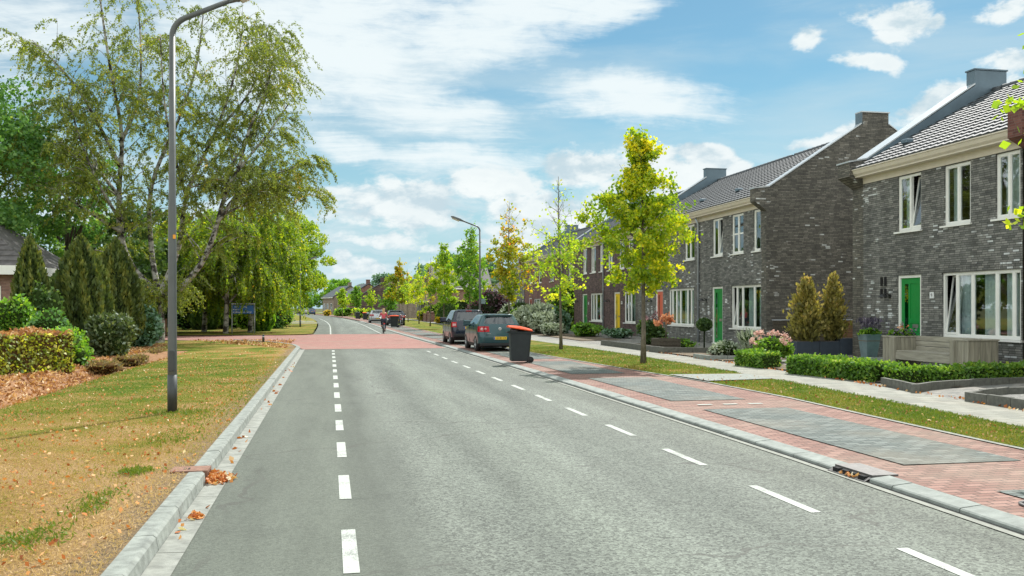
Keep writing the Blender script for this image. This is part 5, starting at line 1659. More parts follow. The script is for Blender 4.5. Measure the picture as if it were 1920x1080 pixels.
# ---------------------------------------------------------------- wheelie bins (local: front to -x, hinge and wheels at +x)
def wheelie(label, loc, rz, lid_open=0.0, lid='bin_lid', group='wheelie bins on the parking strip'):
    t = thing('wheelie_bin', label, 'wheelie bin', loc, rz, group)
    b = MB()
    W0, W1 = .262, .285            # half widths (y) bottom, top
    A = [(-.305, -W0), (.26, -W0), (.26, W0), (-.305, W0)]
    B = [(-.34, -W1), (.34, -W1), (.34, W1), (-.34, W1)]
    H0, H1 = .05, .985
    def ring(f, k=0.0):
        z = H0 + (H1 - H0) * f
        pts = []
        for (a, c) in zip(A, B):
            x = a[0] + (c[0] - a[0]) * f; y = a[1] + (c[1] - a[1]) * f
            s1, s2 = math.copysign(1, x), math.copysign(1, y)
            for dx, dy in ((.05, 0), (.015, .015), (0, .05)) if s1 * s2 < 0 else ((0, .05), (.015, .015), (.05, 0)):
                pts.append((x - s1 * dx + s1 * k, y - s2 * dy + s2 * k, z))
        return pts
    lv = [ring(0, -.02), ring(.02), ring(.5), ring(.93), ring(.935, .02), ring(1.0, .03)]
    n = len(lv[0])
    vs = [p for r_ in lv for p in r_]
    fs = [(i * n + j, i * n + (j + 1) % n, (i + 1) * n + (j + 1) % n, (i + 1) * n + j) for i in range(len(lv) - 1) for j in range(n)]
    b.add(vs, fs + [list(range(n - 1, -1, -1))])
    b.add(ring(.985, -.01), [list(range(n))])
    # raised ribs on the sides and the front recess
    for sy in (-1, 1):
        b.add([(-.292, sy * (W0 + .006), .10), (-.25, sy * (W0 + .006), .10), (-.275, sy * (W1 - .006 + .012), .90), (-.315, sy * (W1 - .006 + .012), .90)], [(0, 1, 2, 3)] if sy < 0 else [(3, 2, 1, 0)])
    body = b.build('body', 'bin_plastic', t)
    r_ = MB(); r_.tube([(-.36, -.20, .95), (-.42, -.19, .955), (-.42, .19, .955), (-.36, .20, .95)], .018, 6); r_.build('front_grip', 'bin_plastic', t)
    h = MB(); h.tube([(.34, -.22, .965), (.43, -.22, .98), (.43, .22, .98), (.34, .22, .965)], .018, 7); h.build('handle', 'bin_plastic', t)
    for sy in (-1, 1):
        w_ = MB(); w_.lathe([(0, -.03), (.085, -.03), (.10, -.018), (.10, .018), (.085, .03), (0, .03)], 18, (.30, sy * .262, .10), axis='y'); wo = w_.build('wheel', 'tyre', t)
        hb = MB(); hb.lathe([(0, -.034), (.035, -.034), (.04, -.031)], 12, (.30, sy * .262, .10), axis='y'); hb.build('hub', 'black_trim', wo)
    ax = MB(); ax.tube([(.30, -.25, .10), (.30, .25, .10)], .013, 6); ax.build('axle', 'steel', t)
    l = MB()
    n2 = 8
    ca, sa = math.cos(lid_open), math.sin(lid_open)
    def LP(u, v, w_):        # u along from hinge to front 0..0.76, v across, w up
        return (.36 - u * ca - w_ * sa * -1 * 0, v, 1.0 + u * sa + w_)
    rows = []
    for i in range(n2 + 1):
        u = .76 * i / n2
        hgt = .035 + .035 * math.sin(math.pi * min(1, u / .76))
        rows.append([LP(u, y, z) for y, z in ((-.315, -.01), (-.315, .02), (-.25, hgt), (0, hgt + .02), (.25, hgt), (.315, .02), (.315, -.01))])
    k = 7
    l.add([p for r2 in rows for p in r2], [(i * k + j, (i + 1) * k + j, (i + 1) * k + j + 1, i * k + j + 1) for i in range(n2) for j in range(k - 1)] + [tuple(i * k + j for i, j in [(0, q) for q in range(k)]), tuple((n2) * k + q for q in range(k - 1, -1, -1)), ] + [(i * k, i * k + k - 1, (i + 1) * k + k - 1, (i + 1) * k) for i in range(n2)], 0)
    l.build('lid', lid, t)
    if lid_open > .05:
        # rubbish bags holding the lid up
        g = MB(); g.ball((-.16, -.02, 1.0), .17, .24, .12, 12, 8, .07); g.ball((-.02, .08, .99), .2, .16, .09, 10, 7, .07); g.build('rubbish_bag', 'black_metal', t)
    return t
bin1 = wheelie('wheelie bin beside the grey hatchback with its orange lid propped open', (5.92, 28.15, .066), R(-4), lid_open=.16)
bin2 = wheelie('orange lidded wheelie bin just right of the cyclist', (5.62, 80.3, .066), R(-15))
bin3 = wheelie('red lidded wheelie bin standing alone far down the verge left of the cyclist', (4.95, 130, .07), R(5))
bin4 = wheelie('dark lidded bin half hidden left of the lone red lidded bin', (4.2, 140, .07), R(5), lid='bin_plastic')

# ---------------------------------------------------------------- street lamps
def lamp(label, loc, rz, Hb, reach, rise, r0=.073, sign=False, group='street lamps', hs=1.0):
    t = thing('street_lamp', label, 'street lamp', loc, rz, group)
    pts, rad = [], []
    p = MB()
    p.tube([(0, 0, -.1), (0, 0, 1.0), (0, 0, 1.02), (0, 0, Hb * .55), (0, 0, Hb * .55 + .02), (0, 0, Hb)], [r0, r0, r0 * .98, r0 * .86, r0 * .78, r0 * .66], 14)
    p.build('pole', 'pole_paint', t)
    bs = MB(); bs.tube([(0, 0, 0), (0, 0, .62)], [r0 + .004, r0 + .003], 14); bs.build('base_sleeve', 'pole_base', t)
    h = MB(); h.bbox(-.045, .045, -r0 - .006, -r0 + .02, .68, 1.02, .01); h.build('service_hatch', 'pole_base', t)
    a = MB()
    R_ = .34
    arc = [(0, 0, Hb - .002)]
    sl = math.atan2(rise, reach)
    for i in range(9):
        q = (math.pi / 2 - sl) * i / 8
        arc.append((R_ * (1 - math.cos(q)), 0, Hb + R_ * math.sin(q)))
    e = Vector(arc[-1]); d = Vector((math.cos(sl), 0, math.sin(sl)))
    L = (reach - e.x) / d.x
    arc.append(tuple(e + d * L))
    a.tube(arc, [r0 * .66] * 9 + [r0 * .60, r0 * .55], 12)
    a.build('arm', 'pole_paint', t)
    e = Vector(arc[-1]); u = Vector((-d.z, 0, d.x))
    hd = MB()
    def hp(s_, v, w_):
        s_ *= hs; v *= hs; w_ *= hs
        q = e + d * s_ + u * w_
        return (q.x, v, q.z)
    sec = [(-.10, .045, .045, -.04), (0.06, .085, .055, -.05), (.10, .13, .07, -.055), (.60, .13, .065, -.045), (.72, .07, .03, -.02)]
    vs = []
    for s_, w_, zt, zb in sec:
        vs += [hp(s_, -w_, zb), hp(s_, w_, zb), hp(s_, w_ * .8, zt), hp(s_, -w_ * .8, zt)]
    fs = [(i * 4 + j, i * 4 + (j + 1) % 4, (i + 1) * 4 + (j + 1) % 4, (i + 1) * 4 + j) for i in range(len(sec) - 1) for j in range(4)] + [(3, 2, 1, 0), tuple(range(len(vs) - 4, len(vs)))]
    hd.add(vs, fs); hd.build('lamp_head', 'pole_paint', t)
    ln = MB()
    vs = [hp(.13, -.105, -.056), hp(.13, .105, -.056), hp(.64, .10, -.046), hp(.64, -.10, -.046), hp(.16, -.09, -.12), hp(.16, .09, -.12), hp(.60, .08, -.105), hp(.60, -.08, -.105)]
    ln.add(vs, [(3, 2, 1, 0), (4, 5, 6, 7), (0, 1, 5, 4), (1, 2, 6, 5), (2, 3, 7, 6), (3, 0, 4, 7)]); ln.build('lens', 'lamp_lens', t)
    if sign:
        s_ = MB(); s_.box(-.36, -.06, -.09, -.075, 1.95, 2.25); s_.build('small_sign', 'zinc_planter', t)
    return t
L1 = lamp('nearest street lamp, tall grey pole in the dry grass verge on the left', (-2.52, 15.62, .085), R(0), 6.15, .95, .45, hs=.78)
b = MB(); b.box(.02, .058, -.068, -.050, 2.84, 2.905); b.build('orange_marker', 'orange_tape', L1)
lamp('grey street lamp on the right leaning its arm over the parked cars', (9.1, 55.3, .10), R(180), 6.42, 1.12, .40, sign=True)
lamp('thin street lamp on the far left lawn before the dense trees', (-2.62, 84.7, .06), R(0), 5.65, .80, .28)
b = MB(); b.tube([(0, 0, -.1), (0, 0, 1.9)], .06, 10); b.ball((0, 0, 1.9), .06, .06, .04, 10, 5); o = b.build('marker_post', 'pole_paint', None, None, (-3.6, 115, .07)); tag(o, 'plain grey post beside the far left street lamp', 'post')

# blue direction sign on two posts
sg = thing('direction_sign', 'blue direction sign with white lines of text between two grey posts on the left lawn', 'sign', (-5.75, 64.0, .06))
for x in (-.74, .74):
    b = MB(); b.tube([(x, 0, -.2), (x, 0, 1.97)], .042, 8); b.build('post', 'downpipe', sg)
b = MB(); b.box(-.78, .78, -.03, .03, 1.972, 2.04); b.build('top_rail', 'downpipe', sg)
b = MB(); b.bbox(-.69, .69, -.045, -.015, 1.33, 1.90, .006); po = b.build('panel', 'sign_blue', sg)
b = MB()
rnd = random.Random(4)
for row, (z, words) in enumerate(((1.80, (.30, .42)), (1.62, (.52,)), (1.44, (.46, .52)))):
    x = -.56
    if row: # small arrow block in front of the words
        b.add([(-.66, -.0465, z + .045), (-.66, -.0465, z - .045), (-.60, -.0465, z)], [(0, 1, 2)])
    for wl in words:
        e = x + wl
        while x < e:
            cw = rnd.uniform(.030, .05); tall = rnd.random() < .35
            b.box(x, x + .012, -.048, -.0455, z - .045, z + (.06 if tall else .03))
            b.box(x + .0122, x + cw - .012, -.048, -.0455, z + .012, z + .03) if rnd.random() < .6 else b.box(x + .0122, x + cw - .012, -.048, -.0455, z - .045, z - .028)
            if rnd.random() < .6: b.box(x + cw - .0118, x + cw, -.048, -.0455, z - .045, z + .03)
            x += cw + .014
        x += .07
b.build('lettering', 'sign_white', po)

# low bollard on the left corner, stub post at the right edge, manhole cover, drains
o = thing('bollard', 'short dark bollard on the grass corner by the red side street', 'bollard', (-3.2, 46.2, .05))
b = MB(); b.tube([(0, 0, -.05), (0, 0, .40), (0, 0, .44)], [.06, .055, .03], 10); b.build('post', 'pole_base', o)
b = MB(); b.tube([(0, 0, .30), (0, 0, .35)], .0585, 10); b.build('band', 'downpipe', o)
o = thing('stub_post', 'dark stub post cut off by the right edge beside the brick parking strip', 'post', (8.16, 9.36, .08))
b = MB(); b.tube([(0, 0, -.05), (0, 0, .09)], .055, 10); b.build('foot', 'downpipe', o)
b = MB(); b.tube([(0, 0, .091), (0, 0, .17), (0, 0, .185)], [.055, .055, .03], 10); b.build('cap', 'black_metal', o)
o = thing('manhole_cover', 'round iron cover in the red pavers at the right edge', 'manhole cover', (6.11, 6.88, .0665))
b = MB(); b.lathe([(.17, 0), (.17, .012), (.145, .012)], 28); b.build('rim', 'cast_iron', o)
b = MB(); b.lathe([(0, .010), (.144, .010)], 28)
for i in range(-3, 4): b.box(-.11, .11, i * .035 - .006, i * .035 + .006, .0102, .016)
b.build('lid', 'black_metal', o)

dr = thing('kerb_drain', 'rusty iron kerb drain with fallen leaves in the left kerb', 'drain', (-1.24, 9.9, 0))
b = MB()
b.box(-.36, -.015, -.15, .15, .095, .128)
for i in range(5): b.box(-.016, .012, -.148 + i * .071, -.136 + i * .071, -.0, .100)
b.box(-.016, .012, -.15, .15, .1002, .128); b.box(-.02, .20, -.15, .15, -.02, .004)
b.build('grate', 'rust', dr)
b = MB(); b.box(-.05, -.02, -.14, .14, .005, .094); b.build('opening', 'hole', dr)
for i, (dx) in enumerate((-.24, -.20)):
    b = MB(); b.box(dx, dx + .02, -.05, .05, .1285, .130); b.build('slot', 'hole', dr)
dr2 = thing('kerb_drain', 'grey iron drain with four wide slots in the right kerb', 'drain', (xk(8.75) + .08, 8.75, .0))
b = MB(); b.box(.06, .36, -.35, .35, .02, .078); b.box(-.03, .06, -.35, .35, .010, .018)
for i in range(5): b.add([(-.03, -.35 + i * .1625, .014), (-.03, -.30 + i * .1625, .014), (.10, -.30 + i * .1625, .0785), (.10, -.35 + i * .1625, .0785)], [(0, 1, 2, 3)])
b.build('grate', 'cast_iron', dr2)
for i in range(4):
    b = MB(); b.box(-.0, .059, -.298 + i * .1625, -.192 + i * .1625, .0185, .06); b.build('opening', 'hole', dr2)
C = np.stack([rng.uniform(-.02, .05, 30), rng.uniform(-.2, .15, 30), rng.uniform(.02, .04, 30)], 1)
leaves('leaf_litter', C, .05, rng.uniform(.2, 1, 30), 'orange_litter', dr2)
n = 420
C = np.stack([np.abs(rng.normal(.0, .09, n)) + .02, rng.normal(-.04, .13, n), np.abs(rng.normal(.012, .010, n)) + .012], 1)
C[:, 2] += np.maximum(0, .035 - C[:, 0] * .3)
leaves('leaf_litter', C, .042, rng.uniform(0, 1, n), 'orange_litter', dr, long=np.tile([.7, .7, .1], (n, 1)), spread=.9)

# ---------------------------------------------------------------- person on a bicycle
bx, by = 3.66, 62.9
bk = thing('bicycle', 'dark upright bicycle ridden by the person in pink', 'bicycle', (bx, by, .007))
for nm, y in (('rear', 0.0), ('front', 1.08)):
    w_ = MB()
    w_.tube([(0, y + .34 * math.cos(2 * math.pi * i / 24), .35 + .34 * math.sin(2 * math.pi * i / 24)) for i in range(25)], .018, 6, caps=False); wo = w_.build('wheel', 'tyre', bk)
    s_ = MB()
    for i in range(12): s_.tube([(0, y, .35), (0, y + .32 * math.cos(2 * math.pi * i / 12), .35 + .32 * math.sin(2 * math.pi * i / 12))], .0025, 3)
    s_.build('spokes', 'steel', wo)
    f_ = MB(); f_.tube([(0, y + .375 * math.cos(a), .35 + .375 * math.sin(a)) for a in np.linspace(R(-10), R(170), 14) + (R(20) if nm == 'rear' else 0)], .022, 6); f_.build('mudguard', 'downpipe' if nm == 'rear' else 'bike_paint', bk)
b = MB()
for p, q in (((0, .45, .30), (0, .30, .86)), ((0, .45, .30), (0, .95, .80)), ((0, .32, .62), (0, .95, .86)), ((.05, 0, .35), (.02, .45, .30)), ((-.05, 0, .35), (-.02, .45, .30)), ((.05, 0, .35), (.01, .32, .70)), ((-.05, 0, .35), (-.01, .32, .70)), ((0, .94, .90), (0, 1.0, .62)), ((.05, 1.08, .35), (.04, 1.0, .66)), ((-.05, 1.08, .35), (-.04, 1.0, .66))):
    b.tube([p, q], .016, 6)
b.build('frame', 'bike_paint', bk)
b = MB(); b.tube([(-.28, .70, 1.05), (-.22, .84, 1.08), (0, .92, 1.04), (.22, .84, 1.08), (.28, .70, 1.05)], .013, 6); b.tube([(0, .92, 1.04), (0, .94, .86)], .014, 6); b.build('handlebar', 'steel', bk)
b = MB(); b.ball((0, .26, .92), .10, .14, .045, 12, 7); b.tube([(0, .29, .90), (0, .30, .82)], .014, 6); b.build('saddle', 'black_trim', bk)
b = MB(); b.tube([(-.07, -.22, .72), (-.07, .22, .74), (.07, .22, .74), (.07, -.22, .72), (-.07, -.22, .72)], .010, 5); b.tube([(.07, -.1, .72), (.05, 0, .37)], .008, 4); b.tube([(-.07, -.1, .72), (-.05, 0, .37)], .008, 4); b.build('luggage_rack', 'bike_paint', bk)
b = MB(); b.bbox(-.06, .06, -.255, -.225, .66, .74, .01); b.build('rear_light', 'red_reflector', bk)
b = MB(); b.bbox(-.15, -.04, .42, .52, .43, .455, .008); b.tube([(-.05, .45, .30), (-.05, .47, .44)], .010, 5); b.tube([(.05, .45, .30), (.05, .43, .15)], .010, 5); b.bbox(.04, .15, .38, .48, .135, .16, .008); b.build('pedals', 'black_trim', bk)

def skin_mesh(name, nodes, edges, m, parent, root=0, levels=2):
    me = bpy.data.meshes.new(name)
    me.from_pydata([n_[0] for n_ in nodes], edges, [])
    o = link(bpy.data.objects.new(name, me), parent)
    sk = o.modifiers.new('skin', 'SKIN')
    for i, n_ in enumerate(nodes):
        r_ = n_[1] if isinstance(n_[1], tuple) else (n_[1], n_[1])
        o.data.skin_vertices[0].data[i].radius = r_
    o.data.skin_vertices[0].data[root].use_root = True
    ss = o.modifiers.new('sub', 'SUBSURF'); ss.levels = levels; ss.render_levels = levels
    me.materials.append(M[m])
    o.modifiers['skin'].use_smooth_shade = True
    return o
pe = thing('person', 'person with long blonde hair in a pink top cycling away from us', 'person', (bx, by, .007))
# one continuous body: pelvis, spine, neck, head, arms with fingers, legs with feet
N_, E_ = [], []
def nd(p, r_, par=None):
    N_.append((p, r_))
    if par is not None: E_.append((par, len(N_) - 1))
    return len(N_) - 1
pel = nd((0, .24, 1.0), (.150, .125))
sp1 = nd((0, .27, 1.15), (.125, .095), pel); sp2 = nd((0, .33, 1.32), (.155, .105), sp1); sp3 = nd((0, .36, 1.43), (.12, .085), sp2)
nk = nd((0, .37, 1.50), .050, sp3); hd = nd((0, .385, 1.58), .075, nk); hd2 = nd((0, .395, 1.67), (.078, .095), hd); hd3 = nd((0, .39, 1.74), .055, hd2)
for sg_ in (-1, 1):
    sh = nd((sg_ * .17, .36, 1.40), .056, sp3); el_ = nd((sg_ * .265, .46, 1.19), .042, sh); wr_ = nd((sg_ * .255, .66, 1.08), .028, el_)
    pm = nd((sg_ * .25, .73, 1.085), (.036, .024), wr_)
    for q, (dx, ln_) in enumerate(((-.027, .060), (-.009, .070), (.010, .066), (.027, .052))):
        f1 = nd((sg_ * .25 + dx, .775, 1.092), .0085, pm); f2 = nd((sg_ * .25 + dx, .775 + ln_ * .45, 1.066), .008, f1); nd((sg_ * .25 + dx, .775 + ln_ * .25, 1.036), .007, f2)
    th_ = nd((sg_ * .25 - sg_ * .035, .735, 1.06), .010, pm); nd((sg_ * .25 - sg_ * .05, .765, 1.04), .008, th_)
    hp = nd((sg_ * .10, .27, .96), .100, pel)
    if sg_ < 0: kn, an, to = (-.12, .66, .82), (-.11, .50, .50), (-.11, .64, .47)
    else: kn, an, to = (.12, .55, .62), (.11, .38, .24), (.11, .52, .18)
    k_ = nd(kn, .062, hp); a_ = nd(an, .040, k_); nd(to, (.040, .028), a_)
skin_mesh('body', N_, E_, 'skin', pe)
# clothing: top, trousers, shoes; hair
skin_mesh('pink_top', [((0, .24, 1.02), (.158, .132)), ((0, .27, 1.15), (.138, .108)), ((0, .33, 1.32), (.168, .118)), ((0, .36, 1.43), (.125, .09)), ((-.17, .36, 1.40), .070), ((-.235, .43, 1.26), .060), ((.17, .36, 1.40), .070), ((.235, .43, 1.26), .060)], [(0, 1), (1, 2), (2, 3), (3, 4), (4, 5), (3, 6), (6, 7)], 'pink_cloth', pe)
skin_mesh('trousers', [((0, .24, .99), (.162, .138)), ((-.10, .27, .95), .112), ((-.12, .66, .82), .074), ((-.11, .51, .55), .054), ((.10, .27, .95), .112), ((.12, .55, .62), .074), ((.11, .40, .31), .054)], [(0, 1), (1, 2), (2, 3), (0, 4), (4, 5), (5, 6)], 'dark_jeans', pe)
for x, y, z in ((-.11, .50, .48), (.11, .38, .21)):
    b = MB(); b.ball((x, y + .06, z), .048, .135, .05, 12, 7); b.build('shoe', 'shoe', pe)
skin_mesh('hair', [((0, .37, 1.735), (.105, .105)), ((0, .335, 1.65), (.105, .085)), ((-.01, .29, 1.53), (.095, .06)), ((.01, .255, 1.40), (.080, .045)), ((.05, .25, 1.32), .030)], [(0, 1), (1, 2), (2, 3), (3, 4)], 'blonde_hair', pe)
b = MB()
b.ball((0, .487, 1.635), .016, .028, .022, 8, 6); b.ball((-.078, .39, 1.64), .012, .02, .032, 8, 6); b.ball((.078, .39, 1.64), .012, .02, .032, 8, 6)
b.build('face_features', 'skin', pe)
b = MB(); b.ball((-.03, .478, 1.665), .011, .008, .008, 8, 6); b.ball((.03, .478, 1.665), .011, .008, .008, 8, 6); b.build('eyes', 'plate_ink', pe)
b = MB(); b.ball((0, .478, 1.59), .024, .008, .007, 8, 6); b.build('mouth', 'red_door', pe)
b = MB(); b.bbox(.20, .34, .50, .72, .92, 1.04, .03); o = b.build('bag', 'curtain', None, None, None)
o.location = (bx, by, .007); tag(o, 'pale bag hanging from the right handlebar of the bicycle', 'bag')

# bicycle standing behind the second bin
b2 = copy_tree(bk); b2.location = (6.25, 82.0, .066); b2.rotation_euler = (0, R(6), R(-12)); b2['label'] = 'black bicycle parked on the right of the bin the cyclist passes'

# ---------------------------------------------------------------- front garden furniture
# bench between two planter boxes
t = thing('garden_bench', 'weathered grey wooden bench with a planter box at each end under the wide window', 'bench', (15.9, 21.8, .17))
def boards(b, x0, x1, y0, y1, z0, z1, n, axis):
    for i in range(n):
        if axis == 'z':
            a, c = z0 + (z1 - z0) * i / n, z0 + (z1 - z0) * (i + 1) / n - .012
            b.bbox(x0, x1, y0, y1, a, c, .006)
        elif axis == 'x':
            a, c = x0 + (x1 - x0) * i / n, x0 + (x1 - x0) * (i + 1) / n - .008
            b.bbox(a, c, y0, y1, z0, z1, .006)
        else:
            a, c = y0 + (y1 - y0) * i / n, y0 + (y1 - y0) * (i + 1) / n - .008
            b.bbox(x0, x1, a, c, z0, z1, .006)
# far box (left in view) and near box
for nm, ya, yb in (('planter_box', .95, 1.50), ('planter_box', -2.05, -1.50)):
    b = MB()
    boards(b, -.42, -.385, ya, yb, .02, .80, 4, 'y'); boards(b, .40, .435, ya, yb, .02, .80, 4, 'y')
    boards(b, -.383, .398, ya, ya + .035, .02, .80, 5, 'x'); boards(b, -.383, .398, yb - .035, yb, .02, .80, 5, 'x')
    o = b.build(nm, 'grey_wood_upright', t)
    c = MB(); c.bbox(-.44, -.30, ya - .02, yb + .02, .802, .84, .006); c.bbox(.32, .455, ya - .02, yb + .02, .802, .84, .006); c.bbox(-.298, .318, ya - .02, ya + .10, .802, .84, .006); c.bbox(-.298, .318, yb - .10, yb + .02, .802, .84, .006); c.build('box_rim', 'grey_wood', o)
    s_ = MB(); s_.box(-.36, .38, ya + .06, yb - .06, .6, .77); s_.build('potting_soil', 'garden_soil', o)
b = MB(); boards(b, -.42, .22, -1.5, .95, .40, .445, 4, 'x'); b.build('seat', 'grey_wood', t)
b = MB(); b.bbox(-.44, -.405, -1.5, .95, .20, .398, .006); b.build('apron', 'grey_wood', t)
b = MB(); boards(b, .25, .29, -1.5, .95, .42, .86, 3, 'z'); b.build('backrest', 'grey_wood', t)
for y in (-1.52, .94):
    b = MB(); b.bbox(-.49, -.41, y - .08, y + .08, -.02, .81, .008); b.build('post', 'grey_wood_upright', t)
# flowers in the far box
def pot_plants(name, label, loc, rx, ry, n, pal, h, seed=2, flow=None, fn=0, cat='plant', group=None):
    t = bush(name, label, cat, loc, rx, ry, h, n, pal, lsize=.06, seed=seed, lumps=6, group=group)
    if flow:
        rs = np.random.default_rng(seed + 9)
        C = np.stack([rs.uniform(-rx, rx, fn), rs.uniform(-ry, ry, fn), rs.uniform(h * .7, h * 1.9, fn)], 1)
        tag(leaves('flowers', C, .055, rs.uniform(0, 1, fn), flow, t, aspect=1.1), kind='stuff')
    return t
pot_plants('potted_flowers', 'red and purple flowers growing from the far planter box of the bench', (15.9, 23.0, .93), .38, .30, 700, 'green_leaf', .14, 3, 'lavender_leaf', 130, 'flowers')
C = rng.normal(0, 1, (14, 3)) * [.10, .10, .04] + [0, -.02, .30]
t_ = [o for o in bpy.data.objects if o.name == 'potted_flowers'][0]
leaves('red_blooms', C, .06, rng.uniform(0, 1, 14), 'peach_flower', t_, aspect=1)

# tall zinc planter by the door
t = thing('zinc_planter', 'tall tapered grey zinc planter left of the nearest green door', 'planter', (16.35, 25.3, .17))
b = MB()
for k, (h0, w0, h1_, w1) in enumerate(((0, .155, .80, .245),)):
    b.add([(-w0, -w0, h0), (w0, -w0, h0), (w0, w0, h0), (-w0, w0, h0), (-w1, -w1, h1_), (w1, -w1, h1_), (w1, w1, h1_), (-w1, w1, h1_)], [(3, 2, 1, 0), (0, 1, 5, 4), (1, 2, 6, 5), (2, 3, 7, 6), (3, 0, 4, 7)])
b.build('body', 'zinc_planter', t)
b = MB()
for a in ((-.262, -.23, -.262, .262), (.23, .262, -.262, .262), (-.229, .229, -.262, -.23), (-.229, .229, .23, .262)): b.box(a[0], a[1], a[2], a[3], .775, .815)
b.build('rim', 'zinc_planter', t)
b = MB(); b.box(-.225, .225, -.225, .225, .6, .76); b.build('potting_soil', 'garden_soil', t)
z = bush('planter_herbs', 'trailing green leaves with dark purple stems in the tall zinc planter', 'plant', (16.35, 25.3, .93), .34, .34, .13, 900, 'green_leaf', lsize=.07, seed=12, lumps=7)
C = np.stack([rng.normal(0, .17, 260), rng.normal(0, .17, 260), rng.uniform(.2, .55, 260)], 1)
tag(leaves('purple_stems', C, .04, rng.uniform(0, 1, 260), 'lavender_leaf', z, long=np.tile([0, 0, 1.0], (260, 1)), aspect=4, spread=.4), kind='stuff')
b = MB(); b.bbox(15.5, 16.9, 23.5, 25.0, .165, .29, .02); o = b.build('door_step', 'concrete', None, (16.2, 24.2, .17)); tag(o, 'low pale stone step before the nearest green door', 'step')

# dark planters and two bronze conifers in front of the gable
PY = 28.3
for i, (x0, x1, lab) in enumerate(((15.40, 16.25, 'dark slate planter under the bushier bronze conifer'), (16.27, 17.0, 'dark slate planter between the two bronze conifers'), (17.02, 17.72, 'slightly taller dark slate planter under the slimmer bronze conifer'))):
    dh = .10 if i == 2 else 0
    t = thing('slate_planter', lab, 'planter', ((x0 + x1) / 2, PY, .16), 0, 'slate planters before the gable')
    hw = (x1 - x0) / 2
    b = MB(); b.bbox(-hw, hw, -.30, .30, 0, .50 + dh, .012); b.build('box', 'anthracite_planter', t)
    b = MB(); b.box(-hw + .04, hw - .04, -.26, .26, .5012 + dh, .512 + dh); b.build('potting_soil', 'garden_soil', t)
ragged('bronze_conifer', 'bushier of the two bronze conifers in the slate planters', (15.92, PY, .62), 2.45, .56, 4200, 'copper_conifer', 21, .075, 'bronze conifers in planters')
ragged('bronze_conifer', 'slimmer of the two bronze conifers in the slate planters', (16.92, PY, .70), 2.5, .42, 3300, 'copper_conifer', 22, .075, 'bronze conifers in planters')
# timber fence closing the driveway
t = thing('garden_fence', 'dark board fence with a pale cap behind the bronze conifers', 'fence', (18.4, 33.05, .17))
b = MB(); boards(b, -1.25, 1.2, -.02, .02, 0, 1.12, 7, 'z'); b.build('planks', 'dark_wood', t)
b = MB(); b.bbox(-1.27, 1.21, -.05, .05, 1.123, 1.165, .008); b.build('cap_rail', 'downpipe', t)
t = thing('garden_fence', 'brown plank fence right of the bronze conifers', 'fence', (20.2, 33.05, .17))
b = MB(); boards(b, -.55, .75, -.02, .02, .0, 1.12, 7, 'z'); b.build('planks', 'brown_wood', t)
b = MB(); b.bbox(-.56, .77, -.05, .05, 1.123, 1.165, .008); b.build('cap_rail', 'downpipe', t)

# edging stones round the beds
def edging(label, pts, z=.115, h=.17, w_=.09, group='low stone edgings of the front gardens', m='edging_stone'):
    b = MB()
    P = [Vector((x, y, 0)) for x, y in pts]
    c0 = P[0]
    for a, c in zip(P[:-1], P[1:]):
        d = (c - a); n = max(1, int(d.length / .5)); u = d.normalized(); nn = Vector((-u.y, u.x, 0)) * w_
        for i in range(n):
            s_, e = a + d * i / n, a + d * (i + 1) / n - u * .012
            hh = h + random.uniform(-.008, .008)
            vs = [s_, e, e + nn, s_ + nn]
            vs = [v + Vector((0, 0, z - .05)) for v in vs] + [v + Vector((0, 0, z + hh)) for v in vs]
            b.add(vs, [(3, 2, 1, 0), (4, 5, 6, 7), (0, 1, 5, 4), (1, 2, 6, 5), (2, 3, 7, 6), (3, 0, 4, 7)])
    o = b.build('stone_edging', m, None, (c0.x, c0.y, z)); tag(o, label, 'edging', group)
edging('dark stone edging below the shaded hedge in front of the bench', [(11.75, 17.75), (11.35, 16.0), (12.05, 16.45), (12.8, 16.75), (16.6, 17.6)])
edging('dark stone edging round the gravel bed at the right edge', [(16.5, 14.9), (12.7, 15.2), (11.25, 14.45), (11.2, 11.0)])
edging('long low edging in front of the orange door behind the largest verge tree', [(12.05, 39.5), (12.1, 35.9), (12.05, 31.6), (13.6, 31.2), (15.2, 31.4)], h=.22)
edging('short pale edging between the driveway paving and the small box hedge', [(11.95, 28.6), (12.0, 27.3), (13.6, 26.9)], h=.14, m='right_kerb')

# hedges and shrubs
hedge('box_hedge', 'small block of clipped box hedge beside the pink hydrangea', [(11.62, 24.7), (11.72, 23.25)], -.62, .42, 2400, 'box_leaf', z=.12, group='clipped box hedges')
hedge('box_hedge', 'long sunlit box hedge along the pavement before the tall zinc planter', [(11.50, 21.45), (11.95, 18.4)], -.70, .43, 6000, 'box_leaf', z=.12, group='clipped box hedges', seed=6)
hedge('box_hedge', 'low shaded box hedge running back past the wooden bench', [(12.1, 18.15), (12.8, 17.55), (15.2, 18.1), (17.6, 18.7)], -.55, .33, 6200, 'box_leaf', z=.14, group='clipped box hedges', seed=7)
hy = bush('hydrangea', 'hydrangea with faded pink flower heads between two box hedges', 'shrub', (13.25, 25.8, .13), .80, .7, .44, 3000, 'box_leaf', .09, seed=31)
rs = np.random.default_rng(5)
for i in range(24):
    q, e = rs.uniform(0, 6.28), rs.uniform(.1, 1.3)
    c = np.array([.74 * math.cos(q) * math.cos(e), .70 * math.sin(q) * math.cos(e), .38 + .56 * math.sin(e)])
    leaves('flower_head', c + rs.normal(0, .036, (30, 3)), .055, rs.uniform(0, 1, 30), 'pink_flower', hy, aspect=1.1)
g = bush('ornamental_grass', 'wispy ornamental grass behind the small box hedge', 'plant', (13.6, 27.6, .13), .5, .6, .55, 700, 'silver_leaf', .05, seed=33, up=(0, 0, 1.5), aspect=7, lumps=5)
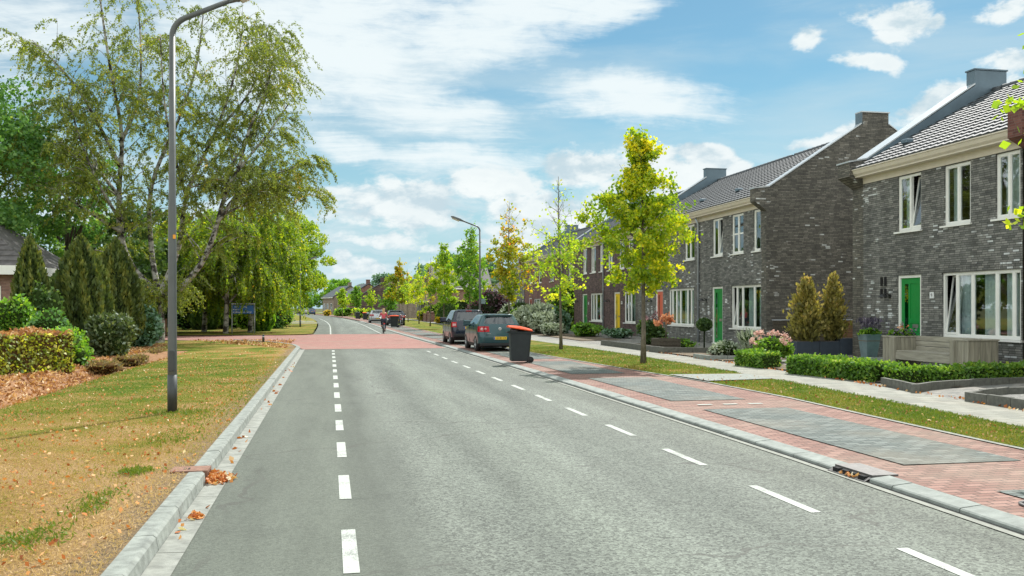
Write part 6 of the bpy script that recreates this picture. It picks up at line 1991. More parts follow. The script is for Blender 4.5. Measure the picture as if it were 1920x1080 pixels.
bush('hydrangea', 'dark hydrangea with dull pink heads left of the orange door', 'shrub', (14.2, 38.6, .14), .65, .65, .62, 2000, 'dark_leaf', .11, seed=34)
t_ = bpy.data.objects['hydrangea.001']
for i in range(9):
    c = np.array([rs.uniform(-.5, .5), rs.uniform(-.6, .2), rs.uniform(.95, 1.4)]); leaves('flower_head', c + rs.normal(0, .055, (18, 3)), .07, rs.uniform(0, 1, 18), 'mauve_flower', t_, aspect=1.1)
# small peach tree in a wooden box, dark ball shrub
t = thing('wooden_planter', 'dark wooden planter box holding the little peach tree', 'planter', (13.4, 34.9, .15))
b = MB(); boards(b, -.45, .45, -.5, -.46, 0, .42, 3, 'z'); boards(b, -.45, .45, .46, .5, 0, .42, 3, 'z'); boards(b, -.45, -.41, -.458, .458, 0, .42, 3, 'z'); boards(b, .41, .45, -.458, .458, 0, .42, 3, 'z'); b.build('box', 'dark_wood', t)
b = MB(); b.box(-.4, .4, -.45, .45, .2, .37); b.build('potting_soil', 'garden_soil', t)
t = thing('peach_tree', 'little bare stemmed tree with peach coloured leaves in the wooden planter', 'small tree', (13.4, 34.9, .5))
b = MB(); b.tube([(0, 0, 0), (.02, 0, .5), (-.02, 0, .9)], [.025, .02, .012], 6); b.tube([(.01, 0, .5), (.25, .1, .85)], [.012, .006], 5); b.tube([(.0, 0, .6), (-.3, .0, .8)], [.012, .006], 5); b.build('trunk', 'sapling_bark', t)
C = np.concatenate([rs.normal(0, .10, (90, 3)) + [0, 0, .88], rs.normal(0, .08, (50, 3)) + [.2, .05, .82], rs.normal(0, .06, (30, 3)) + [-.38, 0, .68]]); leaves('crown', C, .09, rs.uniform(0, 1, len(C)), 'peach_flower', t)
t = thing('ball_shrub', 'dark clipped ball on a short stem right of the peach tree', 'shrub', (14.2, 32.9, .15))
b = MB(); b.tube([(0, 0, 0), (0, 0, .8)], .03, 6); b.ball((0, 0, 1.0), .24, .24, .20, 12, 8, .06); b.build('trunk', 'core_dark', t)
d = rs.normal(size=(1100, 3)); d /= np.linalg.norm(d, axis=1, keepdims=True); leaves('crown', d * [.30, .30, .25] * (1 - np.abs(rs.normal(0, .08, (1100, 1)))) + [0, 0, 1.0], .06, rs.normal(.35, .2, 1100), 'dark_leaf', t)
bush('lavender_clump', 'grey green spreading clump before the second green door', 'plant', (13.6, 29.6, .14), .85, .8, .30, 1800, 'silver_leaf', .07, seed=36)
bush('creeping_plants', 'low weedy plants in the bed beneath the orange door window', 'plant', (14.5, 36.3, .14), 1.0, 1.4, .20, 1300, 'green_leaf', .08, seed=37)
bush('silver_shrub', 'large silvery grey shrub behind the near wheelie bin', 'shrub', (13.4, 57.5, .14), 1.95, 2.3, 1.15, 7000, 'silver_leaf', .13, seed=38, up=(0, 0, .9), aspect=2.6)
bush('variegated_shrub', 'pale variegated round shrub left of the large silvery one', 'shrub', (15.2, 72.0, .14), 1.0, 1.0, 1.05, 1800, 'box_leaf', .14, seed=39, core='core_green')
bush('variegated_shrub', 'pale variegated ball shrub behind the roof of the grey hatchback', 'shrub', (15.0, 76.5, .14), 1.2, 1.2, 1.2, 1800, 'silver_leaf', .14, seed=40)
bush('dark_shrub', 'dark green tall shrub between the silvery shrub and the brown house', 'shrub', (16.5, 63.5, .14), 1.2, 1.2, 2.0, 2600, 'green_leaf', .15, seed=41)
bush('dark_shrub', 'dark clipped shrub behind the silvery shrub by the far grey house', 'shrub', (17.0, 81.0, .14), 1.6, 1.6, 1.2, 1800, 'dark_leaf', .15, seed=42)
bush('garden_shrub', 'loose green shrub in front of the dull red door', 'shrub', (14.6, 56.5, .14), .9, .9, .95, 2200, 'bluegreen_leaf', .12, seed=43)
bush('garden_shrub', 'low green plants under the windows of the dark brown house', 'shrub', (14.4, 50.5, .14), 1.2, 1.5, .45, 2600, 'green_leaf', .11, seed=44)
bush('garden_shrub', 'wispy low plants at the foot of the yellow door', 'shrub', (15.4, 47.0, .14), .9, 1.3, .32, 1500, 'bluegreen_leaf', .10, seed=45)
bush('garden_shrub', 'pale green clump at the pavement edge left of the yellow door', 'shrub', (13.0, 52.5, .14), .8, 1.2, .45, 1900, 'silver_leaf', .11, seed=46)
t = thing('garden_bench', 'low wooden garden bench under the window of the dark brown house', 'bench', (15.6, 55.4, .16))
b = MB(); boards(b, -.3, .3, -1.0, 1.0, .44, .50, 4, 'x'); b.build('seat', 'grey_wood', t)
for y in (-.8, .8):
    b = MB(); b.bbox(-.25, .25, y - .05, y + .05, 0, .438, .01); b.build('leg', 'grey_wood_upright', t)

# ---------------------------------------------------------------- street trees on the right
sapling('largest verge tree, full yellow green crown in front of the orange door', (9.40, 26.5, .09), 7.15, 2.25, 1.84, 17762, 'maple_leaf', 1, r0=.085, lsize=0.086, hue=.05)
sapling('thin verge tree with a bare twiggy top and yellow green lower leaves', (9.24, 36.0, .09), 7.2, 2.0, 1.55, 3700, 'lime_leaf', 2, sparse=1.0, r0=.068, lsize=0.092, hue=.08)
sapling('verge tree turning orange and yellow behind the grey hatchback', (9.3, 46.9, .09), 7.4, 2.2, 1.55, 6300, 'autumn_leaf', 3, sparse=.72, lsize=0.114, hue=.02)
sapling('green slender verge tree just left of the right hand street lamp', (9.3, 60.4, .09), 7.5, 2.2, 1.65, 6300, 'green_leaf', 4, sparse=.45, lsize=0.129, hue=.10)
sapling('verge tree with a pointed light green crown above the navy car', (9.2, 73.9, .09), 7.1, 2.1, 1.75, 5600, 'lime_leaf', 5, sparse=.3, lsize=0.144, hue=0)
sapling('nearly leafless verge sapling left of the navy car', (9.1, 83.4, .09), 6.4, 2.2, 1.0, 735, 'autumn_leaf', 6, sparse=.5, lsize=0.129, r0=.055)
sapling('half bare verge sapling between two leafier ones beyond the cars', (9.3, 96.6, .09), 6.8, 2.2, 1.5, 2625, 'lime_leaf', 7, sparse=.8, lsize=0.152, r0=.055, hue=.1)
sapling('thin yellowish verge sapling with a bare leader beside the low garden wall', (9.2, 109.3, .09), 6.5, 2.2, 1.3, 1225, 'lime_leaf', 8, sparse=.9, lsize=0.152, r0=.055)
sapling('tall yellow orange tree with a spiky top behind the cyclist', (9.3, 124.0, .09), 8.4, 2.2, 2.3, 6650, 'autumn_leaf', 9, sparse=.4, lsize=0.182, hue=.05)
sapling('bright green tree low behind the cyclist in front of the dark gable', (9.0, 137.0, .09), 5.0, 1.4, 1.7, 3200, 'green_leaf', 10, lsize=.2)
sapling('yellowish thin tree in front of the dark gable, right of the green one', (6.6, 152.0, .09), 5.4, 2.0, 1.1, 1300, 'lime_leaf', 11, sparse=.6, lsize=.2)
sapling('round green tree left of the dark gable at the far bend', (4.6, 163.0, .09), 5.6, 1.9, 1.5, 3000, 'green_leaf', 12, lsize=.21)
sapling('yellow green tree at the far bend farthest left of the row', (2.3, 172.0, .09), 5.3, 1.7, 1.7, 3000, 'lime_leaf', 13, lsize=.21)
sapling('street tree whose lowest leaves hang in at the right edge of the frame', (10.62, 9.85, .09), 6.2, 1.9, 2.05, 7350, 'lime_leaf', 14, lsize=0.103, hue=.08)

# ---------------------------------------------------------------- the left side
LG = -.03
for i, (x, y, r_, h_) in enumerate(((-10.5, 76, 2.2, 1.5), (-7.2, 77.5, 2.0, 1.5), (-4.4, 78.5, 1.6, 1.35), (-13.5, 74, 2.2, 1.6), (-6.0, 73.2, 1.1, 1.3))):
    bush('understorey_shrub', ['dark shrub behind the bottle shaped evergreen', 'dark shrub directly behind the blue sign', 'dark shrub under the dense end tree', 'dark shrub left of the clipped evergreens', 'ivy green shrub just right behind the sign'][i], 'shrub', (x, y, .06), r_, 1.6, h_, 3200, 'oak_leaf' if i < 4 else 'green_leaf', .13, core='core_dark', seed=200 + i, lumps=11)
big = [
    ([(0, 0, -.2), (.12, 0, 1.2), (.0, 0, 2.5)], .30, .97),
    ([(0, 0, 2.45), (-1.35, .2, 3.9), (-1.95, .3, 5.6), (-2.0, .2, 8.1), (-1.85, 0, 10.9), (-2.4, -.3, 14.6), (-2.9, -.5, 18.6)], .23, .18),
    ([(-1.95, .1, 9.2), (-3.0, -.8, 11.6), (-3.9, -1.4, 13.2), (-5.6, -1.8, 15.0)], .10, .15),
    ([(-1.98, .2, 7.6), (-3.2, 1.2, 9.0), (-4.4, 1.8, 10.0), (-6.2, 2.2, 11.4)], .10, .15),
    ([(-1.95, .2, 5.8), (-3.4, -.9, 6.8), (-5.0, -1.6, 8.0), (-6.6, -2.0, 9.4)], .09, .2),
    ([(-1.9, 0, 10.4), (-1.2, .8, 12.8), (-1.1, 1.0, 15.4), (-1.3, 1.2, 18.4)], .10, .1),
    ([(0, 0, 2.5), (.9, -.1, 2.72), (2.15, -.3, 4.2), (2.85, -.4, 5.9), (3.3, -.4, 7.6), (4.0, -.3, 9.1), (5.4, 0, 11.0), (6.6, .3, 12.9)], .20, .25),
    ([(2.9, -.4, 6.2), (3.9, -1.0, 7.4), (5.4, -1.5, 8.5), (7.2, -1.8, 9.2)], .085, .2),
    ([(3.3, -.4, 7.8), (3.6, .8, 9.6), (4.7, 1.6, 11.6), (5.4, 2.0, 14.0)], .08, .1),
    ([(0, 0, 2.5), (-.55, .9, 5.0), (-.6, 1.3, 8.4), (.7, 1.6, 12.0), (1.6, 1.8, 15.0), (2.0, 1.8, 18.2)], .16, .3),
    ([(0, 0, 2.5), (.8, .9, 5.0), (1.3, 1.0, 8.2), (2.8, .6, 11.4), (3.8, .2, 14.4), (4.2, 0, 16.8)], .16, .3),
    ([(4.0, -.3, 9.1), (4.6, -.6, 11.2), (5.4, -.8, 13.2), (6.0, -1.0, 15.2)], .08, .15),
    ([(2.9, .6, 11.4), (4.2, 1.2, 13.2), (5.0, 1.6, 15.0), (5.3, 1.6, 16.6)], .07, .1),
    ([(3.0, -.4, 6.6), (4.6, .9, 7.6), (6.2, 1.6, 8.2), (7.4, 2.0, 8.0)], .07, .2),
    ([(-1.95, .2, 6.4), (-2.6, -1.4, 8.0), (-3.4, -2.2, 10.4), (-3.8, -2.4, 12.6)], .08, .2),
    ([(1.25, 1.0, 7.6), (.8, -.8, 10.0), (.5, -1.6, 12.6), (.4, -2.0, 15.6)], .09, .1),
]
birch('great multi stemmed birch with white forked limbs behind the near lamp', (-8.75, 50.2, LG), big, 165000, 'birch_leaf', 5, lsize=.064, droop=1.0, twig=1.7, sub=(12, 16), sublen=(1.8, 4.0), density=lambda z: .8 + .5 * max(0, min(1, (15.5 - z) / 9)))
weep = [([(0, 0, -.2), (.1, 0, 3), (0, .2, 6.0), (.2, .2, 9.6)], .20, .3)]
for i in range(11):
    q = i * 2.4 + .3; r_ = 2.0 + .9 * ((i * 37) % 10) / 10; z0 = 2.1 + .56 * i
    weep.append(([(0, 0, z0), (r_ * .5 * math.cos(q), r_ * .5 * math.sin(q), z0 + 1.1), (r_ * math.cos(q), r_ * math.sin(q), z0 + 1.3), (r_ * 1.25 * math.cos(q), r_ * 1.25 * math.sin(q), z0 + .6)], .07, .15))
birch('weeping yellow green birch whose twigs hang down over the blue direction sign', (-5.5, 66.5, .06), weep, 60000, 'weeping_leaf', 8, lsize=.095, droop=1.9, twig=3.0, name='weeping_birch', sub=(6, 9), sublen=(1.2, 2.4), zmin=.5)
weep2 = [([(p[0] * 1.05, p[1], p[2] * .95) for p in pts], r_, b_) for pts, r_, b_ in weep]
birch('olive green weeping birch behind the near lamp, left of the sign', (-9.0, 69.5, .06), weep2, 36000, 'weeping_leaf', 11, lsize=.11, droop=1.8, twig=2.6, name='weeping_birch', sub=(6, 9), sublen=(1.2, 2.4), zmin=1.2)
birch('weeping birch between the big birch and the sign with yellowing strands', (-6.9, 59.5 + 4.5, .06), [([(p[0] * .8, p[1] * .8, p[2] * .85) for p in pts], r_, b_) for pts, r_, b_ in weep], 22000, 'weeping_leaf', 14, lsize=.10, droop=1.8, twig=2.4, name='weeping_birch', sub=(5, 8), sublen=(1.0, 2.0), zmin=2.2)
broadleaf('dense green tree at the end of the left tree mass, beside the thin street lamp', (-4.4, 91, .06), 10.6, 4.3, 1.6, 28000, 'weeping_leaf', 41, .16, 80, limbs=10, r0=.22)
broadleaf('dark rounded tree behind the far left street lamp', (-7.5, 97, .06), 9.6, 4.6, .6, 15000, 'oak_leaf', 42, .22, 70, limbs=8, r0=.22)
broadleaf('deep green tree in shade behind the blue direction sign', (-9.5, 84, .06), 9.4, 4.4, .2, 15000, 'dark_leaf', 43, .22, 70, limbs=8, r0=.22)
broadleaf('tall dark tree behind the clipped evergreens', (-15.5, 84, .06), 11, 4.4, .3, 13000, 'dark_leaf', 44, .24, 70, limbs=8, r0=.22)
broadleaf('big fresh green oak at the left edge above the old house', (-17.6, 47.5, LG), 13.4, 4.4, 2.6, 30000, 'oak_leaf', 45, .135, 190, limbs=16, r0=.26)
broadleaf('green ash with an open crown between the oak and the great birch', (-14.6, 55.0, LG), 11.0, 3.2, 2.2, 11000, 'oak_leaf', 46, .15, 60, limbs=14, r0=.2)
broadleaf('bushy tree low behind the tall dark conifers', (-13.5, 62.0, .06), 7.6, 3.6, .3, 12000, 'dark_leaf', 47, .2, 60, limbs=6, r0=.18)
broadleaf('second low bushy tree in shade under the great birch', (-11.4, 66.5, .06), 6.8, 3.2, .2, 10000, 'dark_leaf', 48, .2, 55, limbs=6, r0=.18)

conifer('cypress', 'narrow cypress right of the old house at the left edge', (-10.75, 36.0, LG), 4.45, .62, 5200, 'thuja_leaf', 51, lsize=.085)
conifer('cypress', 'tall olive conifer with drooping fronds above the end of the clipped hedge', (-9.25, 37.0, LG), 4.55, .98, 10500, 'thuja_leaf', 52, lsize=.095, streaks=9)
conifer('cypress', 'brownish conifer left of the great birch trunk', (-9.35, 43.2, LG), 4.9, 1.05, 8200, 'thuja_leaf', 53, lsize=.10, streaks=8)
conifer('cypress', 'dark conifer behind the two front ones', (-11.2, 41.0, LG), 3.3, 1.0, 5000, 'thuja_green', 54, lsize=.10)
conifer('cypress', 'clipped bottle shaped evergreen left of the blue sign', (-9.75, 75.6, .06), 3.5, 1.3, 5200, 'dark_leaf', 55, lsize=.13, power=.85, cat='evergreen')
conifer('cypress', 'slim columnar evergreen right beside the bottle shaped one', (-8.95, 79.0, .06), 4.6, .95, 4200, 'thuja_green', 56, lsize=.13, power=.9, cat='evergreen')
conifer('cypress', 'ivy green column behind the weeping strands right of the sign', (-4.9, 70.5, .06), 4.8, .85, 4200, 'green_leaf', 57, lsize=.14, power=.9, cat='evergreen')
bush('ivy_column', 'dark ivy covered column right of the narrow cypress', 'shrub', (-9.95, 35.2, LG), .55, .55, 1.5, 2200, 'dark_leaf', .09, seed=61, lumps=8)
bush('rhododendron', 'dark rhododendron with pale leaf tips at the ditch edge', 'shrub', (-7.95, 36.0, -.06), .98, .95, 1.0, 6500, 'glossy_leaf', .095, seed=62, aspect=1.9, lumps=12)
bush('bluegreen_shrub', 'upright blue green shrub under the great birch', 'shrub', (-8.2, 43.8, -.06), .92, .9, 1.12, 4000, 'bluegreen_leaf', .12, seed=63, lumps=11)
bush('privet_shrub', 'fresh green tall shrub behind the clipped hedge at left', 'shrub', (-10.4, 33.4, LG), .95, .9, 1.25, 3600, 'green_leaf', .09, seed=64, lumps=11)
bush('privet_shrub', 'rounded dark green shrub behind the hedge at the left edge', 'shrub', (-11.7, 32.6, LG), 1.3, 1.1, 1.15, 4200, 'oak_leaf', .09, seed=65, lumps=12)
bush('privet_shrub', 'loose green shrub at the right end of the clipped hedge', 'shrub', (-8.25, 31.0, LG), .95, 1.1, .72, 3400, 'green_leaf', .085, seed=66, lumps=10)
bush('privet_shrub', 'green shrub filling the gap between hedge and tall conifer', 'shrub', (-9.3, 32.8, LG), 1.1, .9, 1.0, 3600, 'oak_leaf', .09, seed=67, lumps=10)
bush('bramble', 'low brownish brambles in the ditch beyond the hedge end', 'shrub', (-6.9, 30.6, -.28), 0.64, 1.20, 0.26, 2600, 'weed_leaf', .05, seed=68, core='core_brown', lumps=16, up=(0, 0, .8), aspect=2.4, shell=.5)
bush('bramble', 'tangled weeds at the foot of the rhododendron', 'shrub', (-6.9, 34.3, -.25), 0.56, 1.27, 0.22, 2200, 'weed_leaf', .05, seed=69, core='core_brown', lumps=16, up=(0, 0, .8), aspect=2.4, shell=.5)
bush('bramble', 'dry brown weeds below the blue green shrub', 'shrub', (-7.0, 39.5, -.2), 0.64, 1.50, 0.19, 2000, 'weed_leaf', .05, seed=70, core='core_brown', lumps=16, up=(0, 0, .8), aspect=2.4, shell=.5)
hedge('beech_hedge', 'clipped beech hedge with a dry brown top along the ditch', [(-7.32, 28.5), (-8.5, 26.0), (-11.2, 20.0), (-13.6, 14.5)], 1.25, 1.16, 25000, 'beech_leaf', lsize=.075, z=-.06, core='core_brown', seed=71, top_pal='brown_leaf', bow=.045)

# houses on the left
def hip_house(name, label, loc, W, D, eave, ridge, brick, wins, rz=0):
    t = thing(name, label, 'house', loc, rz)
    b = MB(); b.box(-W / 2, W / 2, 0, D, -.3, eave); b.build('wall', brick, t)
    o = .5; r = MB(); k = D / 2
    r.add([(-W / 2 - o, -o, eave), (W / 2 + o, -o, eave), (W / 2 + o, D + o, eave), (-W / 2 - o, D + o, eave), (-W / 2 + k, D / 2, ridge), (W / 2 - k, D / 2, ridge)], [(0, 1, 5, 4), (1, 2, 5), (2, 3, 4, 5), (3, 0, 4), (3, 2, 1, 0)])
    for i in range(1, 14):
        f = i / 14; z = eave + (ridge - eave) * f; yy = -o + (D / 2 + o) * f; xx = W / 2 + o - (k + o) * f
        r.box(-xx, xx, yy - .03, yy + .03, z - .02, z + .035)
    r.build('roof', 'old_roof_tile', t)
    g = MB()
    for a in ((-W / 2 - o - .06, W / 2 + o + .06, -o - .06, -o), (-W / 2 - o - .06, W / 2 + o + .06, D + o, D + o + .06), (W / 2 + o, W / 2 + o + .06, -o, D + o)): g.box(*a, eave - .34, eave + .04)
    g.build('fascia', 'white_paint', t)
    for (x0, x1, z0, z1) in wins:
        f = MB(); f.box(x0, x1, -.05, -.003, z1 - .09, z1); f.box(x0, x1, -.05, -.003, z0, z0 + .09); f.box(x0, x0 + .09, -.05, -.003, z0 + .09, z1 - .09); f.box(x1 - .09, x1, -.05, -.003, z0 + .09, z1 - .09); fr = f.build('window', 'white_paint', t)
        p = MB(); p.quad((x0 + .09, -.012, z0 + .09), (x1 - .09, -.012, z0 + .09), (x1 - .09, -.012, z1 - .09), (x0 + .09, -.012, z1 - .09)); p.build('pane', 'dark_pane', fr)
    return t
hip_house('old_house', 'old brick house with a hipped dark roof and white fascia at the left edge', (-18.2, 41.5, LG), 11.0, 8, 3.55, 6.9, 'pink_brick', [(2.9, 4.7, 1.0, 2.75), (-2, 0, 1.0, 2.75)])
far_house('dark_house', 'dark house with a white window glimpsed under the trees left of the sign', (-14.6, 91, .06), 9, 7, 3.4, 6.0, 'brown_brick', wins=((.3, 1.6, .9, 2.6), (-3, -1.5, .9, 2.6)), chim=False)
b = MB(); b.box(-.9, .9, -.04, .04, 0, .95)
for x in (-.9, 0, .9): b.box(x - .05, x + .05, -.07, -.041, 0, 1.05)
o = b.build('garden_gate', 'brown_wood', None, None, (-11.2, 61.5, .05)); tag(o, 'brown wooden garden gate half hidden by the near lamp pole', 'gate')

# ---------------------------------------------------------------- far right and far end
hedge('tall_hedge', 'long dark clipped hedge with a sunlit orange brown top behind the navy car', [(11.9, 102), (11.75, 83.5), (14.8, 82.6)], -1.5, 2.3, 12000, 'dark_leaf', lsize=.13, z=.11, core='core_dark', seed=81, top_pal='beech_leaf')  # sunlight on the top is painted in with a lighter leaf palette
bush('purple_tree', 'purple leaved plum tree behind the right hand street lamp', 'tree', (13.9, 80.0, .12), 1.95, 1.9, 1.75, 5200, 'purple_leaf', .17, core='core_dark', seed=82, lumps=13, z0=.5)
bush('yellow_shrub', 'bright yellow flowering shrub left of the navy car', 'shrub', (11.6, 98.0, .1), .45, .5, .40, 500, 'yellow_leaf', .13, seed=83)
bush('yellow_shrub', 'orange yellow bush by the low brick wall', 'shrub', (11.6, 117.0, .1), .75, .7, .75, 800, 'autumn_leaf', .17, seed=84)
bush('round_shrub', 'round light green shrub before the white carport, left one', 'shrub', (13.0, 122.0, .1), 1.4, 1.3, 1.2, 1500, 'lime_leaf', .2, seed=85, group='round shrubs by the carport')
bush('round_shrub', 'round light green shrub before the white carport, right one', 'shrub', (14.8, 120.0, .1), 1.6, 1.3, 1.3, 1600, 'lime_leaf', .2, seed=86, group='round shrubs by the carport')
b = MB(); b.box(-.15, .15, -5, 5, 0, .85); b.box(-.22, .22, -5.05, 5.05, .852, .95)
for y in (-5, 0, 5): b.box(-.27, .27, y - .3, y + .3, 0, 1.0); b.ball((0, y, 1.12), .2, .2, .16, 10, 6)
o = b.build('garden_wall', 'redbrown_brick', None, None, (11.9, 112, .1)); tag(o, 'low dark brick garden wall with round caps behind the thin saplings', 'wall')
far_house('carport', 'low white roofed carport beyond the thin saplings', (16.2, 126, .1), 7.5, 6, 2.45, 0, 'grey_brick', flat=True, cat='carport', wins=((-3.2, -1.6, .3, 2.0),))
far_house('beige_house', 'grey beige house behind the purple tree with its roof sloping to the right', (20.0, 108, .1), 10, 8, 4.0, 7.0, 'beige_brick', rz=R(-90), wins=((-3.5, -2, 1, 2.5), (1, 3, 1, 2.5)))
far_house('pink_house', 'pale pinkish brick house behind the dark clipped hedge', (17.6, 122, .1), 8, 8, 4.6, 7.4, 'pink_brick', wins=((-3, -1.2, 1, 2.6), (.6, 2.4, 1, 2.6), (-2.6, -1.4, 3, 4.2)))
far_house('flat_roofed_house', 'tall beige house with a flat roofline above the yellow trees', (17.0, 150, .1), 14, 8, 6.2, 0, 'beige_brick', flat=True, gutter='old_roof_tile', wins=((-4, -2.4, 3.6, 5), (1, 2.6, 3.6, 5)))
far_house('dark_gabled_house', 'dark brick house with a broad gable and chimney at the far bend', (5.2, 193, .1), 12, 11, 3.6, 6.9, 'brown_brick', roof='roof_tile', rz=R(-90), wins=((-4, -2, 1, 2.6), (2, 4, 1, 2.6)))
far_house('row_house', 'row house with a grey blue roof left of the dark gable', (3.4, 216, .1), 12, 9, 4.6, 7.2, 'redbrown_brick', roof='roof_tile', rz=R(-80), group='row houses at the far bend', wins=((-5, -3, .8, 2.8), (-1.5, .5, .8, 2.8), (2.5, 4.5, .8, 2.8)))
far_house('row_house', 'pale fronted row house farther left at the far bend', (-.4, 246, .1), 12, 9, 4.6, 7.4, 'beige_brick', roof='roof_tile', rz=R(-76), group='row houses at the far bend', wins=((-5, -3, .8, 2.8), (-1.5, .5, .8, 2.8), (2.5, 4.5, .8, 2.8)))
bush('green_hedge', 'green shrubs at the foot of the row houses', 'shrub', (2.8, 186, .1), 2.6, 2.5, 1.0, 1500, 'green_leaf', .26, seed=88)
bush('green_hedge', 'olive green low shrubs before the dark gable', 'shrub', (6.2, 158, .1), 2.4, 2.5, .95, 1500, 'lime_leaf', .26, seed=89)
bush('yellow_shrub', 'small yellow bush at the far bend before the row houses', 'shrub', (-.4, 195, .1), .9, .9, .7, 400, 'yellow_leaf', .22, seed=90)
ft = [broadleaf('tall blue green trees far behind the white carport', (22, 178, .1), 11.8, 6.5, 1, 8000, 'bluegreen_leaf', 91, .42, 60, limbs=8, r0=.3, group='far trees')]
for i, (lab, loc, s_) in enumerate((('second blue green tree behind the white carport', (29, 186, .1), 1.0), ('far tree rising behind the row houses', (3, 275, .1), .85), ('far tree at the end of the road, right of the parked cars', (-6.5, 275, .1), .72),
        ('far tree at the end of the road above the parked cars', (-13, 262, .1), .7), ('far tree at the end of the road, left of the parked cars', (-19.5, 250, .1), .8), ('distant tree behind the left lawn', (-20, 180, .1), .95), ('distant tree closing the left lawn beside the thin lamp', (-9.5, 150, .1), .68), ('distant tree closing the left lawn, farther left', (-14, 135, .1), .85),
        ('far tree beyond the flat roofed house', (34, 210, .1), 1.1), ('far tree behind the dark gable', (13, 235, .1), .85), ('far tree behind the beige house', (33, 140, .1), .85), ('distant tree left of the old house', (-36, 62, .0), .8), ('distant tree farther left of the old house', (-50, 70, .0), .9), ('distant tree behind the old house on its left', (-27, 68, .0), .85), ('distant tree at the far left horizon', (-62, 60, .0), .95))):
    c = copy_tree(ft[0]); c.location = loc; c.rotation_euler = (0, 0, i * 1.3); c.scale = (s_, s_, s_ * (1 if i % 2 else .94)); c['label'] = lab
    if 'left' in lab or 'end of the road' in lab or 'behind the row' in lab:
        for ch in c.children:
            if ch.name.startswith('crown'):
                ch.data = ch.data.copy(); ch.data.materials.clear(); ch.data.materials.append(M['green_leaf'])
bush('lawn_shrub', 'light green shrubs on the far left lawn beside the path', 'shrub', (-6.5, 112, .06), 2.6, 3, 1.0, 1500, 'lime_leaf', .2, seed=93)
bush('lawn_shrub', 'green shrub at the foot of the dense end tree', 'shrub', (-5.6, 79, .06), 1.4, 1.6, .45, 1500, 'green_leaf', .14, seed=94)

# ---------------------------------------------------------------- grass and fallen leaves (uncountable)
def zl_(x, y): return np.where(x > -5.75, .112 + (-.112) * np.maximum(0, -1.6 - x) / 4.15, -.02 - .34 * np.sin(np.clip((-5.75 - x) / 1.85, 0, 1) * np.pi))
def stuff(name, C, size, rnd, m, label, long=None, aspect=4, spread=.5):
    o = leaves(name, C, size, rnd, m, None, (0, 0, 0), long, aspect, spread)
    return tag(o, label, 'grass' if 'grass' in name else 'leaves', kind='stuff')
n = 105000
x = rng.uniform(-5.75, -1.43, n); y = 5 + 27 * rng.uniform(0, 1, n) ** 1.7
pat = np.sin(x * 1.7 + y * .6) + np.sin(y * 1.1 - x * 2.3 + 1) + np.sin(x * 4.1 + y * 2.7)
green = .30 + np.clip((16 - y) * .045, -.25, .40) + .07 * pat - .10 * ((x < -2.2) & (y > 15)) + np.where(x > -1.9, .2, 0) + rng.normal(0, .15, n)
stuff('grass', np.stack([x, y, zl_(x, y) + .012], 1), .0075, green + .14, 'grass_blade', 'short dry grass of the left verge', np.tile([0, 0, .75], (n, 1)), 4.2, .75)
n = 4200
cx = rng.normal(0, 1, n); cy = rng.normal(0, 1, n)
tufts = [(-1.95, 9.9, .10, .12), (-2.15, 7.2, .14, .2), (-2.0, 8.4, .1, .3), (-2.25, 15.4, .25, .2), (-2.75, 15.7, .2, .2), (-1.85, 14.5, .22, .7), (-1.7, 17.5, .18, 1.2), (-1.95, 12.4, .2, .4), (-5.6, 20, .15, 4), (-5.65, 27, .12, 4), (-1.75, 21.5, .15, 2.0), (-4.6, 16.5, .4, .3)]
k = rng.integers(0, len(tufts), n); T = np.array(tufts)[k]
x = np.clip(T[:, 0] + cx * T[:, 2], -5.8, -1.43); y = T[:, 1] + cy * T[:, 3]
stuff('grass_tufts', np.stack([x, y, zl_(x, y) + .025], 1), .013, rng.normal(.24, .14, n), 'grass_blade', 'green weed tufts in the left verge', np.tile([0, 0, .8], (n, 1)), 4, .8)
n = 30000
y = 8.5 + 30 * rng.uniform(0, 1, n) ** 1.3
f = rng.uniform(0, 1, n)
xa = np.array([xp(v) + .08 for v in y]); xb = np.array([xn(v) + .03 for v in y])
x = xa + (xb - xa) * f
ok = ~((y > 19.7) & (y < 21.9))
x, y, f = x[ok], y[ok], f[ok]
pat = np.sin(x * 2.7 + y * .9) + np.sin(y * 1.7 - x * 3.3)
stuff('grass_right', np.stack([x, y, .075 + .025 * f + .018], 1), .0125, .40 - .24 * f + .07 * pat + rng.normal(0, .14, len(x)), 'grass_blade', 'grass of the right verge between parking strip and pavement', np.tile([0, 0, .8], (len(x), 1)), 4.5, .7)
n = 3000
x = rng.uniform(-5.75, -1.45, n); y = 5 + 33 * rng.uniform(0, 1, n) ** 1.8
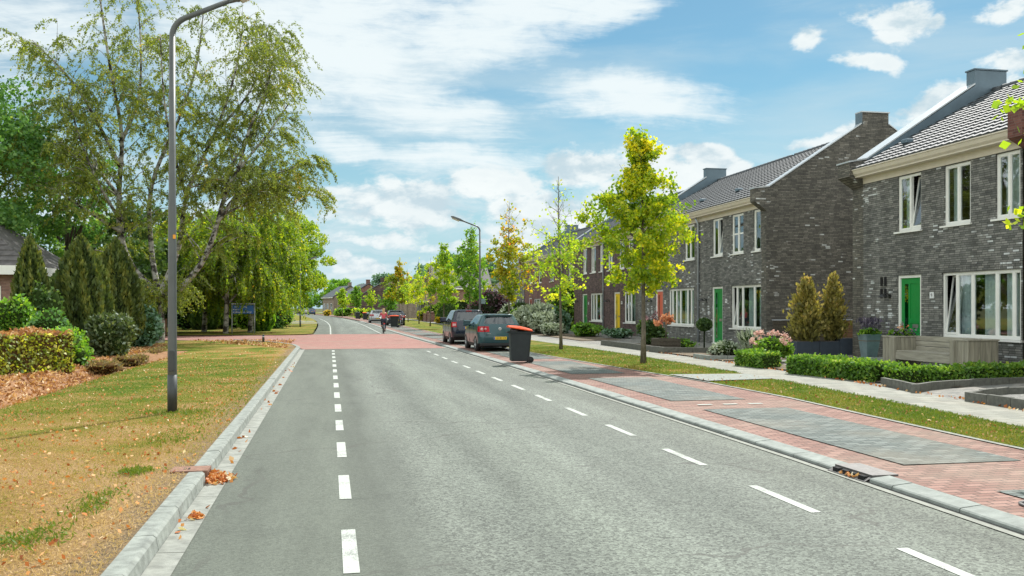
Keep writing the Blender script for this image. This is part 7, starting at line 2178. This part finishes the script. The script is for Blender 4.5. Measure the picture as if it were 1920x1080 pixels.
stuff('fallen_leaves', np.stack([x, y, zl_(x, y) + rng.uniform(.010, .03, n)], 1), .030, rng.beta(1.2, 1.2, n), 'orange_litter', 'fallen brown leaves scattered over the left verge', np.tile([.6, .6, 0], (n, 1)), 1.5, 1.0)
n = 700
y = 8.5 + 26 * rng.uniform(0, 1, n) ** 1.3; f = rng.uniform(0, 1, n)
x = np.array([xp(a) + .05 + (xn(a) - xp(a)) * q for a, q in zip(y, f)])
stuff('fallen_leaves', np.stack([x, y, .10 + rng.uniform(0, .025, n)], 1), .036, rng.beta(1.1, 1.3, n), 'brown_leaf', 'fallen leaves on the right verge', np.tile([.6, .6, 0], (n, 1)), 1.4, 1.0)
n = 420
y = rng.uniform(8, 34, n); x = np.array([xf(a) - .1 + abs(q) * .5 for a, q in zip(y, rng.normal(0, .5, n))])
stuff('fallen_leaves', np.stack([x, y, np.full(n, .135)], 1), .05, rng.beta(1, 1.2, n), 'orange_litter', 'fallen leaves along the garden side of the pavement', np.tile([.6, .6, 0], (n, 1)), 1.4, 1.0)
n = 13000
x = rng.uniform(-8.6, -5.8, n); y = rng.uniform(15, 47, n)
stuff('dry_litter', np.stack([x, y, zl_(x, y) + rng.uniform(0, .06, n)], 1), .05, rng.beta(1.3, 1.1, n), 'brown_leaf', 'dry brown leaf litter in the shallow ditch', np.tile([.5, .3, .3], (n, 1)), 2.6, 1.0)
n = 900
a = rng.uniform(0, 1, n); y = 41 + 11 * a; x = -1.7 - 5.5 * a * rng.uniform(0, 1, n) - .1
stuff('dry_litter', np.stack([x, y - 1.6, np.full(n, .10)], 1), .07, rng.beta(1.3, 1.1, n), 'brown_leaf', 'dry litter on the verge corner by the side street', np.tile([.5, .3, .1], (n, 1)), 2, 1.0)
n = 70
x = np.concatenate([rng.uniform(-1.24, -1.05, 40), rng.normal(-1.14, .03, 30)]); y = np.concatenate([rng.uniform(6, 30, 40), rng.normal(8.15, .06, 30)])
stuff('gutter_leaves', np.stack([x, y, np.full(n, .02)], 1), .05, rng.uniform(0, 1, n), 'orange_litter', 'a few fallen leaves lying in the left gutter', np.tile([.6, .6, 0], (n, 1)), 1.5, 1.0)
